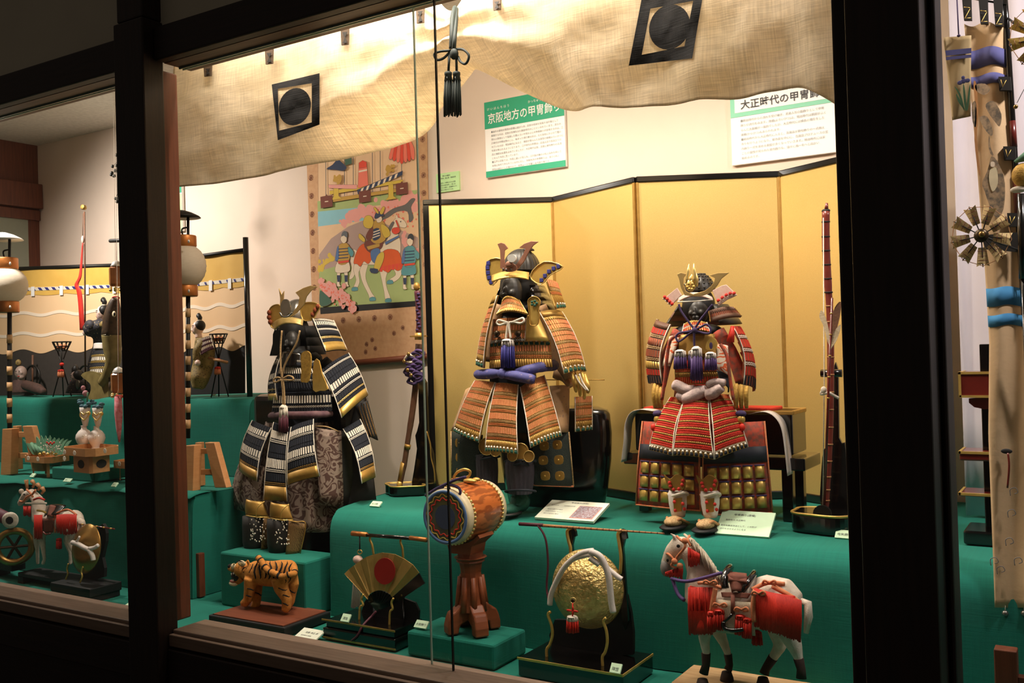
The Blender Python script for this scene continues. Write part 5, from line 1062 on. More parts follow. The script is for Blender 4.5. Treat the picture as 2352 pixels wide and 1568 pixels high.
card('small name card on the green box under the drum', 965, 1443, Z0+.062, .036, .02, [('太鼓飾り', -.42, .3, .0078)], tilt=.75)
card('small name card on the hat stand base', 1413, 1546, Z0+.048, .024, .02, [('陣笠', -.34, .25, .008)], tilt=.9)
# ------------------------------------------------------------------ sword on its stand, left of the screen
st = thing('sword_stand', 'black lacquer sword stand with gold-rimmed base, left of the screen', 'stand', (-1.85, 2.30, Z1+.002))
c = PZ(931, 1124, Z1+.025); c.y = 2.30; c.x = P(931, 1130, 2.30).x
pr = [(0.065*(1+.12*math.cos(4*a)), a) for a in [2*math.pi*k/40 for k in range(40)]]
base_o = [V3((c.x+r*math.cos(a)*1.0, c.y+r*math.sin(a)*.75, Z1+.003)) for r, a in pr]
MB().prism(base_o, (0, 0, .028)).build('base', 'black_lacquer', st, bevel=.004)
MB().tube([p+V3((0, 0, .028)) for p in base_o], .0028, 6, True).build('base_rim', 'gold', st, smooth=True)
plate(st, 'upright', 'black_lacquer', spline([(960, 876, 2.325), (977, 878, 2.325), (982, 1000, 2.325), (992, 1040, 2.325), (994, 1060, 2.325), (1000, 1100, 2.325), (1000, 1128, 2.325), (948, 1128, 2.325), (950, 1080, 2.325), (957, 1030, 2.325), (953, 1000, 2.325), (962, 970, 2.325)], 2, True), .012, bevel=.002)
rod(st, 'gilt_edge', 'gold_dark', spline([(980, 990, 2.323), (988, 1020, 2.323), (990, 1050, 2.323), (997, 1080, 2.323), (999, 1110, 2.323)], 4), 1.6, 6)
sw = thing('sword', 'sword in brown scabbard with purple cord standing upright by the screen', 'sword', P(921, 1122, 2.27))
SYW = 2.285
rod(sw, 'scabbard', 'brown_leather', spline([(962, 790, SYW), (957, 860, SYW), (948, 940, SYW), (937, 1010, SYW), (928, 1070, SYW), (920, 1108, SYW)], 4), [9]*5+[8]*6+[7]*6+[6]*4, 10, flat=.6)
rod(sw, 'hilt', 'maroon_silk', spline([(958, 668, SYW), (961, 700, SYW), (963, 735, SYW), (962, 765, SYW)], 4), 8, 10, flat=.6)
for k in range(12): blob(sw, 'hilt_wrap', 'purple_cord', (961+3*math.sin(k*2.1), 675+k*7.5, SYW-.005), (5, 3, 3), 8, 6)
blob(sw, 'pommel', 'gold_dark', (957, 658, SYW), (8, 7, 10)); rod(sw, 'pommel_ring', 'gold', [(962, 660, SYW), (970, 662, SYW)], 2, 6)
MB().lathe(P(961, 772, SYW), [(.0, -.002), (.026, -.002), (.026, .002), (0, .002)], 20).build('guard', 'gold_dark', sw, smooth=False)
rod(sw, 'guard_collar', 'gold', [(961, 764, SYW), (961, 780, SYW)], 9.5, 10, flat=.7)
for (x, y), (x2, y2) in (((936, 1022), (930, 1026)),): rod(sw, 'scabbard_band', 'gold_dark', [(937, 1020, SYW), (935, 1030, SYW)], 8.2, 10, flat=.7)
rod(sw, 'chape', 'gold_dark', [(927, 1062, SYW), (918, 1108, SYW)], [7.5, 6.5], 10, flat=.7); rod(sw, 'tip_mount', 'gold', [(919, 1105, SYW), (917, 1122, SYW)], [7, 7], 10)
rnd = random.Random(5)
for k in range(12):
    a = k*1.3; x0, y0 = 952+10*math.cos(a), 812+k*5.5
    rod(sw, 'hanging_cord', ['purple_silk', 'purple_cord', 'white_cord'][k % 3 if k % 4 == 2 else k % 2], spline([(x0-14, y0+4, SYW-.012), (x0-4, y0-8, SYW-.022), (x0+12, y0-2, SYW-.016), (x0+2, y0+9, SYW-.02), (x0-14, y0+4, SYW-.012)], 4), 3.6, 7)
for x, y in ((938, 813), (936, 850), (944, 862), (928, 830)): blob(sw, 'cord_button', 'bronze_gold', (x, y, SYW-.028), (5, 3, 5), 8, 6)
# ------------------------------------------------------------------ bow and arrows on the right
bs = thing('bow_stand', 'round black lacquer bow stand with gold rim by the right pillar', 'stand', (-.56, 2.2, Z1+.002))
cb = V3((P(1905, 1195, 2.20).x, 2.20, Z1+.003)); rb = 84*mpp(1905, 1195, 2.2)
outl = [V3((cb.x+rb*(1+.06*math.cos(5*a))*math.cos(a), cb.y+rb*.72*(1+.06*math.cos(5*a))*math.sin(a), cb.z)) for a in [2*math.pi*k/50 for k in range(50)]]
MB().prism(outl, (0, 0, .045)).build('base', 'black_lacquer', bs, bevel=.008)
MB().tube([p+V3((0, 0, .043)) for p in outl], .003, 6, True).build('base_rim', 'gold', bs, smooth=True)
plate(bs, 'upright', 'black_lacquer', spline([(1912, 850, 2.235), (1925, 850, 2.235), (1927, 1005, 2.235), (1940, 1015, 2.235), (1943, 1050, 2.235), (1950, 1070, 2.235), (1950, 1190, 2.235), (1888, 1190, 2.235), (1886, 1080, 2.235), (1893, 1030, 2.235), (1910, 1010, 2.235)], 2, True), .012, bevel=.002)
rod(bs, 'rest_bar', 'black_lacquer', [(1886, 857, 2.215), (1934, 857, 2.215)], 9, 12)
bo = thing('bow', 'maroon lacquered bow bound with rattan bands, upright by the right pillar', 'bow', P(1893, 1190, 2.19))
BWY = 2.195
line = spline([(1897, 485, BWY), (1897, 560, BWY), (1901, 640, BWY), (1906, 720, BWY), (1908, 820, BWY), (1907, 920, BWY), (1905, 1020, BWY), (1900, 1110, BWY), (1896, 1165, BWY)], 5)
rod(bo, 'bow_stave', 'bow_maroon', line, [9]*12+[8]*17+[7.5]*12, 10, flat=.7)
for k in range(2, len(line)-1, 2):
    x, y, _ = line[k]; rod(bo, 'rattan_band', 'ink' if y < 700 else 'rattan', [(x, y-1.6, BWY), (x, y+1.6, BWY)], 9.6 if y < 700 else 8.6, 10, flat=.75)
rod(bo, 'bow_tip', 'bow_maroon', [(1898, 482, BWY), (1899, 466, BWY)], [5, 3], 8); blob(bo, 'bow_tip_wrap', 'ink', (1897, 484, BWY), (10, 6, 5))
rod(bo, 'bow_string', 'white_cord', [(1891, 500, BWY-.01), (1893, 880, BWY-.012), (1890, 1160, BWY-.01)], 1.2, 6)
rod(bo, 'string_knot', 'white_cord', spline([(1892, 892, BWY-.02), (1886, 905, BWY-.022), (1902, 902, BWY-.022), (1915, 908, BWY-.02), (1926, 914, BWY-.016)], 4), 3.5, 7); blob(bo, 'string_knot_end', 'white_cord', (1892, 896, BWY-.022), (7, 5, 9))
def arrow(label, x0, y0, x1, y1, Y):
    a = thing('arrow', label, 'arrow', P(x1, y1, Y), 'arrows leaning on the bow')
    rod(a, 'shaft', 'red_lacquer', [(x0, y0, Y), (x1, y1, Y)], 3, 8)
    for k in range(5): rod(a, 'thread_band', 'gold', [(x0+(x1-x0)*(.07+.1*k), y0+(y1-y0)*(.07+.1*k), Y), (x0+(x1-x0)*(.076+.1*k), y0+(y1-y0)*(.076+.1*k), Y)], 3.6, 8)
    return a
a = arrow('feathered arrow with broad brown and white fletching leaning on the bow', 1911, 684, 1893, 1170, 2.165)
plate(a, 'fletching', 'brown_leather', spline([(1910, 735, 2.164), (1918, 705, 2.16), (1931, 693, 2.158), (1928, 730, 2.158), (1912, 785, 2.163)], 3, True), .002)
plate(a, 'fletching', 'feather', spline([(1908, 800, 2.163), (1914, 765, 2.158), (1931, 745, 2.156), (1924, 775, 2.157), (1910, 800, 2.163)], 3, True), .002)
plate(a, 'fletching', 'feather', spline([(1903, 790, 2.166), (1892, 750, 2.17), (1882, 728, 2.172), (1887, 712, 2.172), (1898, 735, 2.17), (1907, 775, 2.166)], 3, True), .002)
MB().lathe(P(1889, 1180, 2.16), [(.012, -.004), (.02, -.004), (.02, .004), (.012, .004)], 16, ax=(0, 1, 0)).build('arrow_foot_ring', 'iron_black', a)
# ------------------------------------------------------------------ tiger on a plinth
pl = thing('tiger_plinth', 'brown-topped black plinth carrying the tiger figure', 'plinth', (-1.95, 1.88, Z0+.002))
pa0, pa1, pa2 = PZ(478, 1408, .862), PZ(653, 1438, .862), PZ(760, 1400, .862); pa3 = pa0+(pa2-pa1)
up = V3((0, 0, 1))
MB().hexa([V3((p.x, p.y, Z0+.003)) for p in (pa0, pa1, pa2, pa3)]+[V3((p.x, p.y, .858)) for p in (pa0, pa1, pa2, pa3)]).build('plinth_body', 'black_matte', pl, bevel=.004)
cc = (pa0+pa1+pa2+pa3)/4; ins = [p+(cc-p)*.08 for p in (pa0, pa1, pa2, pa3)]
MB().hexa([V3((p.x, p.y, .8565)) for p in ins]+[V3((p.x, p.y, .8605)) for p in ins]).build('plinth_top', 'plinth_brown', pl)
TY = 1.87
tg = thing('tiger_figure', 'roaring striped toy tiger with curled tail on a brown plinth', 'tiger', P(610, 1405, TY))
q = Q(420, 1160, 3.843)
def T(x, y, dY=0): return q(x, y, TY+dY)
def Tp(x, y, dY=0): return P(*T(x, y, dY))
sT = mpp(*T(700, 600)); mb = MB()
k = 1/3.843*sT
mb.tube([Tp(*p) for p in ((560, 600, -.005), (640, 590, -.002), (720, 600), (800, 605), (880, 595, .002), (950, 580, .004), (985, 590, .004))], [r*k for r in (70, 100, 110, 112, 112, 95, 45)], 16)
mb.tube([Tp(*p) for p in ((600, 640, -.025), (590, 740, -.026), (575, 830, -.028), (550, 862, -.030), (520, 868, -.032))], [r*k for r in (62, 50, 42, 40, 26)], 12)      # near fore leg
mb.tube([Tp(*p) for p in ((650, 660, .012), (650, 760, .012), (650, 850, .010), (640, 900, .004), (605, 912, -.002))], [r*k for r in (62, 50, 40, 42, 26)], 12)
mb.tube([Tp(*p) for p in ((860, 640, -.018), (870, 740, -.02), (920, 830, -.02), (915, 900, -.021), (895, 940, -.026))], [r*k for r in (85, 62, 46, 42, 30)], 12)
mb.tube([Tp(*p) for p in ((940, 620, .022), (975, 700, .024), (960, 780, .024), (950, 850, .022), (930, 900, .018))], [r*k for r in (75, 52, 42, 38, 28)], 12)
mb.ell(Tp(520, 565, -.01), (78*k, 70*k, 72*k), 16, 12); mb.ell(Tp(460, 560, -.012), (52*k, 46*k, 40*k), 14, 10); mb.ell(Tp(420, 560, -.014), (26*k, 28*k, 24*k), 12, 8)
mb.tube([Tp(520, 640, -.012), Tp(490, 672, -.014), Tp(450, 690, -.015), Tp(428, 688, -.015)], [34*k, 28*k, 26*k, 18*k], 10)
for dY in (-.022, .010): mb.ell(Tp(575, 500, dY), (20*k, 12*k, 24*k), 8, 8)
body = mb.build('body', 'tiger_fur', tg, remesh=.0032, sm=3)
def stripe(pts, r=9): rod(tg, 'stripe', 'tiger_black', [T(*p) for p in pts], [r*.25/1]*len(pts), 6, flat=.4)
rr = random.Random(9)
for i, x in enumerate((610, 650, 690, 735, 780, 825, 870, 915, 955)):
    R_ = 112 if 640 < x < 930 else 96; pts = []
    for t in range(7):
        a = math.radians(-75+t*22); yy = 598-R_*1.01*math.sin(math.radians(70-t*22)); dY = -R_*k*1.02*math.cos(math.radians(70-t*22))
        pts.append((x+12*math.sin(t*1.4+i)-t*3, yy, dY))
    MB().tube([Tp(*p) for p in pts], [.0004, .0018, .0024, .0026, .0022, .0014, .0004], 6).build('stripe', 'tiger_black', tg, smooth=True)
for lx, ly, dY, R_ in ((590, 740, -.026, 50), (660, 780, .010, 46), (870, 740, -.02, 62), (905, 800, -.02, 50), (900, 870, -.021, 42), (960, 760, .022, 44), (575, 800, -.028, 42)):
    pts = [(lx+R_*.9*math.cos(a), ly+12*math.sin(2*a)+rr.uniform(-6, 6), dY-R_*k*1.02*math.sin(a)) for a in (.3, .8, 1.4, 2.0, 2.7)]
    MB().tube([Tp(*p) for p in pts], [.0004, .0014, .002, .0014, .0004], 6).build('stripe', 'tiger_black', tg, smooth=True)
tl = [T(*p) for p in ((978, 560, .004), (985, 600, -.016), (940, 610, -.03), (880, 630, -.036), (810, 600, -.036), (760, 580, -.034), (720, 540, -.03), (690, 490, -.026), (665, 462, -.024))]
tls = spline(tl, 4); tail = rod(tg, 'tail', 'tiger_fur', tls, [7.5]*len(tls), 10)
for j in range(3, len(tls)-1, 5): rod(tail, 'tail_ring', 'tiger_black', [tls[j], tls[min(j+1, len(tls)-1)]], 8, 10)
blob(tail, 'tail_tip', 'tiger_black', tls[-1], (7, 7, 6))
blob(tg, 'muzzle_patch', 'tiger_cream', T(450, 540, -.024), (9, 5, 7)); blob(tg, 'cheek_patch', 'tiger_cream', T(520, 512, -.0215), (13, 3, 7)); blob(tg, 'chin', 'tiger_cream', T(448, 690, -.018), (13, 8, 6)); blob(tg, 'nose', 'tiger_black', T(418, 536, -.016), (6, 6, 5))
blob(tg, 'mouth', mat('mouth_dark', '2a0c0a', .5), T(478, 620, -.014), (16, 12, 14)); blob(tg, 'tongue', mat('tongue', 'b0503c', .5), T(450, 668, -.018), (11, 8, 4))
for x, y in ((430, 610), (450, 606), (445, 662), (468, 610)): rod(tg, 'fang', 'white_cord', [T(x, y-10 if y < 640 else y+8, -.026), T(x, y+14 if y < 640 else y-16, -.026)], [2, .5], 6)
for x, y in ((500, 522), (452, 518)): e = blob(tg, 'eye', 'gold_bright', T(x, y, -.0275), (2.6, 1.6, 2.0), 8, 6); blob(e, 'pupil', 'tiger_black', T(x, y, -.029), (1.4, 1.0, 1.4), 8, 6)
for pts in (((530, 500, -.03), (500, 490, -.034), (470, 500, -.03)), ((560, 545, -.026), (535, 555, -.03), (520, 580, -.026)), ((560, 575, -.024), (540, 590, -.028), (530, 615, -.024)), ((580, 530, -.02), (565, 560, -.026), (560, 600, -.022))): MB().tube([Tp(*p) for p in pts], [.0005, .002, .0005], 6).build('face_stripe', 'tiger_black', tg, smooth=True)
# ------------------------------------------------------------------ war fan, baton and their stand
q = Q(420, 1160, 3.843); FY = 1.86
fs = thing('fan_stand', 'black lacquer stand with curved gold prongs holding the fan', 'stand', (-1.62, 1.86, Z0+.002))
b0, b1 = PZ(768, 1456, Z0+.003), PZ(936, 1490, Z0+.003)
bx(fs, 'base', 'black_lacquer', b0.x, b0.x+.235, 1.80, 1.925, Z0+.003, Z0+.032, .003); bx(fs, 'base_step', 'black_lacquer', b0.x+.006, b0.x+.229, 1.806, 1.919, Z0+.032, Z0+.052, .003)
for z in (Z0+.006, Z0+.05): bx(fs, 'gilt_line', 'gold_dark', b0.x-.001, b0.x+.236, 1.7985, 1.8005, z, z+.004)
plate(fs, 'back_board', 'black_matte', spline([q(1600, 860, 1.895), q(1680, 770, 1.895), q(1750, 750, 1.895), q(1830, 790, 1.895), q(2050, 860, 1.895), (2080/3.843+420, 1160+1000/3.843, 1.895), q(2000, 1060, 1.895), q(1600, 1050, 1.895)], 2, True), .006)
for pts in ([(1595, 785), (1575, 830), (1592, 880), (1565, 900), (1556, 1020)], [(1860, 820), (1842, 860), (1852, 915), (1830, 940), (1822, 1065)]):
    rod(fs, 'fan_prong', 'gold', spline([q(a, b, FY-.02) for a, b in pts], 4), 2.6, 8)
for pts in ([(1665, 255), (1650, 300), (1670, 350), (1685, 440)], [(1935, 275), (1920, 320), (1938, 380), (1945, 470)]):
    rod(fs, 'baton_arm', 'gold', spline([q(a, b, 1.885) for a, b in pts], 4), 2.6, 8)
    x, y = pts[-1]; rod(fs, 'arm_post', 'black_lacquer', [q(x, y, 1.887), q(x+5, 1030, 1.89)], 3, 8)
fan = thing('war_fan', 'open gold folding fan with a red sun disc on a black stand', 'fan', P(*q(1710, 930, FY)))
piv = (1710, 930); rim = [(1425, 605), (1465, 565), (1510, 530), (1565, 490), (1620, 455), (1680, 435), (1755, 418), (1820, 424), (1870, 432), (1950, 470), (2030, 525), (2085, 595)]
inn = [(1630, 830), (1634, 815), (1640, 795), (1655, 780), (1672, 768), (1695, 758), (1725, 750), (1755, 752), (1780, 758), (1805, 770), (1828, 785), (1845, 812)]
for i in range(len(rim)-1):
    d0, d1 = (0, .004) if i % 2 == 0 else (.004, 0)
    plate(fan, 'fan_leaf', 'fan_gold', [q(*rim[i], FY-.006+d0), q(*rim[i+1], FY-.006+d1), q(*inn[i+1], FY-.006+d1), q(*inn[i], FY-.006+d0)], .0012)
plate(fan, 'sun_disc', 'sun_red', [q(1781+93*math.cos(t*.2618), 582+118*math.sin(t*.2618), FY-.0085) for t in range(24)], .0012)
for i in range(0, len(inn), 1): plate(fan, 'fan_rib', 'black_lacquer', [q(inn[i][0]-6, inn[i][1]+4, FY-.004), q(inn[i][0]+6, inn[i][1]+4, FY-.004), q(piv[0]+4, piv[1], FY-.003), q(piv[0]-4, piv[1], FY-.003)], .001)
plate(fan, 'guard_stick', 'black_lacquer', [q(2085, 600, FY-.004), q(2135, 690, FY-.004), q(1850, 880, FY-.004), q(1705, 935, FY-.004), q(1695, 920, FY-.004), q(1840, 820, FY-.004)], .003)
rod(fan, 'fan_cord', 'maroon_silk', spline([q(1708, 935, FY-.01), q(1660, 985, FY-.02), q(1590, 1060, FY-.05), q(1540, 1150, FY-.062), q(1490, 1195, FY-.064)], 4), 2.6, 7)
bt = thing('command_baton', 'dark commander baton with gilt ends and white tassel above the fan', 'baton', P(*q(1820, 280, 1.875)))
rod(bt, 'shaft', 'black_lacquer', [q(1620, 262, 1.878), q(2010, 292, 1.878)], 4.5, 10)
rod(bt, 'end_cap', 'copper_band', [q(1495, 248, 1.878), q(1625, 260, 1.878)], [6, 5.5], 10); rod(bt, 'end_cap', 'copper_band', [q(2005, 288, 1.878), q(2150, 306, 1.878)], [5, 5.5], 10)
rod(bt, 'cord', 'ink', [q(1560, 270, 1.875), q(1562, 395, 1.87)], 1.6, 6); rod(bt, 'cord_ring', 'gold', [q(1562+20*math.cos(t*.5), 412+18*math.sin(t*.5), 1.87) for t in range(12)], 1.2, 6, closed=True)
blob(bt, 'tassel_bell', 'pink_leather', q(1545, 480, 1.87), (13, 10, 10)); mbb = MB()
for i in range(22):
    x = 1495+i*3.4; yo = rnd.uniform(-15, 15); mbb.tube([P(*q(1540+(x-1530)*.3, 500, 1.87+.004*math.sin(i*2))), P(*q(x+8, 700, 1.868+.006*math.sin(i*2))), P(*q(x-8, 895+yo, 1.866+.006*math.sin(i*2)))], .0013, 5)
mbb.build('tassel_fringe', 'white_silk', bt, kind='stuff', smooth=True)
# ------------------------------------------------------------------ drum on a carved stand
q = Q(920, 1060, 3.135); DYc = 1.86
dbx0 = PZ(940, 1500, Z0+.003)
fb = felt_box('green felt covered box under the drum stand', P(934, 1446, 1.795).x, P(1134, 1478, 1.795).x, 1.795, 1.935, Z0+.002, Z0+.060)
ds = thing('drum_stand', 'carved reddish wooden drum stand with four scrolled feet', 'stand', (P(1085, 1440, DYc).x, DYc, Z0+.062))
zb = Z0+.062; cx = P(1084, 1400, DYc).x
for a in (math.radians(55), math.radians(145), math.radians(235), math.radians(325)):
    d = V3((math.cos(a), math.sin(a), 0)); n = V3((-d.y, d.x, 0)); o = V3((cx, DYc, zb))
    prof = [(0, .09), (.012, .092), (.020, .072), (.034, .066), (.046, .054), (.056, .050), (.062, .036), (.066, .02), (.066, .001), (.040, .001), (.036, .02), (.02, .028), (0, .03)]
    MB().prism([o+d*r+up*h-n*.017 for r, h in prof], n*.034).build('scroll_foot', 'carved_wood', ds, bevel=.004)
MB().lathe((cx, DYc, zb+.05), [(.036, 0), (.030, .03), (.026, .06), (.024, .09), (.028, .115), (.04, .125)], 12).build('column', 'carved_wood', ds, bevel=.001)
for k in range(8):
    a = k*math.pi/4; MB().tube([V3((cx+.034*math.cos(a), DYc+.034*math.sin(a), zb+.05)), V3((cx+.03*math.cos(a), DYc+.03*math.sin(a), zb+.09)), V3((cx+.026*math.cos(a), DYc+.026*math.sin(a), zb+.13))], [.008, .007, .006], 8).build('carved_reed', 'carved_wood', ds, smooth=True)
dr = thing('drum', 'wood-grained barrel drum with gold studs and painted skin on a carved stand', 'drum', P(1075, 1255, DYc))
A0 = P(*q(335, 395, DYc-.075)); ax = V3((0, 1, 0)); L = .15; A1 = A0+ax*L
R0 = 196/3.135*mpp(*q(335, 395, DYc-.075)); R1 = R0*1.10
crd = [((R1+.002)*math.sin(t), -(R1+.002)*math.cos(t)) for t in [-.85+i*.17 for i in range(11)]]+[((R1+.004)*.80, -(R1)*.78), ((R1)*.5, -R1*1.08), (.03, -R1*1.38), (-.03, -R1*1.38), (-R1*.5, -R1*1.08), (-(R1+.004)*.80, -R1*.78)]
MB().prism([V3((A0.x+a, DYc-.03, A0.z+b)) for a, b in crd], (0, .06, 0)).build('cradle', 'carved_wood', ds)
MB().lathe((cx, DYc, zb+.165), [(.034, 0), (.030, .01), (.030, max(.012, A0.z-R1*1.36-zb-.165))], 12).build('neck', 'carved_wood', ds)
prof = [(R0*.98, 0), (R0, .003), (R0*1.05, L*.2), (R1, L*.5), (R0*1.06, L*.8), (R0*1.0, L-.003), (R0*.98, L)]
MB().lathe(A0, prof, 48, ax=ax).build('drum_shell', 'drum_wood', dr, smooth=True)
MB().lathe(A0-ax*.006, [(R0*.6, 0), (R0*1.02, 0), (R0*1.04, .006), (R0*1.05, .022), (R0*1.0, .023)], 48, ax=ax).build('head_rim', 'cream', dr, smooth=True)
MB().lathe(A1+ax*.006, [(R0*1.0, -.018), (R0*1.04, -.017), (R0*1.02, 0), (R0*.5, 0)], 48, ax=ax).build('head_rim', 'cream', dr, smooth=True)
sk = MB().lathe(A0-ax*.0075, [(R0*.97, 0), (R0*.97, .004)], 48, ax=ax).build('drum_skin', 'drum_skin', dr)
qd = V3((0, 0, 1)).rotation_difference(ax); e1, e2 = qd @ V3((1, 0, 0)), qd @ V3((0, 1, 0))
for rr_, w_, m in ((.93, .004, 'p_blue'), (.66, .0018, 'red_cord'), (.80, .0014, 'p_yellow')):
    MB().tube([A0-ax*.0085+(e1*math.cos(t*.05236)+e2*math.sin(t*.05236))*R0*(rr_+(.045*math.sin(t*.05236*14) if rr_ < .9 else 0)) for t in range(120)], w_, 6, True, flat=.4).build('painted_swirl', m, sk, smooth=True)
MB().lathe(A0-ax*.0085, [(R0*.45, 0), (R0*.45, .001)], 24, ax=ax).build('painted_emblem', 'p_navy', sk)
for base_, off, in ((A0, .018), (A1, -.014)):
    for t in range(44):
        a = 2*math.pi*t/44; MB().ell(base_+ax*off+(e1*math.cos(a)+e2*math.sin(a))*R0*1.055, .0038, 8, 6).build('gold_stud', 'gold_bright', dr, smooth=True)
rp = P(*q(470, 140, DYc-.02)); ro = blob(dr, 'ring_mount', 'gold', q(500, 138, DYc), (18, 10, 6)); blob(dr, 'ring_mount', 'gold', q(545, 128, DYc+.01), (10, 8, 5))
rod(dr, 'hanging_ring', 'gold', spline([q(385, 110, DYc-.03), q(410, 75, DYc-.03), q(460, 55, DYc-.028), (q(500, 70, 0)[0], q(500, 70, 0)[1], DYc-.02), q(490, 105, DYc-.018), q(440, 118, DYc-.022), q(400, 122, DYc-.028)], 4, True), 3.2, 8, closed=True)
for p in ([(470, 110), (400, 130), (330, 160), (250, 200), (180, 245)], [(330, 160), (290, 190), (270, 240), (262, 300)], [(340, 165), (380, 170), (420, 190), (430, 225), (405, 245), (365, 225), (345, 180)], [(320, 160), (300, 195), (310, 250)]): rod(dr, 'drum_cord', 'purple_cord', spline([q(a, b, DYc-.075) for a, b in p], 4), 3.4, 7)
# ------------------------------------------------------------------ lacquered hat, whip and their stand
q = Q(1180, 1120, 3.5); HY = 1.87
hs = thing('hat_stand', 'black lacquer stand with curved gold brackets under the hammered hat', 'stand', (-1.02, 1.86, Z0+.002))
h0 = P(1188, 1535, 1.80); hx0, hx1 = P(1190, 1530, 1.79).x, P(1430, 1555, 1.79).x
bx(hs, 'base', 'black_lacquer', hx0, hx1, 1.79, 1.945, Z0+.003, Z0+.044, .003)
for z in (Z0+.040,):
    bx(hs, 'gilt_edge', 'gold', hx0-.001, hx1+.001, 1.788, 1.7905, z, z+.005); bx(hs, 'gilt_edge', 'gold', hx1-.0005, hx1+.0015, 1.79, 1.945, z, z+.005)
plate(hs, 'back_board', 'black_matte', spline([q(330, 1060, 1.905), q(520, 1090, 1.905), q(700, 1050, 1.905), q(860, 800, 1.905), q(940, 1000, 1.905), q(960, 1300, 1.905), q(880, 1345, 1.905), q(330, 1320, 1.905)], 2, True), .01)
for pts in ([(296, 995), (276, 1020), (302, 1100), (312, 1180), (290, 1260), (265, 1300), (268, 1385)], [(742, 1045), (722, 1075), (745, 1150), (752, 1240), (735, 1320), (712, 1360), (716, 1445)]): rod(hs, 'bracket', 'gold', spline([q(a, b, HY-.045) for a, b in pts], 4), 3.6, 8)
for pts in ([(462, 318), (430, 350), (442, 430), (456, 480), (456, 545)], [(866, 338), (838, 370), (848, 450), (862, 560), (856, 690)]):
    rod(hs, 'whip_arm', 'gold', spline([q(a, b, 1.885) for a, b in pts], 4), 4, 8)
    x, y = pts[1]; plate(hs, 'arm_panel', 'black_lacquer', spline([q(x+10, y-20, 1.89), q(x+50, y-30, 1.89), q(x+72, y+40, 1.89), q(x+40, y+110, 1.89), q(x+80, y+700, 1.89), q(x+30, y+700, 1.89), q(x+20, y+120, 1.89)], 2, True), .008)
hat = thing('war_hat', 'hammered gold lacquer war hat with white cords and red tassel', 'hat', P(*q(580, 1160, HY)))
hc = P(*q(590, 820, HY)); sh_ = mpp(*q(590, 820, HY))/3.5; axh = V3((.18, -.93, -.12)).normalized()
proh = [(0.5, 165), (80, 158), (150, 138), (205, 100), (240, 55), (268, 22), (292, 0), (300, -14), (294, -16)]
MB().lathe(hc, [(r*sh_, h*sh_*1.15) for r, h in proh][::-1], 48, ax=axh, sy=1.12).build('hat_shell', 'gold_hammered', hat, smooth=True)
HX = HY-.06
for p, r in (([(290, 940), (300, 860), (340, 760), (400, 650), (470, 575), (560, 520), (640, 505)], 6.5), ([(475, 575), (530, 555), (600, 540), (640, 530)], 5.5), ([(610, 560), (650, 590), (690, 615)], 7), ([(610, 510), (680, 540), (720, 590), (760, 700), (775, 820), (785, 920), (800, 1000)], 7.5), ([(700, 600), (770, 660), (830, 710), (870, 735)], 6), ([(570, 515), (640, 520), (700, 570)], 6)):
    yo = -.012 if p[0][0] == 610 else 0
    rod(hat, 'white_cord', 'white_silk', spline([q(a, b, HX+yo+.00006*abs(a-590)) for a, b in p], 4), r, 10)
blob(hat, 'cord_stud', 'bronze_dark', q(475, 912, HY-.068), (5, 3, 5)); rod(hat, 'stud_ring', 'gold_bright', [q(475+24*math.cos(t*.5236), 905+22*math.sin(t*.5236), HY-.07) for t in range(12)], 1.3, 6, closed=True); rod(hat, 'red_cord', 'red_silk', [q(474, 925, HY-.072), q(472, 1030, HY-.074)], 1.6, 6)
for dx, dy in ((-36, -4), (34, 6), (4, -26), (4, 24)): blob(hat, 'red_bow', 'red_silk', q(472+dx*.7, 988+dy*.7, HY-.074), (2.5+abs(dx)*.16, 2, 2.2+abs(dy)*.12), 8, 6)
tassel(hat, *q(470, 1025, HY-.070), 14, 12, 26, 'white_cord', 'red_silk', 71)
wh = thing('riding_whip', 'jointed bamboo whip with purple grip lying across the hat stand', 'whip', P(*q(640, 320, 1.875)))
w0, w1 = (45, 290), (1205, 367)
wp = [(w0[0]+(w1[0]-w0[0])*t/24, w0[1]+(w1[1]-w0[1])*t/24) for t in range(25)]
rod(wh, 'cane', 'rattan', [q(a, b, 1.872) for a, b in wp[4:]], [3.6-.09*i for i in range(21)], 8)
for i in range(5, 25): a, b = wp[i]; rod(wh, 'cane_joint', 'plinth_brown', [q(a-4, b, 1.872), q(a+4, b+.3, 1.872)], 3.9-.08*i, 8)
rod(wh, 'grip', 'maroon_silk', [q(45, 290, 1.872), q(235, 300, 1.872)], 4.2, 8); rod(wh, 'wrist_cord', 'maroon_silk', spline([q(195, 305, 1.87), q(240, 370, 1.868), q(265, 460, 1.868), q(275, 620, 1.87), q(265, 800, 1.87), q(285, 930, 1.86)], 4), 2.6, 7)
# ------------------------------------------------------------------ white horse with red trappings
q = Q(1480, 1180, 4.04); HYc = 1.885
hbz = Z0+.022
hp = thing('wooden_board', 'pale wooden board under the white horse figure', 'base', (-.7, 1.88, Z0+.002))
p0, p1 = PZ(1541, 1566, hbz), PZ(1596, 1521, hbz)
bx(hp, 'board', 'pale_wood', p0.x, PZ(1913, 1564, hbz).x+.02, p0.y, p1.y-.0, Z0+.003, hbz, .003)
ho = thing('horse_figure', 'white toy horse with red silk trappings and brown saddle', 'horse', (P(1700, 1540, HYc).x, HYc, hbz))
def Hq(x, y, dY=0): return q(x, y, HYc+dY)
def Hp(x, y, dY=0): return P(*Hq(x, y, dY))
k = mpp(*Hq(800, 900))/4.04; mb = MB()
mb.tube([Hp(*p) for p in ((470, 700), (540, 760), (680, 850), (850, 880), (1020, 840), (1180, 790), (1320, 800), (1430, 850))], [r*k for r in (120, 190, 225, 235, 225, 220, 190, 110)], 18)
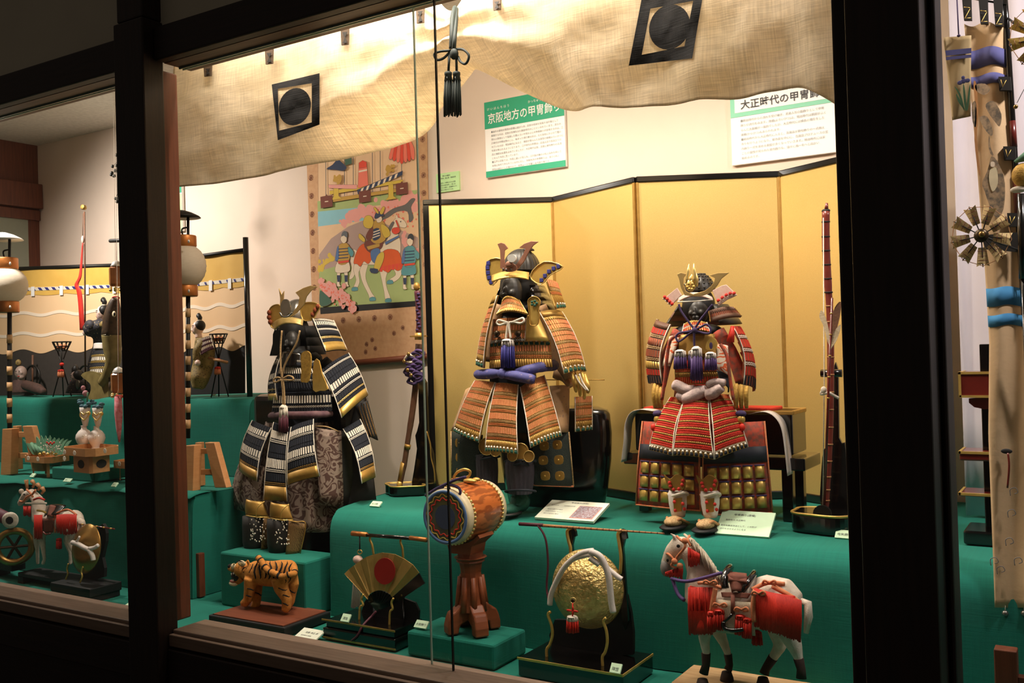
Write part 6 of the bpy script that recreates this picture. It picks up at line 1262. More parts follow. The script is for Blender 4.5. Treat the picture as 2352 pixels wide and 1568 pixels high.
mb.tube([Hp(*p) for p in ((560, 800), (540, 640), (530, 520), (470, 400), (410, 320))], [r*k for r in (190, 165, 140, 115, 95)], 16)
mb.tube([Hp(*p) for p in ((400, 280), (330, 300), (270, 360), (225, 430), (200, 500))], [r*k for r in (75, 105, 92, 68, 58)], 16)
for (pts, rs) in ((((560, 900, -.03), (560, 1080, -.032), (558, 1180, -.032), (575, 1290, -.032), (570, 1400, -.032), (548, 1490, -.034)), (110, 70, 52, 38, 32, 38)),
                  (((680, 950, .03), (690, 1100, .032), (740, 1200, .032), (780, 1310, .032), (790, 1400, .032), (775, 1450, .030)), (100, 68, 46, 34, 30, 36)),
                  (((1290, 900, -.03), (1330, 1080, -.032), (1400, 1240, -.034), (1430, 1330, -.034), (1455, 1440, -.034), (1455, 1530, -.036)), (170, 110, 66, 44, 34, 40)),
                  (((1250, 930, .03), (1240, 1100, .032), (1260, 1230, .032), (1190, 1340, .032), (1130, 1430, .032), (1110, 1490, .030)), (150, 96, 60, 42, 34, 38))):
    mb.tube([Hp(*p) for p in pts], [r*k for r in rs], 12)
for dY in (-.012, .012): mb.tube([Hp(300, 230, dY), Hp(270, 200, dY*1.3), Hp(235, 172, dY*1.5)], [24*k, 22*k, 6*k], 8)
mb.build('body', 'horse_white', ho, remesh=.0045, sm=4)
for pts, r0 in ((((572, 1290, -.032), (572, 1400, -.032), (550, 1480, -.034)), 44), (((775, 1300, .032), (790, 1400, .032), (776, 1445, .03)), 40), (((1430, 1340, -.034), (1455, 1440, -.034), (1456, 1525, -.036)), 46), (((1195, 1330, .032), (1130, 1430, .032), (1112, 1482, .03)), 46)):
    MB().tube([Hp(*p) for p in pts], [r0*k, r0*.85*k, r0*1.0*k], 12).build('dark_stocking', 'horse_dark', ho, smooth=True)
    x, y, dY = pts[-1]; c = Hp(x, y, dY); MB().lathe(V3((c.x-.003, c.y, hbz+.0005)), [(.0145, 0), (.0135, .006), (.010, .018)], 14).build('hoof', 'horse_dark', ho, smooth=True)
# mane
mbb = MB()
for i in range(80):
    t = i/79; x0, y0 = 380+260*t, 200+330*t**1.2; dY = -.02-.012*rnd.random()
    mbb.tube([Hp(x0-10, y0-12, -.004), Hp(x0+40+30*rnd.random(), y0+40, dY), Hp(x0+60+40*rnd.random(), y0+130+50*rnd.random(), dY-.006*math.sin(t*3))], [.0022, .0028, .0008], 5)
mbb.build('mane', 'horse_mane', ho, kind='stuff', smooth=True)
tl_ = MB()
for i in range(30):
    a = rnd.uniform(-1, 1); tl_.tube([Hp(1440, 800, .0), Hp(1520+8*a, 830, .006*a), Hp(1525+14*a, 950, .008*a), Hp(1500+14*a, 1080+30*rnd.random(), .008*a)], [.006, .007, .006, .002], 6)
tl_.build('tail', 'horse_white', ho, kind='stuff', smooth=True)
for x in (315,): e = blob(ho, 'eye', 'tiger_black', Hq(x, 298, -.0255), (4.5, 3, 4), 10, 8)
blob(ho, 'muzzle', mat('muzzle_grey', '8f8a86', .7, c2='6c6864', vs=90), Hq(200, 500, -.008), (13, 12, 20)); blob(ho, 'nostril', 'tiger_black', Hq(215, 430, -.022), (3, 2, 4), 8, 6)
def hring(pts, r, name='bridle', m='orange_cord', n=7): return rod(ho, name, m, spline([Hq(*p) for p in pts], 4), r, n)
for pts in (((300, 205, -.02), (350, 250, -.03), (400, 240, -.028), (420, 200, -.02)), ((370, 255, -.03), (375, 310, -.034), (310, 390, -.03), (275, 440, -.026)), ((190, 360, -.004), (235, 380, -.026), (275, 430, -.028)), ((275, 440, -.027), (250, 480, -.026), (300, 500, -.026)), ((400, 240, -.03), (430, 300, -.032))): hring(pts, 3)
for x, y in ((375, 250), (280, 440), (330, 480)): blob(ho, 'bridle_knot', 'orange_cord', Hq(x, y, -.032), (8, 5, 7))
def fringe(name, x0, x1, y0, y1, dY, n, m='red_silk', r=.0018, bow=0, seed=1, hem=0):
    r2 = random.Random(seed); mf = MB()
    for i in range(n):
        t = i/(n-1); x = x0+(x1-x0)*t; b = bow*math.sin(math.pi*t); ya = y0(t) if callable(y0) else y0; yb_ = y1(t) if callable(y1) else y1
        mf.tube([Hp(x, ya, dY-b*.6), Hp(x+r2.uniform(-4, 4), (ya+yb_)/2, dY-b), Hp(x+r2.uniform(-7, 7), yb_+r2.uniform(-14, 14), dY-b*.9)], [r, r, r*.6], 5)
    return mf.build(name, m, ho, kind='stuff', smooth=True)
curved(ho, 'chest_cloth', 'red_silk', [Hq(420, 665, -.045), Hq(640, 690, -.055), Hq(610, 1110, -.058), Hq(410, 1100, -.05)], .008)
fringe('chest_fringe', 412, 630, 680, 1112, -.060, 60, seed=1)
curved(ho, 'rump_cloth', 'red_silk', [Hq(1030, 690, -.062), Hq(1400, 760, -.05), Hq(1430, 1150, -.055), Hq(1060, 1040, -.066)], .012)
fringe('rump_fringe', 1020, 1450, lambda t: 690+110*t, lambda t: 1040+140*t, -.068, 110, bow=.008, seed=2)
fringe('throat_fringe', 410, 510, lambda t: 310+60*t, lambda t: 490-30*t, -.034, 26, seed=3); fringe('chin_fringe', 200, 350, lambda t: 540-60*t, lambda t: 575+25*t, -.022, 30, seed=4)
for pts, r in ((((1000, 700, -.06), (1140, 640, -.04), (1300, 650, -.02)), 5), (((1190, 670, -.045), (1320, 740, -.05), (1440, 820, -.045)), 6), (((1030, 700, -.065), (1010, 850, -.07), (1020, 1000, -.07)), 6), (((660, 690, -.062), (640, 800, -.066), (625, 900, -.066)), 6), (((500, 640, -.055), (600, 640, -.06), (720, 690, -.06)), 4)): hring(pts, r, 'crupper_strap')
for x, y, dY in ((610, 640, -.066), (1160, 640, -.045), (1060, 740, -.072), (700, 850, -.072), (900, 890, -.072)):
    for s_ in (-1, 1): hring(((x, y, dY), (x+s_*45, y-22, dY-.004), (x+s_*62, y+6, dY-.004), (x+s_*20, y+10, dY)), 2.6, 'bow')
for x, y, hw in ((620, 900, 9), (690, 880, 13), (890, 930, 12), (950, 960, 10)): tassel(ho, *Hq(x, y, -.072), hw, 12, 34, 'red_silk', 'red_silk', x)
rod(ho, 'rein', 'purple_silk', spline([Hq(250, 600, -.03), Hq(380, 625, -.05), Hq(520, 600, -.052), Hq(720, 545, -.045)], 5), 4, 8); rod(ho, 'lead_rope', 'purple_silk', spline([Hq(260, 600, -.03), Hq(310, 740, -.04), Hq(370, 800, -.05)], 4), 4.5, 8)
# saddle
curved(ho, 'saddle_flap', 'horse_mane', [Hq(620, 780, -.062), Hq(1000, 820, -.066), Hq(1030, 1130, -.068), Hq(580, 1080, -.064)], .006, 0, .003)
sd_ = MB().sheet(lambda u, v: Hp(780+170*u, 640-110*math.cos((v-.5)*2.6)+20*u, -.062*math.sin((v-.5)*2.6)*1.0-.004), 8, 14, .006).build('saddle_seat', 'saddle_brown', ho, smooth=True)
curved(ho, 'saddle_skirt', 'saddle_brown', [Hq(770, 560, -.05), Hq(960, 580, -.05), Hq(900, 720, -.066), Hq(810, 725, -.066)], .008); curved(ho, 'saddle_skirt', 'saddle_brown', [Hq(710, 725, -.063), Hq(990, 735, -.063), Hq(960, 785, -.067), Hq(720, 770, -.067)], .004)
for pts in (((750, 690, -.058), (740, 600, -.05), (770, 520, -.03), (800, 490, 0), (790, 520, .03)), ((880, 730, -.060), (950, 650, -.052), (1000, 580, -.03), (1020, 545, 0), (1015, 570, .03))): hring(pts, [9]*5+[8]*12, 'saddle_arch', 'black_lacquer', 10)
rod(ho, 'stirrup_strap', 'saddle_brown', [Hq(822, 750, -.070), Hq(820, 930, -.074)], 5, 8, flat=.5); rod(ho, 'stirrup', 'black_lacquer', spline([Hq(735, 1000, -.078), Hq(745, 1060, -.08), Hq(830, 1080, -.08), Hq(920, 1068, -.078)], 4), 5, 8); rod(ho, 'stirrup', 'black_lacquer', spline([Hq(735, 1000, -.078), Hq(770, 975, -.078), Hq(815, 930, -.076)], 4), 3.5, 8)
tassel(ho, *Hq(1045, 1080, -.02), 11, 14, 18, 'red_silk', 'red_silk', 77)
# ================================================================== left case
tan_ = mat('bamboo_tan', 'c9a070', .6, c2='b88c5c', vs=40)
def lantern(label, gl, x, yc, rx, ry, Y, pole_y1, foot_z, base_pts, cap):
    o = thing('paper_lantern', label, 'lantern', P(x, pole_y1, Y), gl)
    s = mpp(x, yc, Y); c = P(x, yc, Y); prof = []
    for i in range(17):
        t = -1+2*i/16; r = math.sqrt(max(0, 1-(t*.86)**2))*rx*s*(1+.012*(-1)**i); prof.append((r, t*ry*s))
    MB().lathe(c, prof, 40).build('paper_globe', 'lantern_paper', o, smooth=True)
    for sg in (-1, 1): MB().lathe(c+V3((0, 0, sg*(ry+12)*s)), [(rx*.55*s, -13*s), (rx*.58*s, -11*s), (rx*.58*s, 11*s), (rx*.55*s, 13*s)], 24).build('metal_band', 'copper_band', o, smooth=True); 
    for sg in (-1, 1): blob(o, 'band_rivet', 'silver', (x+rx*.2, yc-sg*(ry+12), Y-rx*.58*s), (3, 2, 4), 8, 6)
    px = x+8
    rod(o, 'post', 'iron_black', [(px, yc-ry-68, Y), (px, yc+ry+24, Y)], 3.2, 8); rod(o, 'hook', 'iron_black', spline([(px, yc-ry-44, Y), (x-6, yc-ry-40, Y), (x-4, yc-ry-25, Y)], 4), 2, 6)
    MB().lathe(P(x-8, yc-ry-66, Y), [(44*s, 0), (40*s, 4*s), (24*s, 12*s), (8*s, 17*s), (.5*s, 18*s)], 28).build('canopy', 'silver' if cap else 'iron_black', o, smooth=True)
    rod(o, 'post', 'iron_black', [(px, yc+ry+22, Y), (px, pole_y1, Y)], 5, 10)
    y = yc+ry+(75 if cap else 52); k = 0
    while y < pole_y1-20:
        rod(o, 'bamboo_sleeve', 'bamboo_tan', [(px, y, Y), (px, y+20, Y)], 6, 10); y += 36.5
    return o
def wood_stand(label, x, y0, Y):
    """splayed wooden pole stand of planks and rungs"""
    o = thing('pole_stand', label, 'stand', P(x, y0, Y), 'wooden pole stands of the lanterns')
    plate(o, 'leg', 'light_wood', [(x-22, y0-105, Y-.02), (x, y0-106, Y-.02), (x-3, y0, Y-.025), (x-26, y0+2, Y-.025)], .03, bevel=.002)
    plate(o, 'leg', 'light_wood', [(x+24, y0-112, Y), (x+46, y0-112, Y), (x+74, y0-8, Y), (x+47, y0-8, Y)], .022, bevel=.002)
    plate(o, 'leg', 'light_wood', [(x+2, y0-112, Y+.07), (x+11, y0-112, Y+.07), (x+14, y0-12, Y+.07), (x+2, y0-12, Y+.07)], .022, bevel=.002)
    for yy in (y0-98, y0-50): plate(o, 'rung', 'light_wood', [(x-4, yy, Y+.005), (x+34, yy, Y+.005), (x+40, yy+12, Y+.005), (x-4, yy+12, Y+.005)], .016, bevel=.001)
    return o
LYA = PZ(20, 1090, Z1L).y; LYB = PZ(445, 1128, Z1L).y
lantern('round paper lantern with silver canopy at the left edge of the left case', 'paper lanterns on striped poles', 14, 655, 46, 38, LYA+.03, 990, Z1L, None, 1)
wood_stand('wooden pole stand at the far left beside the leaf-wrapped cakes', 27, 1090, LYA)
lantern('round paper lantern half hidden by the main window frame', 'paper lanterns on striped poles', 424, 611, 48, 45, LYB+.03, 1006, Z1L, None, 0)
wood_stand('wooden pole stand just right of the dark pillar', 446, 1128, LYB)
# ------------------------------------------------------------------ striped curtain screens behind the dolls
def maku(label, x0, x1, t0, t1, b0, b1, Y0, Y1, tags, dark, split, rodx):
    o = thing('camp_curtain', label, 'curtain', P((x0+x1)/2, (b0+b1)/2, max(Y0, Y1)), 'camp curtains in the left case')
    H = b0-t0
    def f(u, y, d): return P(x0+(x1-x0)*u, (t0+(t1-t0)*u)+((b0+(b1-b0)*u)-(t0+(t1-t0)*u))*y, Y0+(Y1-Y0)*u+.0015*math.sin(u*14)-d)
    def band(nm, m, ya, yb, d, n=40): 
        g = lambda u, v: f(u, (ya(u) if callable(ya) else ya)*(1-v)+(yb(u) if callable(yb) else yb)*v, d)
        return MB().sheet(g, n, 4, .0008).build(nm, m, o)
    wv = lambda c, a, n, ph=0: (lambda u: c+a*math.sin(u*n+ph))
    sc = lambda u: split[0]+.05+.012*abs(math.sin(u*split[3]))
    band('lower_cloth', dark, wv(split[2], .018, split[3]*1.9), 1.0, .0)
    band('peach_cloth', 'maku_peach', split[0], wv(split[2], .018, split[3]*1.9), .0015, 60)
    band('gold_cloth', 'maku_gold', 0, sc, .003, 60)
    for c in split[1]: band('wave_line', 'maku_wave', wv(c-.012, .012, split[3]*1.9), wv(c+.012, .012, split[3]*1.9), .0028, 60)
    n = int((x1-x0)/15.5)
    band('cord_line', 'white_cord', split[0]-.004, split[0]+.022, .0042)
    for i in range(n):
        u = (i+.5)/n; q_ = [f(u-.012, split[0]-.002, .0055), f(u+.012, split[0]+.0, .0055), f(u+.026, split[0]+.020, .0055), f(u+.002, split[0]+.018, .0055)]; MB().prism(q_, (0, .001, 0)).build('cord_stripe', 'blue_lace', o)
    for u in tags: MB().prism([f(u-.012*235/(x1-x0), split[0]-.01, .0065), f(u+.02*235/(x1-x0), split[0]-.01, .0065), f(u+.02*235/(x1-x0), split[0]+.065, .0065), f(u-.012*235/(x1-x0), split[0]+.065, .0065)], (0, .001, 0)).build('paper_tag', 'sign_white', o)
    rod(o, 'top_rail', 'iron_black', [(rodx[0], rodx[1], Y0-.006), (rodx[2], rodx[3], Y1-.006)], 4.5, 8)
    return o
maku('gold and peach camp curtain with dark hem behind the warrior doll', -12, 285, 619, 608, 909, 903, 2.50, 2.60, (.29, .51, .71, .92), mat('maku_brown', '3a332e', .8), (.155, (.36, .52), .655, 11.5), (-14, 619, 270, 609))  # hem cloth is dark brown in itself
mk2 = maku('gold and peach camp curtain with black hem left of the black armour', 395, 563, 597, 576, 908, 903, 2.44, 2.44, (.52, .78), 'maku_dark', (.19, (.37, .53), .68, 9.0), (395, 597, 566, 573))
rod(mk2, 'end_post', 'black_lacquer', [(564, 545, 2.432), (574, 911, 2.432)], 6.5, 12)
# ------------------------------------------------------------------ dolls
def head(o, x, y, Y, r, face=-1, top=True, m='skin_doll'):
    s = mpp(x, y, Y)*r; c = P(x, y, Y); mb = MB()
    mb.ell(c, (s*.86, s*.9, s*1.08), 16, 12); mb.ell(c+V3((face*s*.72, -s*.35, -s*.02)), (s*.22, s*.18, s*.2), 8, 6); mb.ell(c+V3((face*s*.4, -s*.2, -s*.62)), (s*.45, s*.5, s*.42), 10, 8)
    mb.tube([c+V3((0, 0, -s*.6)), c+V3((s*.1, 0, -s*1.6))], [s*.5, s*.55], 10); mb.ell(c+V3((.25*s, -s*.85, -.05*s)), (s*.12, s*.1, s*.2), 8, 6)
    h = mb.build('head', m, o, remesh=s*.11, sm=2)
    MB().ell(c+V3((-face*s*.42, .05*s, s*.28)), (s*.72, s*.86, s*.86), 14, 10).build('hair', 'hair_black', h, smooth=True)
    for dx, dy in ((.55, -.62), (.12, -.86)):
        MB().tube([c+V3((face*s*(dx+.12), s*dy, s*.28)), c+V3((face*s*(dx-.12), s*dy*1.02, s*.3))], s*.05, 5).build('brow', 'hair_black', h); MB().ell(c+V3((face*s*dx, s*dy*1.02, s*.06)), (s*.11, s*.06, s*.05), 8, 5).build('eye', 'hair_black', h, smooth=True)
    MB().tube([c+V3((face*s*.66, -s*.62, -s*.5)), c+V3((face*s*.42, -s*.78, -s*.52))], s*.05, 5).build('mouth', 'red_lace', h)
    if top:
        MB().tube([c+V3((-face*s*.35, 0, s*.85)), c+V3((-face*s*.5, 0, s*1.5)), c+V3((-face*s*.15, 0, s*1.85)), c+V3((face*s*.1, 0, s*1.7))], [s*.3, s*.34, s*.42, s*.2], 10).build('topknot', 'hair_black', h, smooth=True); MB().lathe(c+V3((-face*s*.42, 0, s*1.02)), [(s*.36, 0), (s*.36, s*.16)], 12).build('hair_tie', 'white_cord', h)
    return h
dY = 2.40
d1 = thing('warrior_doll', 'warrior doll in dark gilt armour behind the carp, facing left', 'doll', P(232, 905, dY))
head(d1, 236, 718, dY, 16)
mb = MB(); s = mpp(236, 800, dY)
mb.tube([P(244, 735, dY), P(238, 765, dY), P(232, 792, dY), P(230, 808, dY)], [20*s, 24*s, 17*s, 18*s], 16); mb.tube([P(230, 800, dY), P(230, 830, dY), P(232, 862, dY), P(234, 895, dY)], [18*s, 26*s, 31*s, 30*s], 16)
mb.tube([P(236, 748, dY-.02), P(215, 752, dY-.04), P(200, 760, dY-.05)], [15*s, 17*s, 17*s], 12)
mb.build('robe', 'doll_dark', d1, remesh=.006, sm=3)
for k in range(4): lam(d1, 'skirt_plates', [(214+k*0-2*k, 806+k*14, dY-.045-k*.004), (240+2*k, 804+k*14, dY-.045-k*.004), (244+2*k, 819+k*14, dY-.05-k*.004), (210-2*k, 821+k*14, dY-.05-k*.004)], [(1, 'cords', 'white_cord' if k % 2 else 'black_cord'), (.7, 'braid', 'gold')], .006, 0, 9, 'ink', None, k)
curved(d1, 'belt', 'white_silk', [(214, 790, dY-.035), (236, 787, dY-.03), (236, 801, dY-.034), (214, 802, dY-.04)], .01)
blob(d1, 'hand', 'skin_doll', (196, 764, dY-.06), (6, 6, 7)); blob(d1, 'shoulder_guard', 'doll_dark', (206, 748, dY-.055), (16, 10, 14)); blob(d1, 'collar', 'doll_brocade', (240, 745, dY-.03), (14, 10, 9))
d2 = thing('warrior_doll', 'kneeling warrior doll in green and gold brocade beside the lantern pole', 'doll', P(455, 905, 2.36))
head(d2, 455, 752, 2.36, 15)
mb = MB(); s = mpp(465, 820, 2.36)
mb.tube([P(468, 775, 2.36), P(470, 800, 2.36), P(468, 835, 2.36), P(462, 850, 2.36)], [19*s, 24*s, 24*s, 22*s], 16); mb.tube([P(465, 845, 2.36), P(458, 870, 2.34), P(456, 892, 2.34)], [24*s, 22*s, 14*s], 14); mb.tube([P(470, 785, 2.33), P(455, 805, 2.31), P(452, 828, 2.31)], [14*s, 13*s, 10*s], 12)
mb.build('robe', 'doll_brocade', d2, remesh=.006, sm=3)
lam(d2, 'shoulder_plates', [(455, 782, 2.315), (485, 770, 2.33), (493, 800, 2.325), (462, 815, 2.305)], [(.6, 'cords', 'white_cord'), (.4, 'braid', 'maroon_silk'), (.6, 'cords', 'white_cord'), (.4, 'braid', 'maroon_silk'), (.6, 'cords', 'cream'), (.7, 'braid', 'maroon_silk')], .006, 0, 9, 'maroon_silk', 'white_cord', 61)
blob(d2, 'hand', 'skin_doll', (454, 833, 2.30), (8, 6, 7)); rod(d2, 'sword_hilt', 'rattan', [(480, 822, 2.325), (522, 832, 2.33)], 3.5, 8)
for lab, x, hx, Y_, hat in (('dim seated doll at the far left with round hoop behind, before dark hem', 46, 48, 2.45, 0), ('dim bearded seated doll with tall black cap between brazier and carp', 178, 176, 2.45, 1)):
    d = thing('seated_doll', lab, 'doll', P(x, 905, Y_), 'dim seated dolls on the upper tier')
    head(d, hx, 856 if not hat else 866, Y_, 15, 1 if not hat else -1, False, mat('skin_shaded', 'a08a80', .5))  # shaded copy of the doll skin, dimness put into the colour
    mb = MB(); s = mpp(x, 890, Y_); mb.tube([P(x, 872, Y_), P(x, 888, Y_), P(x, 902, Y_)], [14*s, 22*s, 26*s], 14); mb.tube([P(x+12, 884, Y_-.02), P(x+40, 893, Y_-.03), P(x+56, 901, Y_-.03)], [12*s, 13*s, 8*s], 12); mb.build('robe', 'doll_dark' if hat else mat('robe_shaded', '4a3028', .8, c2='2c2420', vs=90), d, remesh=.007, sm=3)  # plain robe colour carries the same painted dimness
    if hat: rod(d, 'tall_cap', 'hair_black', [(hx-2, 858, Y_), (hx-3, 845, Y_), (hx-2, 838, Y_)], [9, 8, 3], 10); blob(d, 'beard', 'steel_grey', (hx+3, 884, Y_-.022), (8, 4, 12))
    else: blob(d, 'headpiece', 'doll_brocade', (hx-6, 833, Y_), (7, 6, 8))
    hx2 = 75 if not hat else 196
    rod(d, 'hoop', 'iron_black', [(hx2+17*math.cos(t*.3), 868+29*math.sin(t*.3), Y_+.04) for t in range(21)], 2.4, 7, closed=True); rod(d, 'hoop_post', 'brown_leather', [(hx2, 815 if not hat else 845, Y_+.045), (hx2, 902, Y_+.045)], 2.2, 7)
# ------------------------------------------------------------------ fire baskets
def brazier(label, x, y0, y1, Y, foot):
    o = thing('fire_basket', label, 'brazier', P(x, foot, Y), 'iron fire baskets on tripods')
    s = mpp(x, y0, Y); top = P(x, y0, Y); bot = P(x, y1, Y); R_, r_ = 20*s, 11*s
    for c, r in ((top, R_), (bot, r_), ((top+bot)/2, (R_+r_)/2)): MB().tube([c+V3((r*math.cos(t*.3307), r*math.sin(t*.3307), 0)) for t in range(19)], 1.3*s, 5, True).build('hoop', 'iron_black', o, smooth=True)
    for k in range(12): a = k*math.pi/6; MB().tube([top+V3((R_*math.cos(a), R_*math.sin(a), 0)), bot+V3((r_*math.cos(a), r_*math.sin(a), 0))], 1.1*s, 5).build('bar', 'iron_black', o)
    for k in range(6): a = k*1.047; MB().ell((top+bot)/2+V3((r_*.6*math.cos(a), r_*.6*math.sin(a), -2*s+2*s*(k % 2))), (5*s, 5*s, 5*s), 8, 6).build('ember', 'orange_cord', o, smooth=True)
    kn = P(x, (y1+foot)/2-(foot-y1)*.18, Y)
    for k in range(3): a = k*2.094+.4; MB().tube([bot+V3((r_*math.cos(a+3.14), r_*math.sin(a+3.14), 0)), kn, V3((kn.x+22*s*math.cos(a), kn.y+22*s*math.sin(a), Z2+.003))], 1.5*s, 6).build('leg', 'iron_black', o, smooth=True)
    blob(o, 'red_tie', 'red_lace', (x, (y1+foot)/2-(foot-y1)*.18, Y-.004), (5, 5, 4)); tassel(o, x-2, (y1+foot)/2-6, Y-.012, 7, 6, 12, 'red_lace', 'orange_cord', int(x))
brazier('iron fire basket with red tassel standing before the left camp curtain', 142, 785, 805, 2.42, 903)
brazier('iron fire basket with red tassel beside the kneeling doll', 502, 767, 788, 2.38, 907)
# ------------------------------------------------------------------ standard pole with ribbon, carp, hanging ornaments
sp = thing('ribbon_staff', 'tall thin staff with gold hexagonal finial and red ribbon, held by the doll', 'staff', P(196, 905, 2.35))
rod(sp, 'staff', 'brown_leather', [(194, 486, 2.35), (195, 620, 2.35), (196, 906, 2.35)], 1.8, 8)
MB().lathe(P(192, 476, 2.35), [(.001, -.011), (.0095, -.008), (.0115, 0), (.0095, .008), (.001, .011)], 6, ax=(.25, -.9, .2)).build('finial', 'gold_dark', sp)
rod(sp, 'cord', 'brown_leather', [(191, 490, 2.347), (190, 545, 2.347)], .8, 5); blob(sp, 'ribbon_knot', 'pink_leather', (190, 550, 2.345), (4, 3, 9))
rb_ = spline([(190, 558, 2.342), (187, 605, 2.34), (184, 635, 2.338), (176, 654, 2.336), (182, 670, 2.338), (186, 705, 2.34), (189, 758, 2.342)], 5); wd = [2+5*min(1, i/20) for i in range(len(rb_))]
MB().sheet(lambda u, v: P(rb_[int(round(u*(len(rb_)-1)))][0]+(v-.5)*wd[int(round(u*(len(rb_)-1)))]*1.6, rb_[int(round(u*(len(rb_)-1)))][1], rb_[int(round(u*(len(rb_)-1)))][2]+.004*(v-.5)), len(rb_)-1, 2, .0008).build('ribbon', 'red_lace', sp, smooth=True)
cp = thing('carp_streamer', 'brown carp streamer hanging head up with a wide gold tail', 'streamer', P(240, 915, 2.2))
rod(cp, 'hanging_thread', 'white_cord', [(258, 30, 2.2), (266, 686, 2.2)], .5, 4)
cpl = spline([(266, 686, 2.2, 8), (262, 700, 2.2, 14), (258, 730, 2.2, 20), (256, 770, 2.2, 22)], 4); MB().tube([P(*p[:3]) for p in cpl], [p[3]*mpp(*p[:3]) for p in cpl], 16).build('carp_head', 'carp_scale', cp, smooth=True)
cpl = spline([(256, 768, 2.2, 22), (258, 800, 2.2, 20), (260, 830, 2.2, 17), (248, 862, 2.2, 14), (236, 880, 2.2, 12)], 4); MB().tube([P(*p[:3]) for p in cpl], [p[3]*mpp(*p[:3]) for p in cpl], 16).build('carp_body', 'carp_gold', cp, smooth=True)
plate(cp, 'tail_fin', 'carp_gold', spline([(186, 862), (205, 852), (232, 858), (250, 868), (268, 880), (262, 905), (235, 914), (204, 917), (208, 896), (206, 880)], 3, True), .004, Y=2.195)
for k in range(6): rod(cp, 'fin_ray', 'carp_scale', [(250, 866+2*k, 2.19), (266-3*k, 880+6*k, 2.19)], .8, 5)
e = blob(cp, 'carp_eye', 'cream', (262, 721, 2.166), (6, 3, 7)); blob(e, 'pupil', 'hair_black', (263, 721, 2.163), (3, 2, 4)); rod(cp, 'mouth_ring', 'red_lace', [(266+8*math.cos(t*.42), 684+3*math.sin(t*.42), 2.2+.012*math.sin(t*.42)) for t in range(15)], 1.6, 6, closed=True)
def ornament(label, x, y, Y, tail):
    o = thing('hanging_ornament', label, 'ornament', P(x, y+80, Y), 'hanging amber ornaments by the pillar')
    turn(o, 'amber_barrel', 'amber', (x, Y), [(y, 12), (y+4, 16), (y+40, 16), (y+46, 14)], 8, smooth=False); turn(o, 'silver_cap', 'silver', (x, Y), [(y-14, 2), (y-10, 9), (y-2, 13), (y, 13)], 14)
    for k in range(7): a = k*.9; blob(o, 'gold_bead', 'gold_bright', (x+15*math.cos(a), y+50+4*(k % 2), Y-.015*math.sin(a)), (4, 4, 4), 8, 6)
    rod(o, 'thread', 'rust_lace', [(x, y-14, Y), (x, tail, Y)], .8, 5)
    return o
o1 = ornament('upper amber ornament with silver cap hanging beside the pillar', 268, 612, 2.12, 552)
rod(o1, 'hanger_bar', 'iron_black', [(253, 553, 2.12), (300, 551, 2.12)], 4.5, 8)
o2 = ornament('lower amber ornament with gold beads hanging beside the pillar', 272, 856, 2.12, 660)
pt = thing('pink_streamer', 'small pink and red carp tail streamer hanging by the pillar', 'streamer', P(280, 1015, 2.1)); turn(pt, 'streamer_body', mat('streamer_pink', 'd8929a', .7, c2='c0303c', vs=60, va=.8), (274, 2.1), [(910, 8), (950, 9), (985, 6), (1015, 2)], 14); rod(pt, 'mouth_ring', 'red_lace', [(274+8.5*math.cos(t*.42), 910+2*math.sin(t*.42), 2.1+.009*math.sin(t*.42)) for t in range(15)], 1.5, 6, closed=True); rod(pt, 'thread', 'white_cord', [(262, 0, 2.1), (272, 895, 2.1), (268, 909, 2.1)], .5, 5)
bg = thing('bead_garland', 'dark round beads hanging on strings near the top of the left case', 'beads', P(270, 460, 2.3))
rod(bg, 'string', 'iron_black', [(264, 60, 2.3), (268, 300, 2.3), (270, 465, 2.3)], .8, 5)
for x, y in ((268, 356), (259, 382), (257, 397), (256, 401), (262, 404), (265, 392), (268, 380), (266, 456), (269, 463)): b_ = blob(bg, 'bead', 'iron_black', (x, y, 2.3), (4, 4, 4), 8, 6); rod(bg, 'string', 'iron_black', [(x, y, 2.3), (269, y-10, 2.3)], .5, 4)
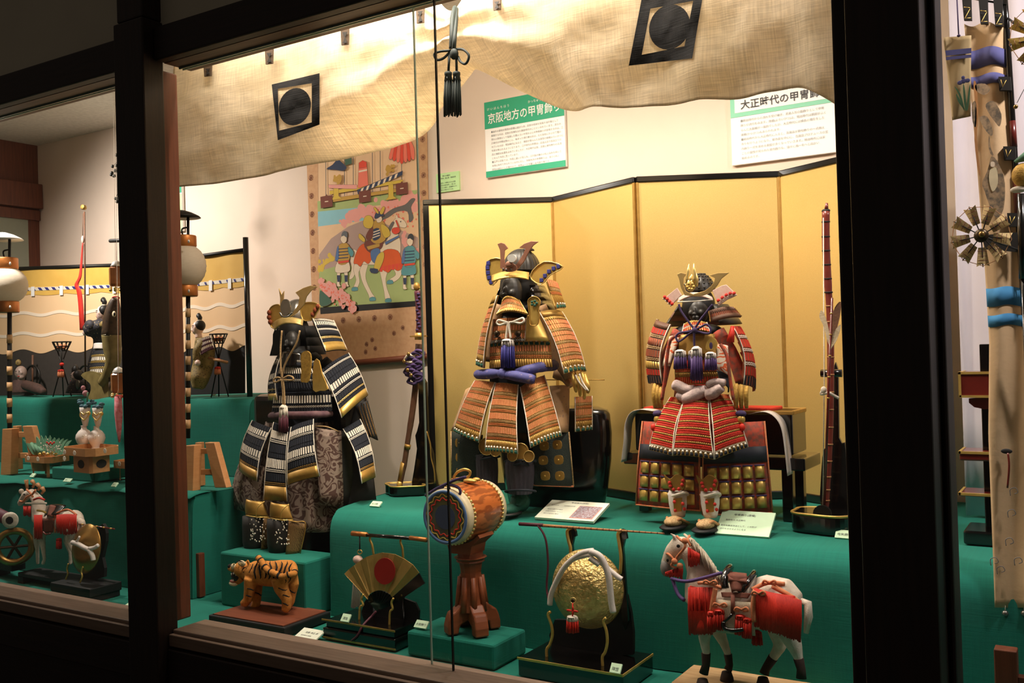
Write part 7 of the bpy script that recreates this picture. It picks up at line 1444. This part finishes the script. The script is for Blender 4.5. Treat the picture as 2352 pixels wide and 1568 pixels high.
# ------------------------------------------------------------------ offering trays, vases, leaf-wrapped cakes
def rosette3(o, x, y, Y, r=6.5):
    m_ = MB(); s = mpp(x, y, Y); c = P(x, y, Y)
    for k in range(8): a = k*math.pi/4; m_.ell(c+V3((math.cos(a)*r*.62*s, 0, math.sin(a)*r*.62*s)), (r*.3*s, .0012, r*.3*s), 6, 5)
    m_.ell(c, (r*.25*s, .0018, r*.25*s), 6, 5); m_.build('white_rosette', 'white_cord', o, kind='stuff', smooth=True)
def mktray(label, xl, yl, xm, ym, xr, yr, zt, rim, foot, holes=False):
    """octagonal wooden tray; front-left, front corner and right pixels of the rim bottom on level zt"""
    a, b, c = PZ(xl, yl, zt), PZ(xm, ym, zt), PZ(xr, yr, zt); d = a+(c-b)
    o = thing('offering_tray', label, 'tray', ((a.x+c.x)/2, (a.y+c.y)/2, foot), 'wooden offering trays')
    ctr = (a+b+c+d)/4
    def ring(z, k, cut=.16):
        out = []
        Q4 = [a, b, c, d]
        for i in range(4):
            p, n_, pv = Q4[i], Q4[(i+1) % 4], Q4[i-1]
            for w_ in (p+(pv-p)*cut, p+(n_-p)*cut): w2 = ctr+(w_-ctr)*k; out.append(V3((w2.x, w2.y, z)))
        return out
    MB().prism(ring(zt, .97), (0, 0, .005)).build('tray_board', 'tray_wood', o)
    ro, ri, n = ring(zt, 1), ring(zt, .95), 8
    for i in range(8):
        j = (i+1) % 8; u3 = V3((0, 0, rim)); MB().hexa([ro[i], ro[j], ri[j], ri[i], ro[i]+u3, ro[j]+u3, ri[j]+u3, ri[i]+u3]).build('rim', 'tray_wood', o)
    fo, fi = ring(foot, .62, .1), ring(foot, .56, .1); u3 = V3((0, 0, zt-foot-.001))
    if holes:
        MB().prism(fo, u3).build('foot_box', 'tray_wood', o)
        for i in (1, 3):
            p, n_ = fo[i], fo[(i+1) % 8]; mid = (p+n_)/2+u3*.5; dd = (n_-p).normalized(); nr = V3((dd.y, -dd.x, 0))
            MB().prism([mid+nr*.0012+dd*.020*math.cos(t*.3927)+V3((0, 0, .014*math.sin(t*.3927))) for t in range(16)], nr*-.0008).build('cut_hole', 'ink', o)
    else:
        for i in (0, 2, 4, 6):
            p = fo[i]; MB().hexa([p, fo[i+1], fi[i+1], fi[i], p+u3, fo[i+1]+u3, fi[i+1]+u3, fi[i]+u3]).build('leg', 'tray_wood', o)
    return o
zbx = Z1L+.006
bxl, bxm, bxr = PZ(123, 1099, zbx), PZ(216, 1107, zbx), PZ(264, 1101, zbx)
g_ = thing('felt_box', 'low green felt box under the large offering tray', 'box', ((bxl.x+bxr.x)/2, bxl.y, zbx))
MB().box(bxl.x, bxm.x+.0, bxm.y, bxm.y+.13, zbx, zbx+.042).build('box_cloth', 'green_felt', g_, bevel=.004)
fz = zbx+.043
t1 = mktray('large wooden offering tray holding the two white vases', 136, 1044, 207, 1050, 284, 1040, fz+.058, .026, fz, True)
for x, y in ((148, 1038), (171, 1040), (241, 1035)): rosette3(t1, x, y, PZ(207, 1050, fz+.058).y-.004)
rosette3(t1, 194, 1066, PZ(207, 1082, fz).y-.004, 8)
t2 = mktray('wooden offering tray of leaf-wrapped rice cakes', 48, 1060, 112, 1065, 168, 1056, Z1L+.06, .022, Z1L+.007)
for x, y in ((65, 1052), (87, 1054), (148, 1053)): rosette3(t2, x, y, PZ(112, 1065, Z1L+.06).y-.004)
t3 = mktray('wooden offering tray cut off by the dark pillar', 254, 1074, 300, 1077, 345, 1070, Z1L+.05, .024, Z1L+.007); rosette3(t3, 274, 1065, PZ(300, 1077, Z1L+.05).y-.004)
VY = PZ(205, 1035, fz+.064).y+.03
for i, (x, nm) in enumerate(((194, 'left'), (223, 'right'))):
    v = thing('sake_vase', 'white porcelain sake vase with heart paper stopper, '+('the left one on the large tray' if i == 0 else 'the right one next to the pillar side'), 'vase', P(x, 1032+i, VY+.01*i), 'pair of white vases on the tray')
    yb = 1031+i
    turn(v, 'vase_body', 'porcelain', (x, VY+.012*i), [(yb-54, 7), (yb-52, 6), (yb-46, 6.5), (yb-42, 12), (yb-34, 17.5), (yb-26, 19), (yb-16, 16), (yb-8, 11), (yb-4, 11.5), (yb, 13)], 24)
    VYi = VY+.012*i
    turn(v, 'paper_stopper', 'white_silk', (x+2, VYi), [(yb-96, 12), (yb-85, 11), (yb-66, 8), (yb-53, 5)], 16)
    for sx_ in (-1, 1): rod(v, 'gold_heart', 'gold_bright', spline([(x-1, yb-66, VYi-.02), (x-1+sx_*9, yb-76, VYi-.02), (x-1+sx_*7, yb-84, VYi-.02), (x-1, yb-78, VYi-.02)], 4), 1.6, 6)
    rosette3(v, x-4, yb-28, VYi-.026, 5)
    blob(v, 'gold_flower', 'gold', (x+10, yb-82, VYi-.016), (5, 4, 5))
    for k in range(9): a = k*.7; blob(v, 'blue_petal', 'flower_blue', (x+12*math.cos(a), yb-104+7*math.sin(a*1.7), VYi+.008*math.sin(a)), (6, 5, 4), 8, 6)
    if i == 0: rod(v, 'flower_stem', 'leaf_green', [(x+6, yb-105, VYi), (x+8, yb-130, VYi)], 2, 6); blob(v, 'pink_flower', 'flower_pink', (x+2, yb-128, VYi), (7, 6, 7)); blob(v, 'pink_flower', 'flower_pink', (x-3, yb-140, VYi), (5, 5, 6))
ck = thing('leaf_cakes', 'rice cakes wrapped in green leaves with cut paper flowers on a tray', 'food', P(112, 1045, PZ(112, 1050, Z1L+.065).y+.03))
KY = PZ(112, 1060, Z1L+.066).y+.035; r5 = random.Random(12)
for k in range(12):
    t = k/11; x = 78+62*t; a = (t-.5)*1.5; plate(ck, 'leaf', 'leaf_green', spline([(x-4, 1042, KY), (x-5+18*a, 1018, KY+.01), (x+34*a, 1000+12*abs(a)+r5.uniform(-3, 3), KY+.012), (x+5+20*a, 1018, KY+.01), (x+4, 1042, KY)], 2, True), .003)
for k in range(3): rod(ck, 'leaf_roll', 'leaf_green', [(72+k*8, 1018+k*5, KY-.01), (84+k*9, 1040, KY-.016)], [4, 6], 8)
mf = MB()
for k in range(60): mf.ell(P(116+r5.gauss(0, 12), 1028+r5.gauss(0, 9), KY-.02-r5.random()*.008), (.003, .002, .003), 5, 4)
mf.build('paper_flowers', 'white_cord', ck, kind='stuff')
for k in range(5): blob(ck, 'red_flower', 'red_lace', (108+k*4, 1016+(k % 2)*3, KY-.03), (3, 2, 2.5), 8, 6)
for k in range(5): blob(ck, 'gold_cake', 'gold', (92+k*9, 1043-(k % 2)*3, KY-.022), (6, 4, 4), 8, 6)
for lab, x, y, z, w_, d_ in (('tiny name tag in front of the small tray', 73, 1096, Z1L+.008, .022, .016), ('long name tag in front of the large tray box', 154, 1107, Z1L+.008, .04, .014), ('tiny name tag at the pillar end of the tray shelf', 261, 1118, Z1L+.008, .022, .016), ('tiny name tag below the kneeling doll', 427, 908, Z2+.002, .02, .014), ('tiny name tag below the right fire basket', 490, 908, Z2+.002, .02, .014)):
    card(lab, x, y, z, w_, d_, [('飾り', -.3, .3, .006)], tilt=.75)
card('white caption card at the sill corner beside the dark pillar', 300, 1400, Z0, .08, .055, [('京阪地方の飾り', -.4, .6, .0065), ('明治時代', -.4, .35, .0055)], tilt=.3)
# ------------------------------------------------------------------ small horse, hat on stand, toy cannon at the bottom left
SY_ = 1.84
sb = thing('horse_stand', 'low black stand under the small white horse in the left case', 'stand', P(100, 1320, SY_))
q0 = P(40, 1310, SY_-.03); q1 = P(170, 1322, SY_-.03); bx(sb, 'stand_top', 'black_matte', q0.x, q1.x, SY_-.03, SY_+.05, Z0+.022, Z0+.036, .003); bx(sb, 'stand_foot', 'black_matte', q0.x, q0.x+.03, SY_-.03, SY_+.05, Z0+.002, Z0+.022); bx(sb, 'stand_foot', 'black_matte', q1.x-.03, q1.x, SY_-.03, SY_+.05, Z0+.002, Z0+.022)
sh = thing('horse_figure', 'small white horse with tufted mane and red trappings in the left case', 'horse', P(120, 1305, SY_))
q = Q(0, 1080, 4.9)
def S(x, y, dY=0): return P(*q(x, y, SY_+dY))
k = mpp(*q(600, 600, SY_))/4.9; mb = MB()
mb.tube([S(*p) for p in ((430, 470), (480, 560), (600, 600), (740, 580), (840, 560), (900, 600))], [r*k for r in (70, 105, 115, 118, 115, 60)], 16)
mb.tube([S(*p) for p in ((460, 560), (440, 430), (420, 330), (370, 270))], [r*k for r in (95, 80, 64, 52)], 14); mb.tube([S(*p) for p in ((370, 250), (300, 280), (250, 340), (215, 385))], [r*k for r in (48, 56, 40, 28)], 14)
for pts, rs in ((((480, 640, -.02), (470, 780, -.02), (490, 900, -.02), (500, 1000, -.02), (480, 1060, -.022)), (60, 40, 26, 20, 22)), (((430, 640, .02), (410, 780, .02), (420, 900, .02), (425, 1060, .02)), (56, 38, 24, 20)), (((830, 640, -.02), (790, 800, -.02), (840, 930, -.02), (850, 1060, -.022)), (85, 50, 28, 22)), (((820, 650, .02), (760, 800, .02), (800, 930, .02), (790, 1060, .02)), (80, 48, 28, 22))): mb.tube([S(*p) for p in pts], [r*k for r in rs], 10)
mb.ell(S(240, 235), (38*k, 30*k, 34*k), 10, 8)
mb.build('body', 'horse_white', sh, remesh=.0042, sm=3)
for pts in (((310, 210), (300, 160), (295, 105)), ((370, 190), (385, 150), (360, 118)), ((430, 220), (450, 190), (420, 155)), ((470, 260), (495, 230), (475, 195))): MB().tube([S(*p) for p in pts], [.004, .0055, .007], 8).build('mane_tuft', 'rattan', sh, smooth=True)
def sfr(name, x0, x1, y0, y1, dY, n, m='red_silk'):
    mf = MB(); r6 = random.Random(int(x0))
    for i in range(n): t = i/(n-1); x = x0+(x1-x0)*t; mf.tube([S(x, y0(t), dY), S(x+r6.uniform(-5, 5), (y0(t)+y1(t))/2, dY-.006), S(x+r6.uniform(-8, 8), y1(t)+r6.uniform(-12, 12), dY-.004)], .0014, 5)
    mf.build(name, m, sh, kind='stuff', smooth=True)
sfr('rump_fringe', 640, 860, lambda t: 500-10*math.sin(3*t), lambda t: 690+30*math.sin(3*t), -.036, 50); sfr('chest_fringe', 385, 475, lambda t: 500, lambda t: 765, -.034, 26); sfr('throat_tassel', 265, 345, lambda t: 400, lambda t: 500+20*t, -.012, 16)
for pts, m in (([(225, 345), (260, 350), (300, 300), (360, 270), (400, 220)], 'orange_cord'), ([(300, 215), (350, 265), (370, 300)], 'orange_cord'), ([(640, 480), (760, 440), (860, 500)], 'orange_cord'), ([(620, 500), (610, 600), (625, 700)], 'orange_cord'), ([(380, 330), (440, 310), (500, 330)], 'red_lace'), ([(290, 370), (400, 370), (520, 370)], 'white_cord'), ([(420, 450), (480, 460), (520, 480)], 'gold')): rod(sh, 'harness', m, spline([q(a, b, SY_-.030) for a, b in pts], 4), 2.4, 7)
curved(sh, 'saddle', 'black_lacquer', [q(520, 400, SY_-.01), q(740, 390, SY_+.0), q(640, 500, SY_-.035), q(490, 520, SY_-.035)], .008); curved(sh, 'saddle_pad', 'saddle_brown', [q(560, 400, SY_-.018), q(630, 400, SY_-.018), q(590, 520, SY_-.04), q(530, 520, SY_-.04)], .008); curved(sh, 'saddle_flap', 'saddle_brown', [q(480, 540, SY_-.036), q(600, 540, SY_-.038), q(590, 700, SY_-.036), q(490, 700, SY_-.034)], .004)
rod(sh, 'stirrup', 'red_lacquer', spline([q(485, 690, SY_-.042), q(520, 720, SY_-.044), q(570, 710, SY_-.042)], 4), 2, 6); rod(sh, 'tail', 'horse_white', spline([q(890, 560, SY_), q(925, 600, SY_-.01), q(890, 720, SY_-.015), q(800, 830, SY_-.02)], 4), [5, 6, 7, 8, 8, 8, 8, 8, 8, 7, 6, 5, 3], 8)
blob(sh, 'eye', 'hair_black', q(272, 270, SY_-.016), (2.5, 2, 2)); tassel(sh, *q(665, 760, SY_-.03), 6, 6, 18, 'red_silk', 'red_silk', 9)
SZ_ = 1.80
ss = thing('hat_stand', 'small black stand with gilt prongs under the silver hat in the left case', 'stand', P(200, 1370, SZ_))
a_, b_ = P(122, 1345, SZ_-.04), P(206, 1356, SZ_-.04); bx(ss, 'base', 'black_matte', a_.x, a_.x+.20, SZ_-.05, SZ_+.06, Z0+.018, Z0+.045, .003)
for xx in (a_.x+.004, a_.x+.17): bx(ss, 'foot', 'black_matte', xx, xx+.026, SZ_-.048, SZ_+.055, Z0+.002, Z0+.018)
plate(ss, 'back_board', 'black_matte', spline([q(1110, 640, SZ_+.03), q(1180, 640, SZ_+.03), q(1190, 800, SZ_+.03), q(1150, 980, SZ_+.03), q(1170, 1200, SZ_+.03), q(900, 1230, SZ_+.03), q(960, 1110, SZ_+.03)], 2, True), .01)
for pts in ([(770, 1050), (755, 1110), (765, 1160), (740, 1225)], [(935, 1080), (915, 1140), (925, 1190), (900, 1262)]): rod(ss, 'prong', 'gold', spline([q(a, b, SZ_-.03) for a, b in pts], 4), 2, 7)
s2 = thing('war_hat', 'silvery gold war hat tied with white cord in the left case', 'hat', P(*q(960, 1120, SZ_)))
c2_ = P(*q(965, 880, SZ_-.01)); s = mpp(*q(965, 880, SZ_))/4.9
MB().lathe(c2_, [(r*s, h*s) for r, h in ((1, 95), (70, 92), (130, 76), (180, 48), (215, 18), (240, 0), (247, -10), (240, -12))][::-1], 40, ax=V3((.10, -.97, .16)).normalized(), sx=.92, sy=1.12).build('hat_shell', 'bronze_gold', s2, smooth=True)
for pts, r in (([(815, 810), (880, 830), (950, 870), (1000, 890)], 5.5), ([(1000, 890), (1040, 960), (1050, 1010)], 5.5), ([(1000, 880), (1060, 870), (1105, 840)], 4.5), ([(820, 820), (870, 790), (895, 745)], 2.5)): rod(s2, 'white_cord', 'white_silk', spline([q(a, b, SZ_-.075+.0001*abs(a-960)) for a, b in pts], 4), r, 8)
w2 = thing('riding_whip', 'thin red and gold whip across the small hat stand in the left case', 'whip', P(*q(1080, 630, SZ_+.01))); rod(w2, 'shaft', 'red_lacquer', [q(890, 603, SZ_+.02), q(1290, 660, SZ_+.02)], 1.8, 7)
for k in range(5): rod(w2, 'band', 'gold', [q(920+k*80, 607+k*11.4, SZ_+.02), q(940+k*80, 610+k*11.4, SZ_+.02)], 2.1, 7)
cn = thing('toy_cannon', 'toy cannon with white muzzle ring and gold wheel at the far left', 'cannon', P(20, 1310, 1.83))
rod(cn, 'barrel', 'maroon_silk', [(-40, 1165, 1.90), (22, 1193, 1.80)], [16, 14], 16); cz = P(24, 1194, 1.795)
MB().lathe(cz, [(.012, -.004), (.026, -.004), (.027, .004), (.012, .004)], 24, ax=(.5, -.85, -.05)).build('muzzle_ring', 'white_cord', cn, smooth=True); MB().lathe(cz+V3((.002, -.004, 0)), [(.0125, 0), (.0125, .002)], 16, ax=(.5, -.85, -.05)).build('bore', 'ink', cn)
wc = P(33, 1255, 1.82); MB().lathe(wc, [(.042, -.008), (.062, -.008), (.064, 0), (.062, .008), (.042, .008), (.042, -.008)], 36, ax=(.8, -.6, 0), caps=False).build('wheel', 'bronze_gold', cn, smooth=True)
for kk in range(6): a = kk*math.pi/3; dd = V3((.6*math.cos(a), .8*math.cos(a), math.sin(a))); MB().tube([wc, wc+dd*.045], .005, 6).build('spoke', 'bronze_dark', cn)
bx(cn, 'carriage', 'black_matte', wc.x-.18, wc.x-.02, 1.82, 1.87, Z0+.03, Z0+.06, .003); bx(cn, 'carriage_foot', 'black_matte', wc.x-.18, wc.x-.13, 1.81, 1.88, Z0+.002, Z0+.03)
# brown wooden frame foot just inside the main window
wf = thing('wooden_rack', 'dark brown wooden frame foot standing just inside the window at lower left', 'frame', PZ(455, 1372, Z0))
wp_ = PZ(445, 1370, Z0+.003); wx = wp_.x; wy = wp_.y
bx(wf, 'upright', 'jamb_wood', wx, wx+.028, wy, wy+.022, Z0+.003, Z0+.135, .002)
for z in (Z0+.05, Z0+.095): bx(wf, 'rung', 'jamb_wood', wx-.045, wx, wy+.004, wy+.016, z, z+.018, .001)
# ================================================================== right case, seen past the right pillar
wd = MB().sheet(lambda u, v: (-.30+1.3*u, 2.50+.018*math.sin(u*46)+.008*math.sin(u*97+v), 1.125+1.4*(1-v)), 120, 6, .002).build('white_drape', 'white_drape', smooth=True)
tag(wd, 'white pleated backdrop cloth behind the banners in the right case', 'drape')
q = Q(2100, 0, 1.96)
bn = thing('war_banner', 'long cream banner with blue bands and painted pine hanging in the right case', 'banner', P(2310, 1390, 1.98))
NYb = 1.98
def bf(u, v):
    xl = [(55, 2215), (330, 2240), (620, 2262), (780, 2272), (1000, 2270), (1390, 2285)]; y = 55+1340*v
    for (ya, xa), (yb, xb2) in zip(xl, xl[1:]):
        if y <= yb: x0 = xa+(xb2-xa)*(y-ya)/(yb-ya); break
    else: x0 = 2285
    x1 = 2312+.055*(y-55)
    hem_ = 0
    return P(x0+(x1-x0)*u, y+6*math.sin(u*9)*(1 if v < .01 else 0), NYb+.006*math.sin(u*7+v*5)+.003*math.sin(v*17))
MB().sheet(bf, 16, 70, .0012).build('banner_cloth', 'banner_cloth', bn, smooth=True)
def bband(nm, m, y0, y1, wob=6, d=.002):
    f = lambda u, v: bf(u, ((y0 if v < .5 else y1)-55+wob*math.sin(u*6+1))/1340)-V3((0, d, 0)); MB().sheet(f, 16, 1, .0006).build(nm, m, bn, smooth=True)
bband('blue_band', 'banner_blue', 112, 154); bband('blue_band', 'banner_blue', 172, 196); bband('sky_band', 'banner_sky', 660, 702, 3); bband('sky_band', 'banner_sky', 722, 748, 3)
def bp(nm, m, pts, d=.003): plate(bn, nm, m, spline([(a, b, NYb-.010-d) for a, b in pts], 3, True), .0006)
inkw = mat('ink_wash', '6a5f52', .9, c2='b89a78', vs=120, va=.8)
bp('painted_trunk', 'rattan', [(2236, 190), (2243, 195), (2247, 260), (2244, 320), (2252, 400), (2246, 390), (2238, 320), (2240, 250)])
for pts in ([(2240, 195), (2262, 192), (2274, 205), (2262, 218), (2244, 210)], [(2264, 240), (2282, 232), (2300, 262), (2296, 290), (2284, 278), (2270, 258)], [(2250, 270), (2268, 268), (2280, 300), (2276, 312), (2260, 294)], [(2232, 240), (2242, 236), (2242, 290), (2234, 280)]): bp('painted_pine', 'ink_wash', pts)
bp('painted_bird', 'ink_wash', [(2272, 310), (2276, 340), (2282, 356), (2276, 355), (2270, 335)])
bp('painted_warrior', 'ink_wash', [(2278, 358), (2296, 380), (2308, 420), (2305, 480), (2288, 500), (2272, 470), (2262, 440), (2256, 420), (2268, 392)]); bp('painted_robe', 'cream', [(2274, 390), (2288, 385), (2292, 420), (2280, 440), (2272, 415)], .004); bp('painted_face', 'p_cream', [(2276, 372), (2284, 372), (2284, 382), (2276, 382)], .005)
for cx_, cy_ in ((2285, 1290), (2300, 1310), (2325, 1180), (2330, 1130), (2320, 1245), (2340, 1290)): rod(bn, 'painted_wave', 'p_grey', spline([(cx_-9, cy_+8, NYb-.014), (cx_-10, cy_-6, NYb-.014), (cx_+2, cy_-10, NYb-.014), (cx_+8, cy_, NYb-.014), (cx_, cy_+4, NYb-.014)], 4), 1.0, 5)
for x, y in ((2220, 28), (2258, 36), (2292, 42)):
    t = plate(bn, 'hanging_loop', 'ink', [(x-12, -20, NYb-.006), (x+10, -20, NYb-.006), (x+12, y+18, NYb-.010), (x-6, y+18, NYb-.010)], .008); rod(t, 'loop_stitch', 'gold', [(x+8, y-8, NYb-.012), (x-4, y+14, NYb-.012), (x+10, y+13, NYb-.012)], .8, 5); rod(t, 'loop_stitch', 'gold', [(x-6, y-12, NYb-.012), (x+8, y-10, NYb-.012)], .8, 5)
for x, y in ((2307, 192), (2318, 352), (2327, 505)):
    t = plate(bn, 'side_loop', 'ink', [(x-14, y-16, NYb-.012), (x+14, y-16, NYb-.012), (x+16, y+15, NYb-.012), (x-12, y+15, NYb-.012)], .01); rod(t, 'loop_stitch', 'gold', [(x-8, y-9, NYb-.014), (x-4, y+8, NYb-.014), (x+4, y-8, NYb-.014)], .8, 5)
plate(bn, 'dark_patch', 'ink', [(2255, 540, NYb-.012), (2352, 532, NYb-.012), (2352, 580, NYb-.012), (2262, 572, NYb-.012)], .004)
for x in (2309, 2352): blob(bn, 'hem_weight', 'steel_grey', (x, 1408, NYb), (7, 7, 7)); rod(bn, 'weight_cord', 'white_cord', [(x, 1390, NYb), (x, 1402, NYb)], 1, 5)
rod(bn, 'red_tie', 'red_lacquer', spline([(2315, 1040, NYb-.012), (2318, 1070, NYb-.014), (2314, 1120, NYb-.012)], 4), 2.5, 6); blob(bn, 'tear', 'ink', (2312, 1036, NYb-.010), (12, 2, 6))
pl_ = thing('banner_pole', 'black and red lacquer pole carrying the long banner at the right edge', 'pole', P(2345, 1200, 1.99))
rod(pl_, 'pole', 'black_lacquer', [(2305, -30, 1.985), (2312, 60, 1.985), (2352, 700, 1.985), (2380, 1180, 1.985)], 7, 10); rod(pl_, 'red_binding', 'red_lacquer', [(2325, 278, 1.984), (2329, 338, 1.984)], 7.6, 10); rod(pl_, 'red_binding', 'red_lacquer', [(2333, 400, 1.984), (2339, 500, 1.984)], 7.6, 10); rod(pl_, 'cross_bar', 'black_lacquer', [(2205, -8, NYb), (2312, 10, NYb)], 2.4, 8)
sb_ = thing('small_banner', 'small cream banner with a painted iris hanging in front of the long banner', 'banner', P(2200, 270, 1.9))
MB().sheet(lambda u, v: P(2167+64*u+(20*v)*(1-u)-2*u*v, 86-5*u+190*v-4*u*v, 1.90+.003*math.sin(u*6+v*4)), 10, 20, .0012).build('banner_cloth', mat('banner_small', 'bfa67c', .9, c2='ad946c', vs=14), sb_, smooth=True)
for y0, y1 in ((114, 126), (129, 136)): plate(sb_, 'blue_band', 'banner_blue', [(2171+(y0-114)*.1, y0+2, 1.895), (2231, y0-4, 1.895), (2231, y1-4, 1.895), (2173, y1+2, 1.895)], .0008)
for pts in ([(2212, 250), (2202, 218), (2192, 198), (2206, 215), (2215, 250)], [(2216, 250), (2212, 210), (2213, 192), (2217, 210), (2220, 250)], [(2220, 250), (2224, 212), (2229, 192), (2228, 215), (2223, 250)], [(2213, 250), (2200, 232), (2196, 215), (2206, 230), (2215, 248)]): plate(sb_, 'iris_leaf', 'leaf_green', spline([(a, b, 1.894) for a, b in pts], 3, True), .0006)
for x, y, rx_, ry_ in ((2205, 190, 6, 5), (2213, 186, 6, 6), (2222, 185, 6, 5), (2212, 178, 4, 4)): blob(sb_, 'iris_petal', 'banner_blue', (x, y, 1.894), (rx_, .8, ry_), 10, 6)
rod(sb_, 'hanging_cord', 'purple_cord', [(2197, -20, 1.9), (2200, 40, 1.9), (2202, 82, 1.9)], 1.6, 6); blob(sb_, 'cord_knot', 'purple_cord', (2202, 82, 1.897), (4, 3, 3))
def windmill(label, cx_, cy_, R_, Y, n, m, start, ring=True):
    o = thing('pinwheel', label, 'pinwheel', P(cx_, cy_+R_, Y), 'arrow-feather pinwheels')
    for k in range(n):
        a = start+2*math.pi*k/n; ca, sa = math.cos(a), math.sin(a); w0, w1 = 9, 20
        b_ = plate(o, 'vane', m, [(cx_+ca*R_*.38-sa*w0, cy_+sa*R_*.38+ca*w0, Y), (cx_+ca*R_*.98-sa*w1*.75, cy_+sa*R_*.98+ca*w1*.75, Y-.006), (cx_+ca*R_*.90, cy_+sa*R_*.90, Y-.004), (cx_+ca*R_*.98+sa*w1*.75, cy_+sa*R_*.98-ca*w1*.75, Y+.006), (cx_+ca*R_*.38+sa*w0, cy_+sa*R_*.38-ca*w0, Y)], .002)
        rod(o, 'spoke', 'ink', [(cx_, cy_, Y-.002), (cx_+ca*R_, cy_+sa*R_, Y-.002)], 1.4, 6)
        for t in (.5, .65, .8): rod(b_, 'vane_stripe', 'red_lacquer', [(cx_+ca*R_*t-sa*w0*1.2, cy_+sa*R_*t+ca*w0*1.2, Y-.006), (cx_+ca*R_*t+sa*w0*1.2, cy_+sa*R_*t-ca*w0*1.2, Y-.004)], .6, 4)
    if ring: rod(o, 'outer_wire', 'rattan', [(cx_+R_*.97*math.cos(start+2*math.pi*k/n), cy_+R_*.97*math.sin(start+2*math.pi*k/n), Y-.004) for k in range(n)], .9, 5, closed=True)
    blob(o, 'hub', 'bronze_dark', (cx_, cy_, Y-.006), (16, 10, 16)); blob(o, 'hub_cap', 'bronze_gold', (cx_+1, cy_-3, Y-.016), (7, 5, 7))
    return o
w4 = windmill('brown striped feather pinwheel in front of the long banner', 2254, 541, 72, 1.86, 9, 'pinwheel', .12); rod(w4, 'stem', 'ink', [(2256, 541, 1.865), (2300, 560, 1.92), (2344, 575, 1.975)], 2.5, 6)
w3 = windmill('gold feather pinwheel cut by the right picture edge', 2392, 85, 78, 1.86, 9, 'gold', .1, True)
rod(w3, 'stem', 'ink', [(2390, 85, 1.865), (2340, 60, 1.93), (2312, 40, 1.985)], 2.5, 6); rod(w3, 'bell_thread', 'ink', [(2352, 205, 1.86), (2336, 236, 1.86)], .8, 5); blob(w3, 'bell', 'bronze_gold', (2333, 245, 1.86), (5, 5, 5))
gd = thing('green_hat_doll', 'partly seen doll with green hat and gold sleeve at the right edge', 'doll', P(2350, 560, 1.9)); blob(gd, 'sleeve', 'gold_fabric', (2350, 402, 1.9), (24, 16, 28)); rod(gd, 'hat', 'leaf_green', [(2330, 372, 1.9), (2352, 362, 1.9), (2375, 345, 1.9)], [3, 10, 12], 10); blob(gd, 'white_trim', 'white_cord', (2340, 435, 1.9), (18, 10, 8)); rod(gd, 'holder', 'black_lacquer', [(2345, 445, 1.93), (2350, 640, 1.93)], 9, 10); rod(gd, 'holder', 'black_lacquer', [(2350, 640, 1.93), (2372, 1215, 2.02)], 5, 8)
# tiered lacquer shelf behind the banner
ls = thing('lacquer_shelf', 'red lacquer sword rack with gilt edges behind the banner in the right case', 'rack', P(2260, 1180, 2.25))
for y0, y1, m in ((855, 912, 'red_lacquer'), (1037, 1062, 'red_lacquer'), (1132, 1146, 'red_lacquer')):
    a, b = P(2203, y0, 2.16), P(2345, y1, 2.16); t = bx(ls, 'shelf', m, a.x, a.x+.22, 2.16, 2.25, b.z, a.z, .003); e_ = .004
    bx(t, 'gilt_edge', 'gold', a.x-.001, a.x+.221, 2.158, 2.164, a.z-e_, a.z+.001); bx(t, 'gilt_edge', 'gold', a.x-.002, a.x+.003, 2.158, 2.25, a.z-e_, a.z+.001)
    if y0 == 855: bx(t, 'gilt_edge', 'gold', a.x-.001, a.x+.221, 2.158, 2.162, b.z-.001, b.z+.004); bx(t, 'gilt_edge', 'gold', a.x-.002, a.x+.003, 2.158, 2.162, b.z, a.z)
plate(ls, 'lower_bracket', 'red_lacquer', spline([(2225, 915, 2.17), (2280, 915, 2.17), (2280, 938, 2.17), (2238, 935, 2.17)], 2, True), .03); bx(ls, 'back_post', 'black_lacquer', P(2256, 1000, 2.2).x, P(2256, 1000, 2.2).x+.03, 2.20, 2.23, Z1+.002, P(2256, 790, 2.2).z, .002); bx(ls, 'base', 'black_lacquer', P(2213, 1160, 2.19).x, P(2213, 1160, 2.19).x+.25, 2.17, 2.28, Z1+.002, Z1+.03, .004)
wb = thing('wooden_rack', 'brown wooden frame foot at the bottom right corner of the right case', 'frame', PZ(2300, 1568, Z0))
wq = P(2282, 1490, 1.86); bx(wb, 'upright', 'jamb_wood', wq.x, wq.x+.036, 1.86, 1.89, Z0+.003, wq.z, .002); bx(wb, 'rung', 'jamb_wood', wq.x+.036, wq.x+.15, 1.865, 1.885, wq.z-.07, wq.z-.045, .001)
bpy.context.view_layer.update()
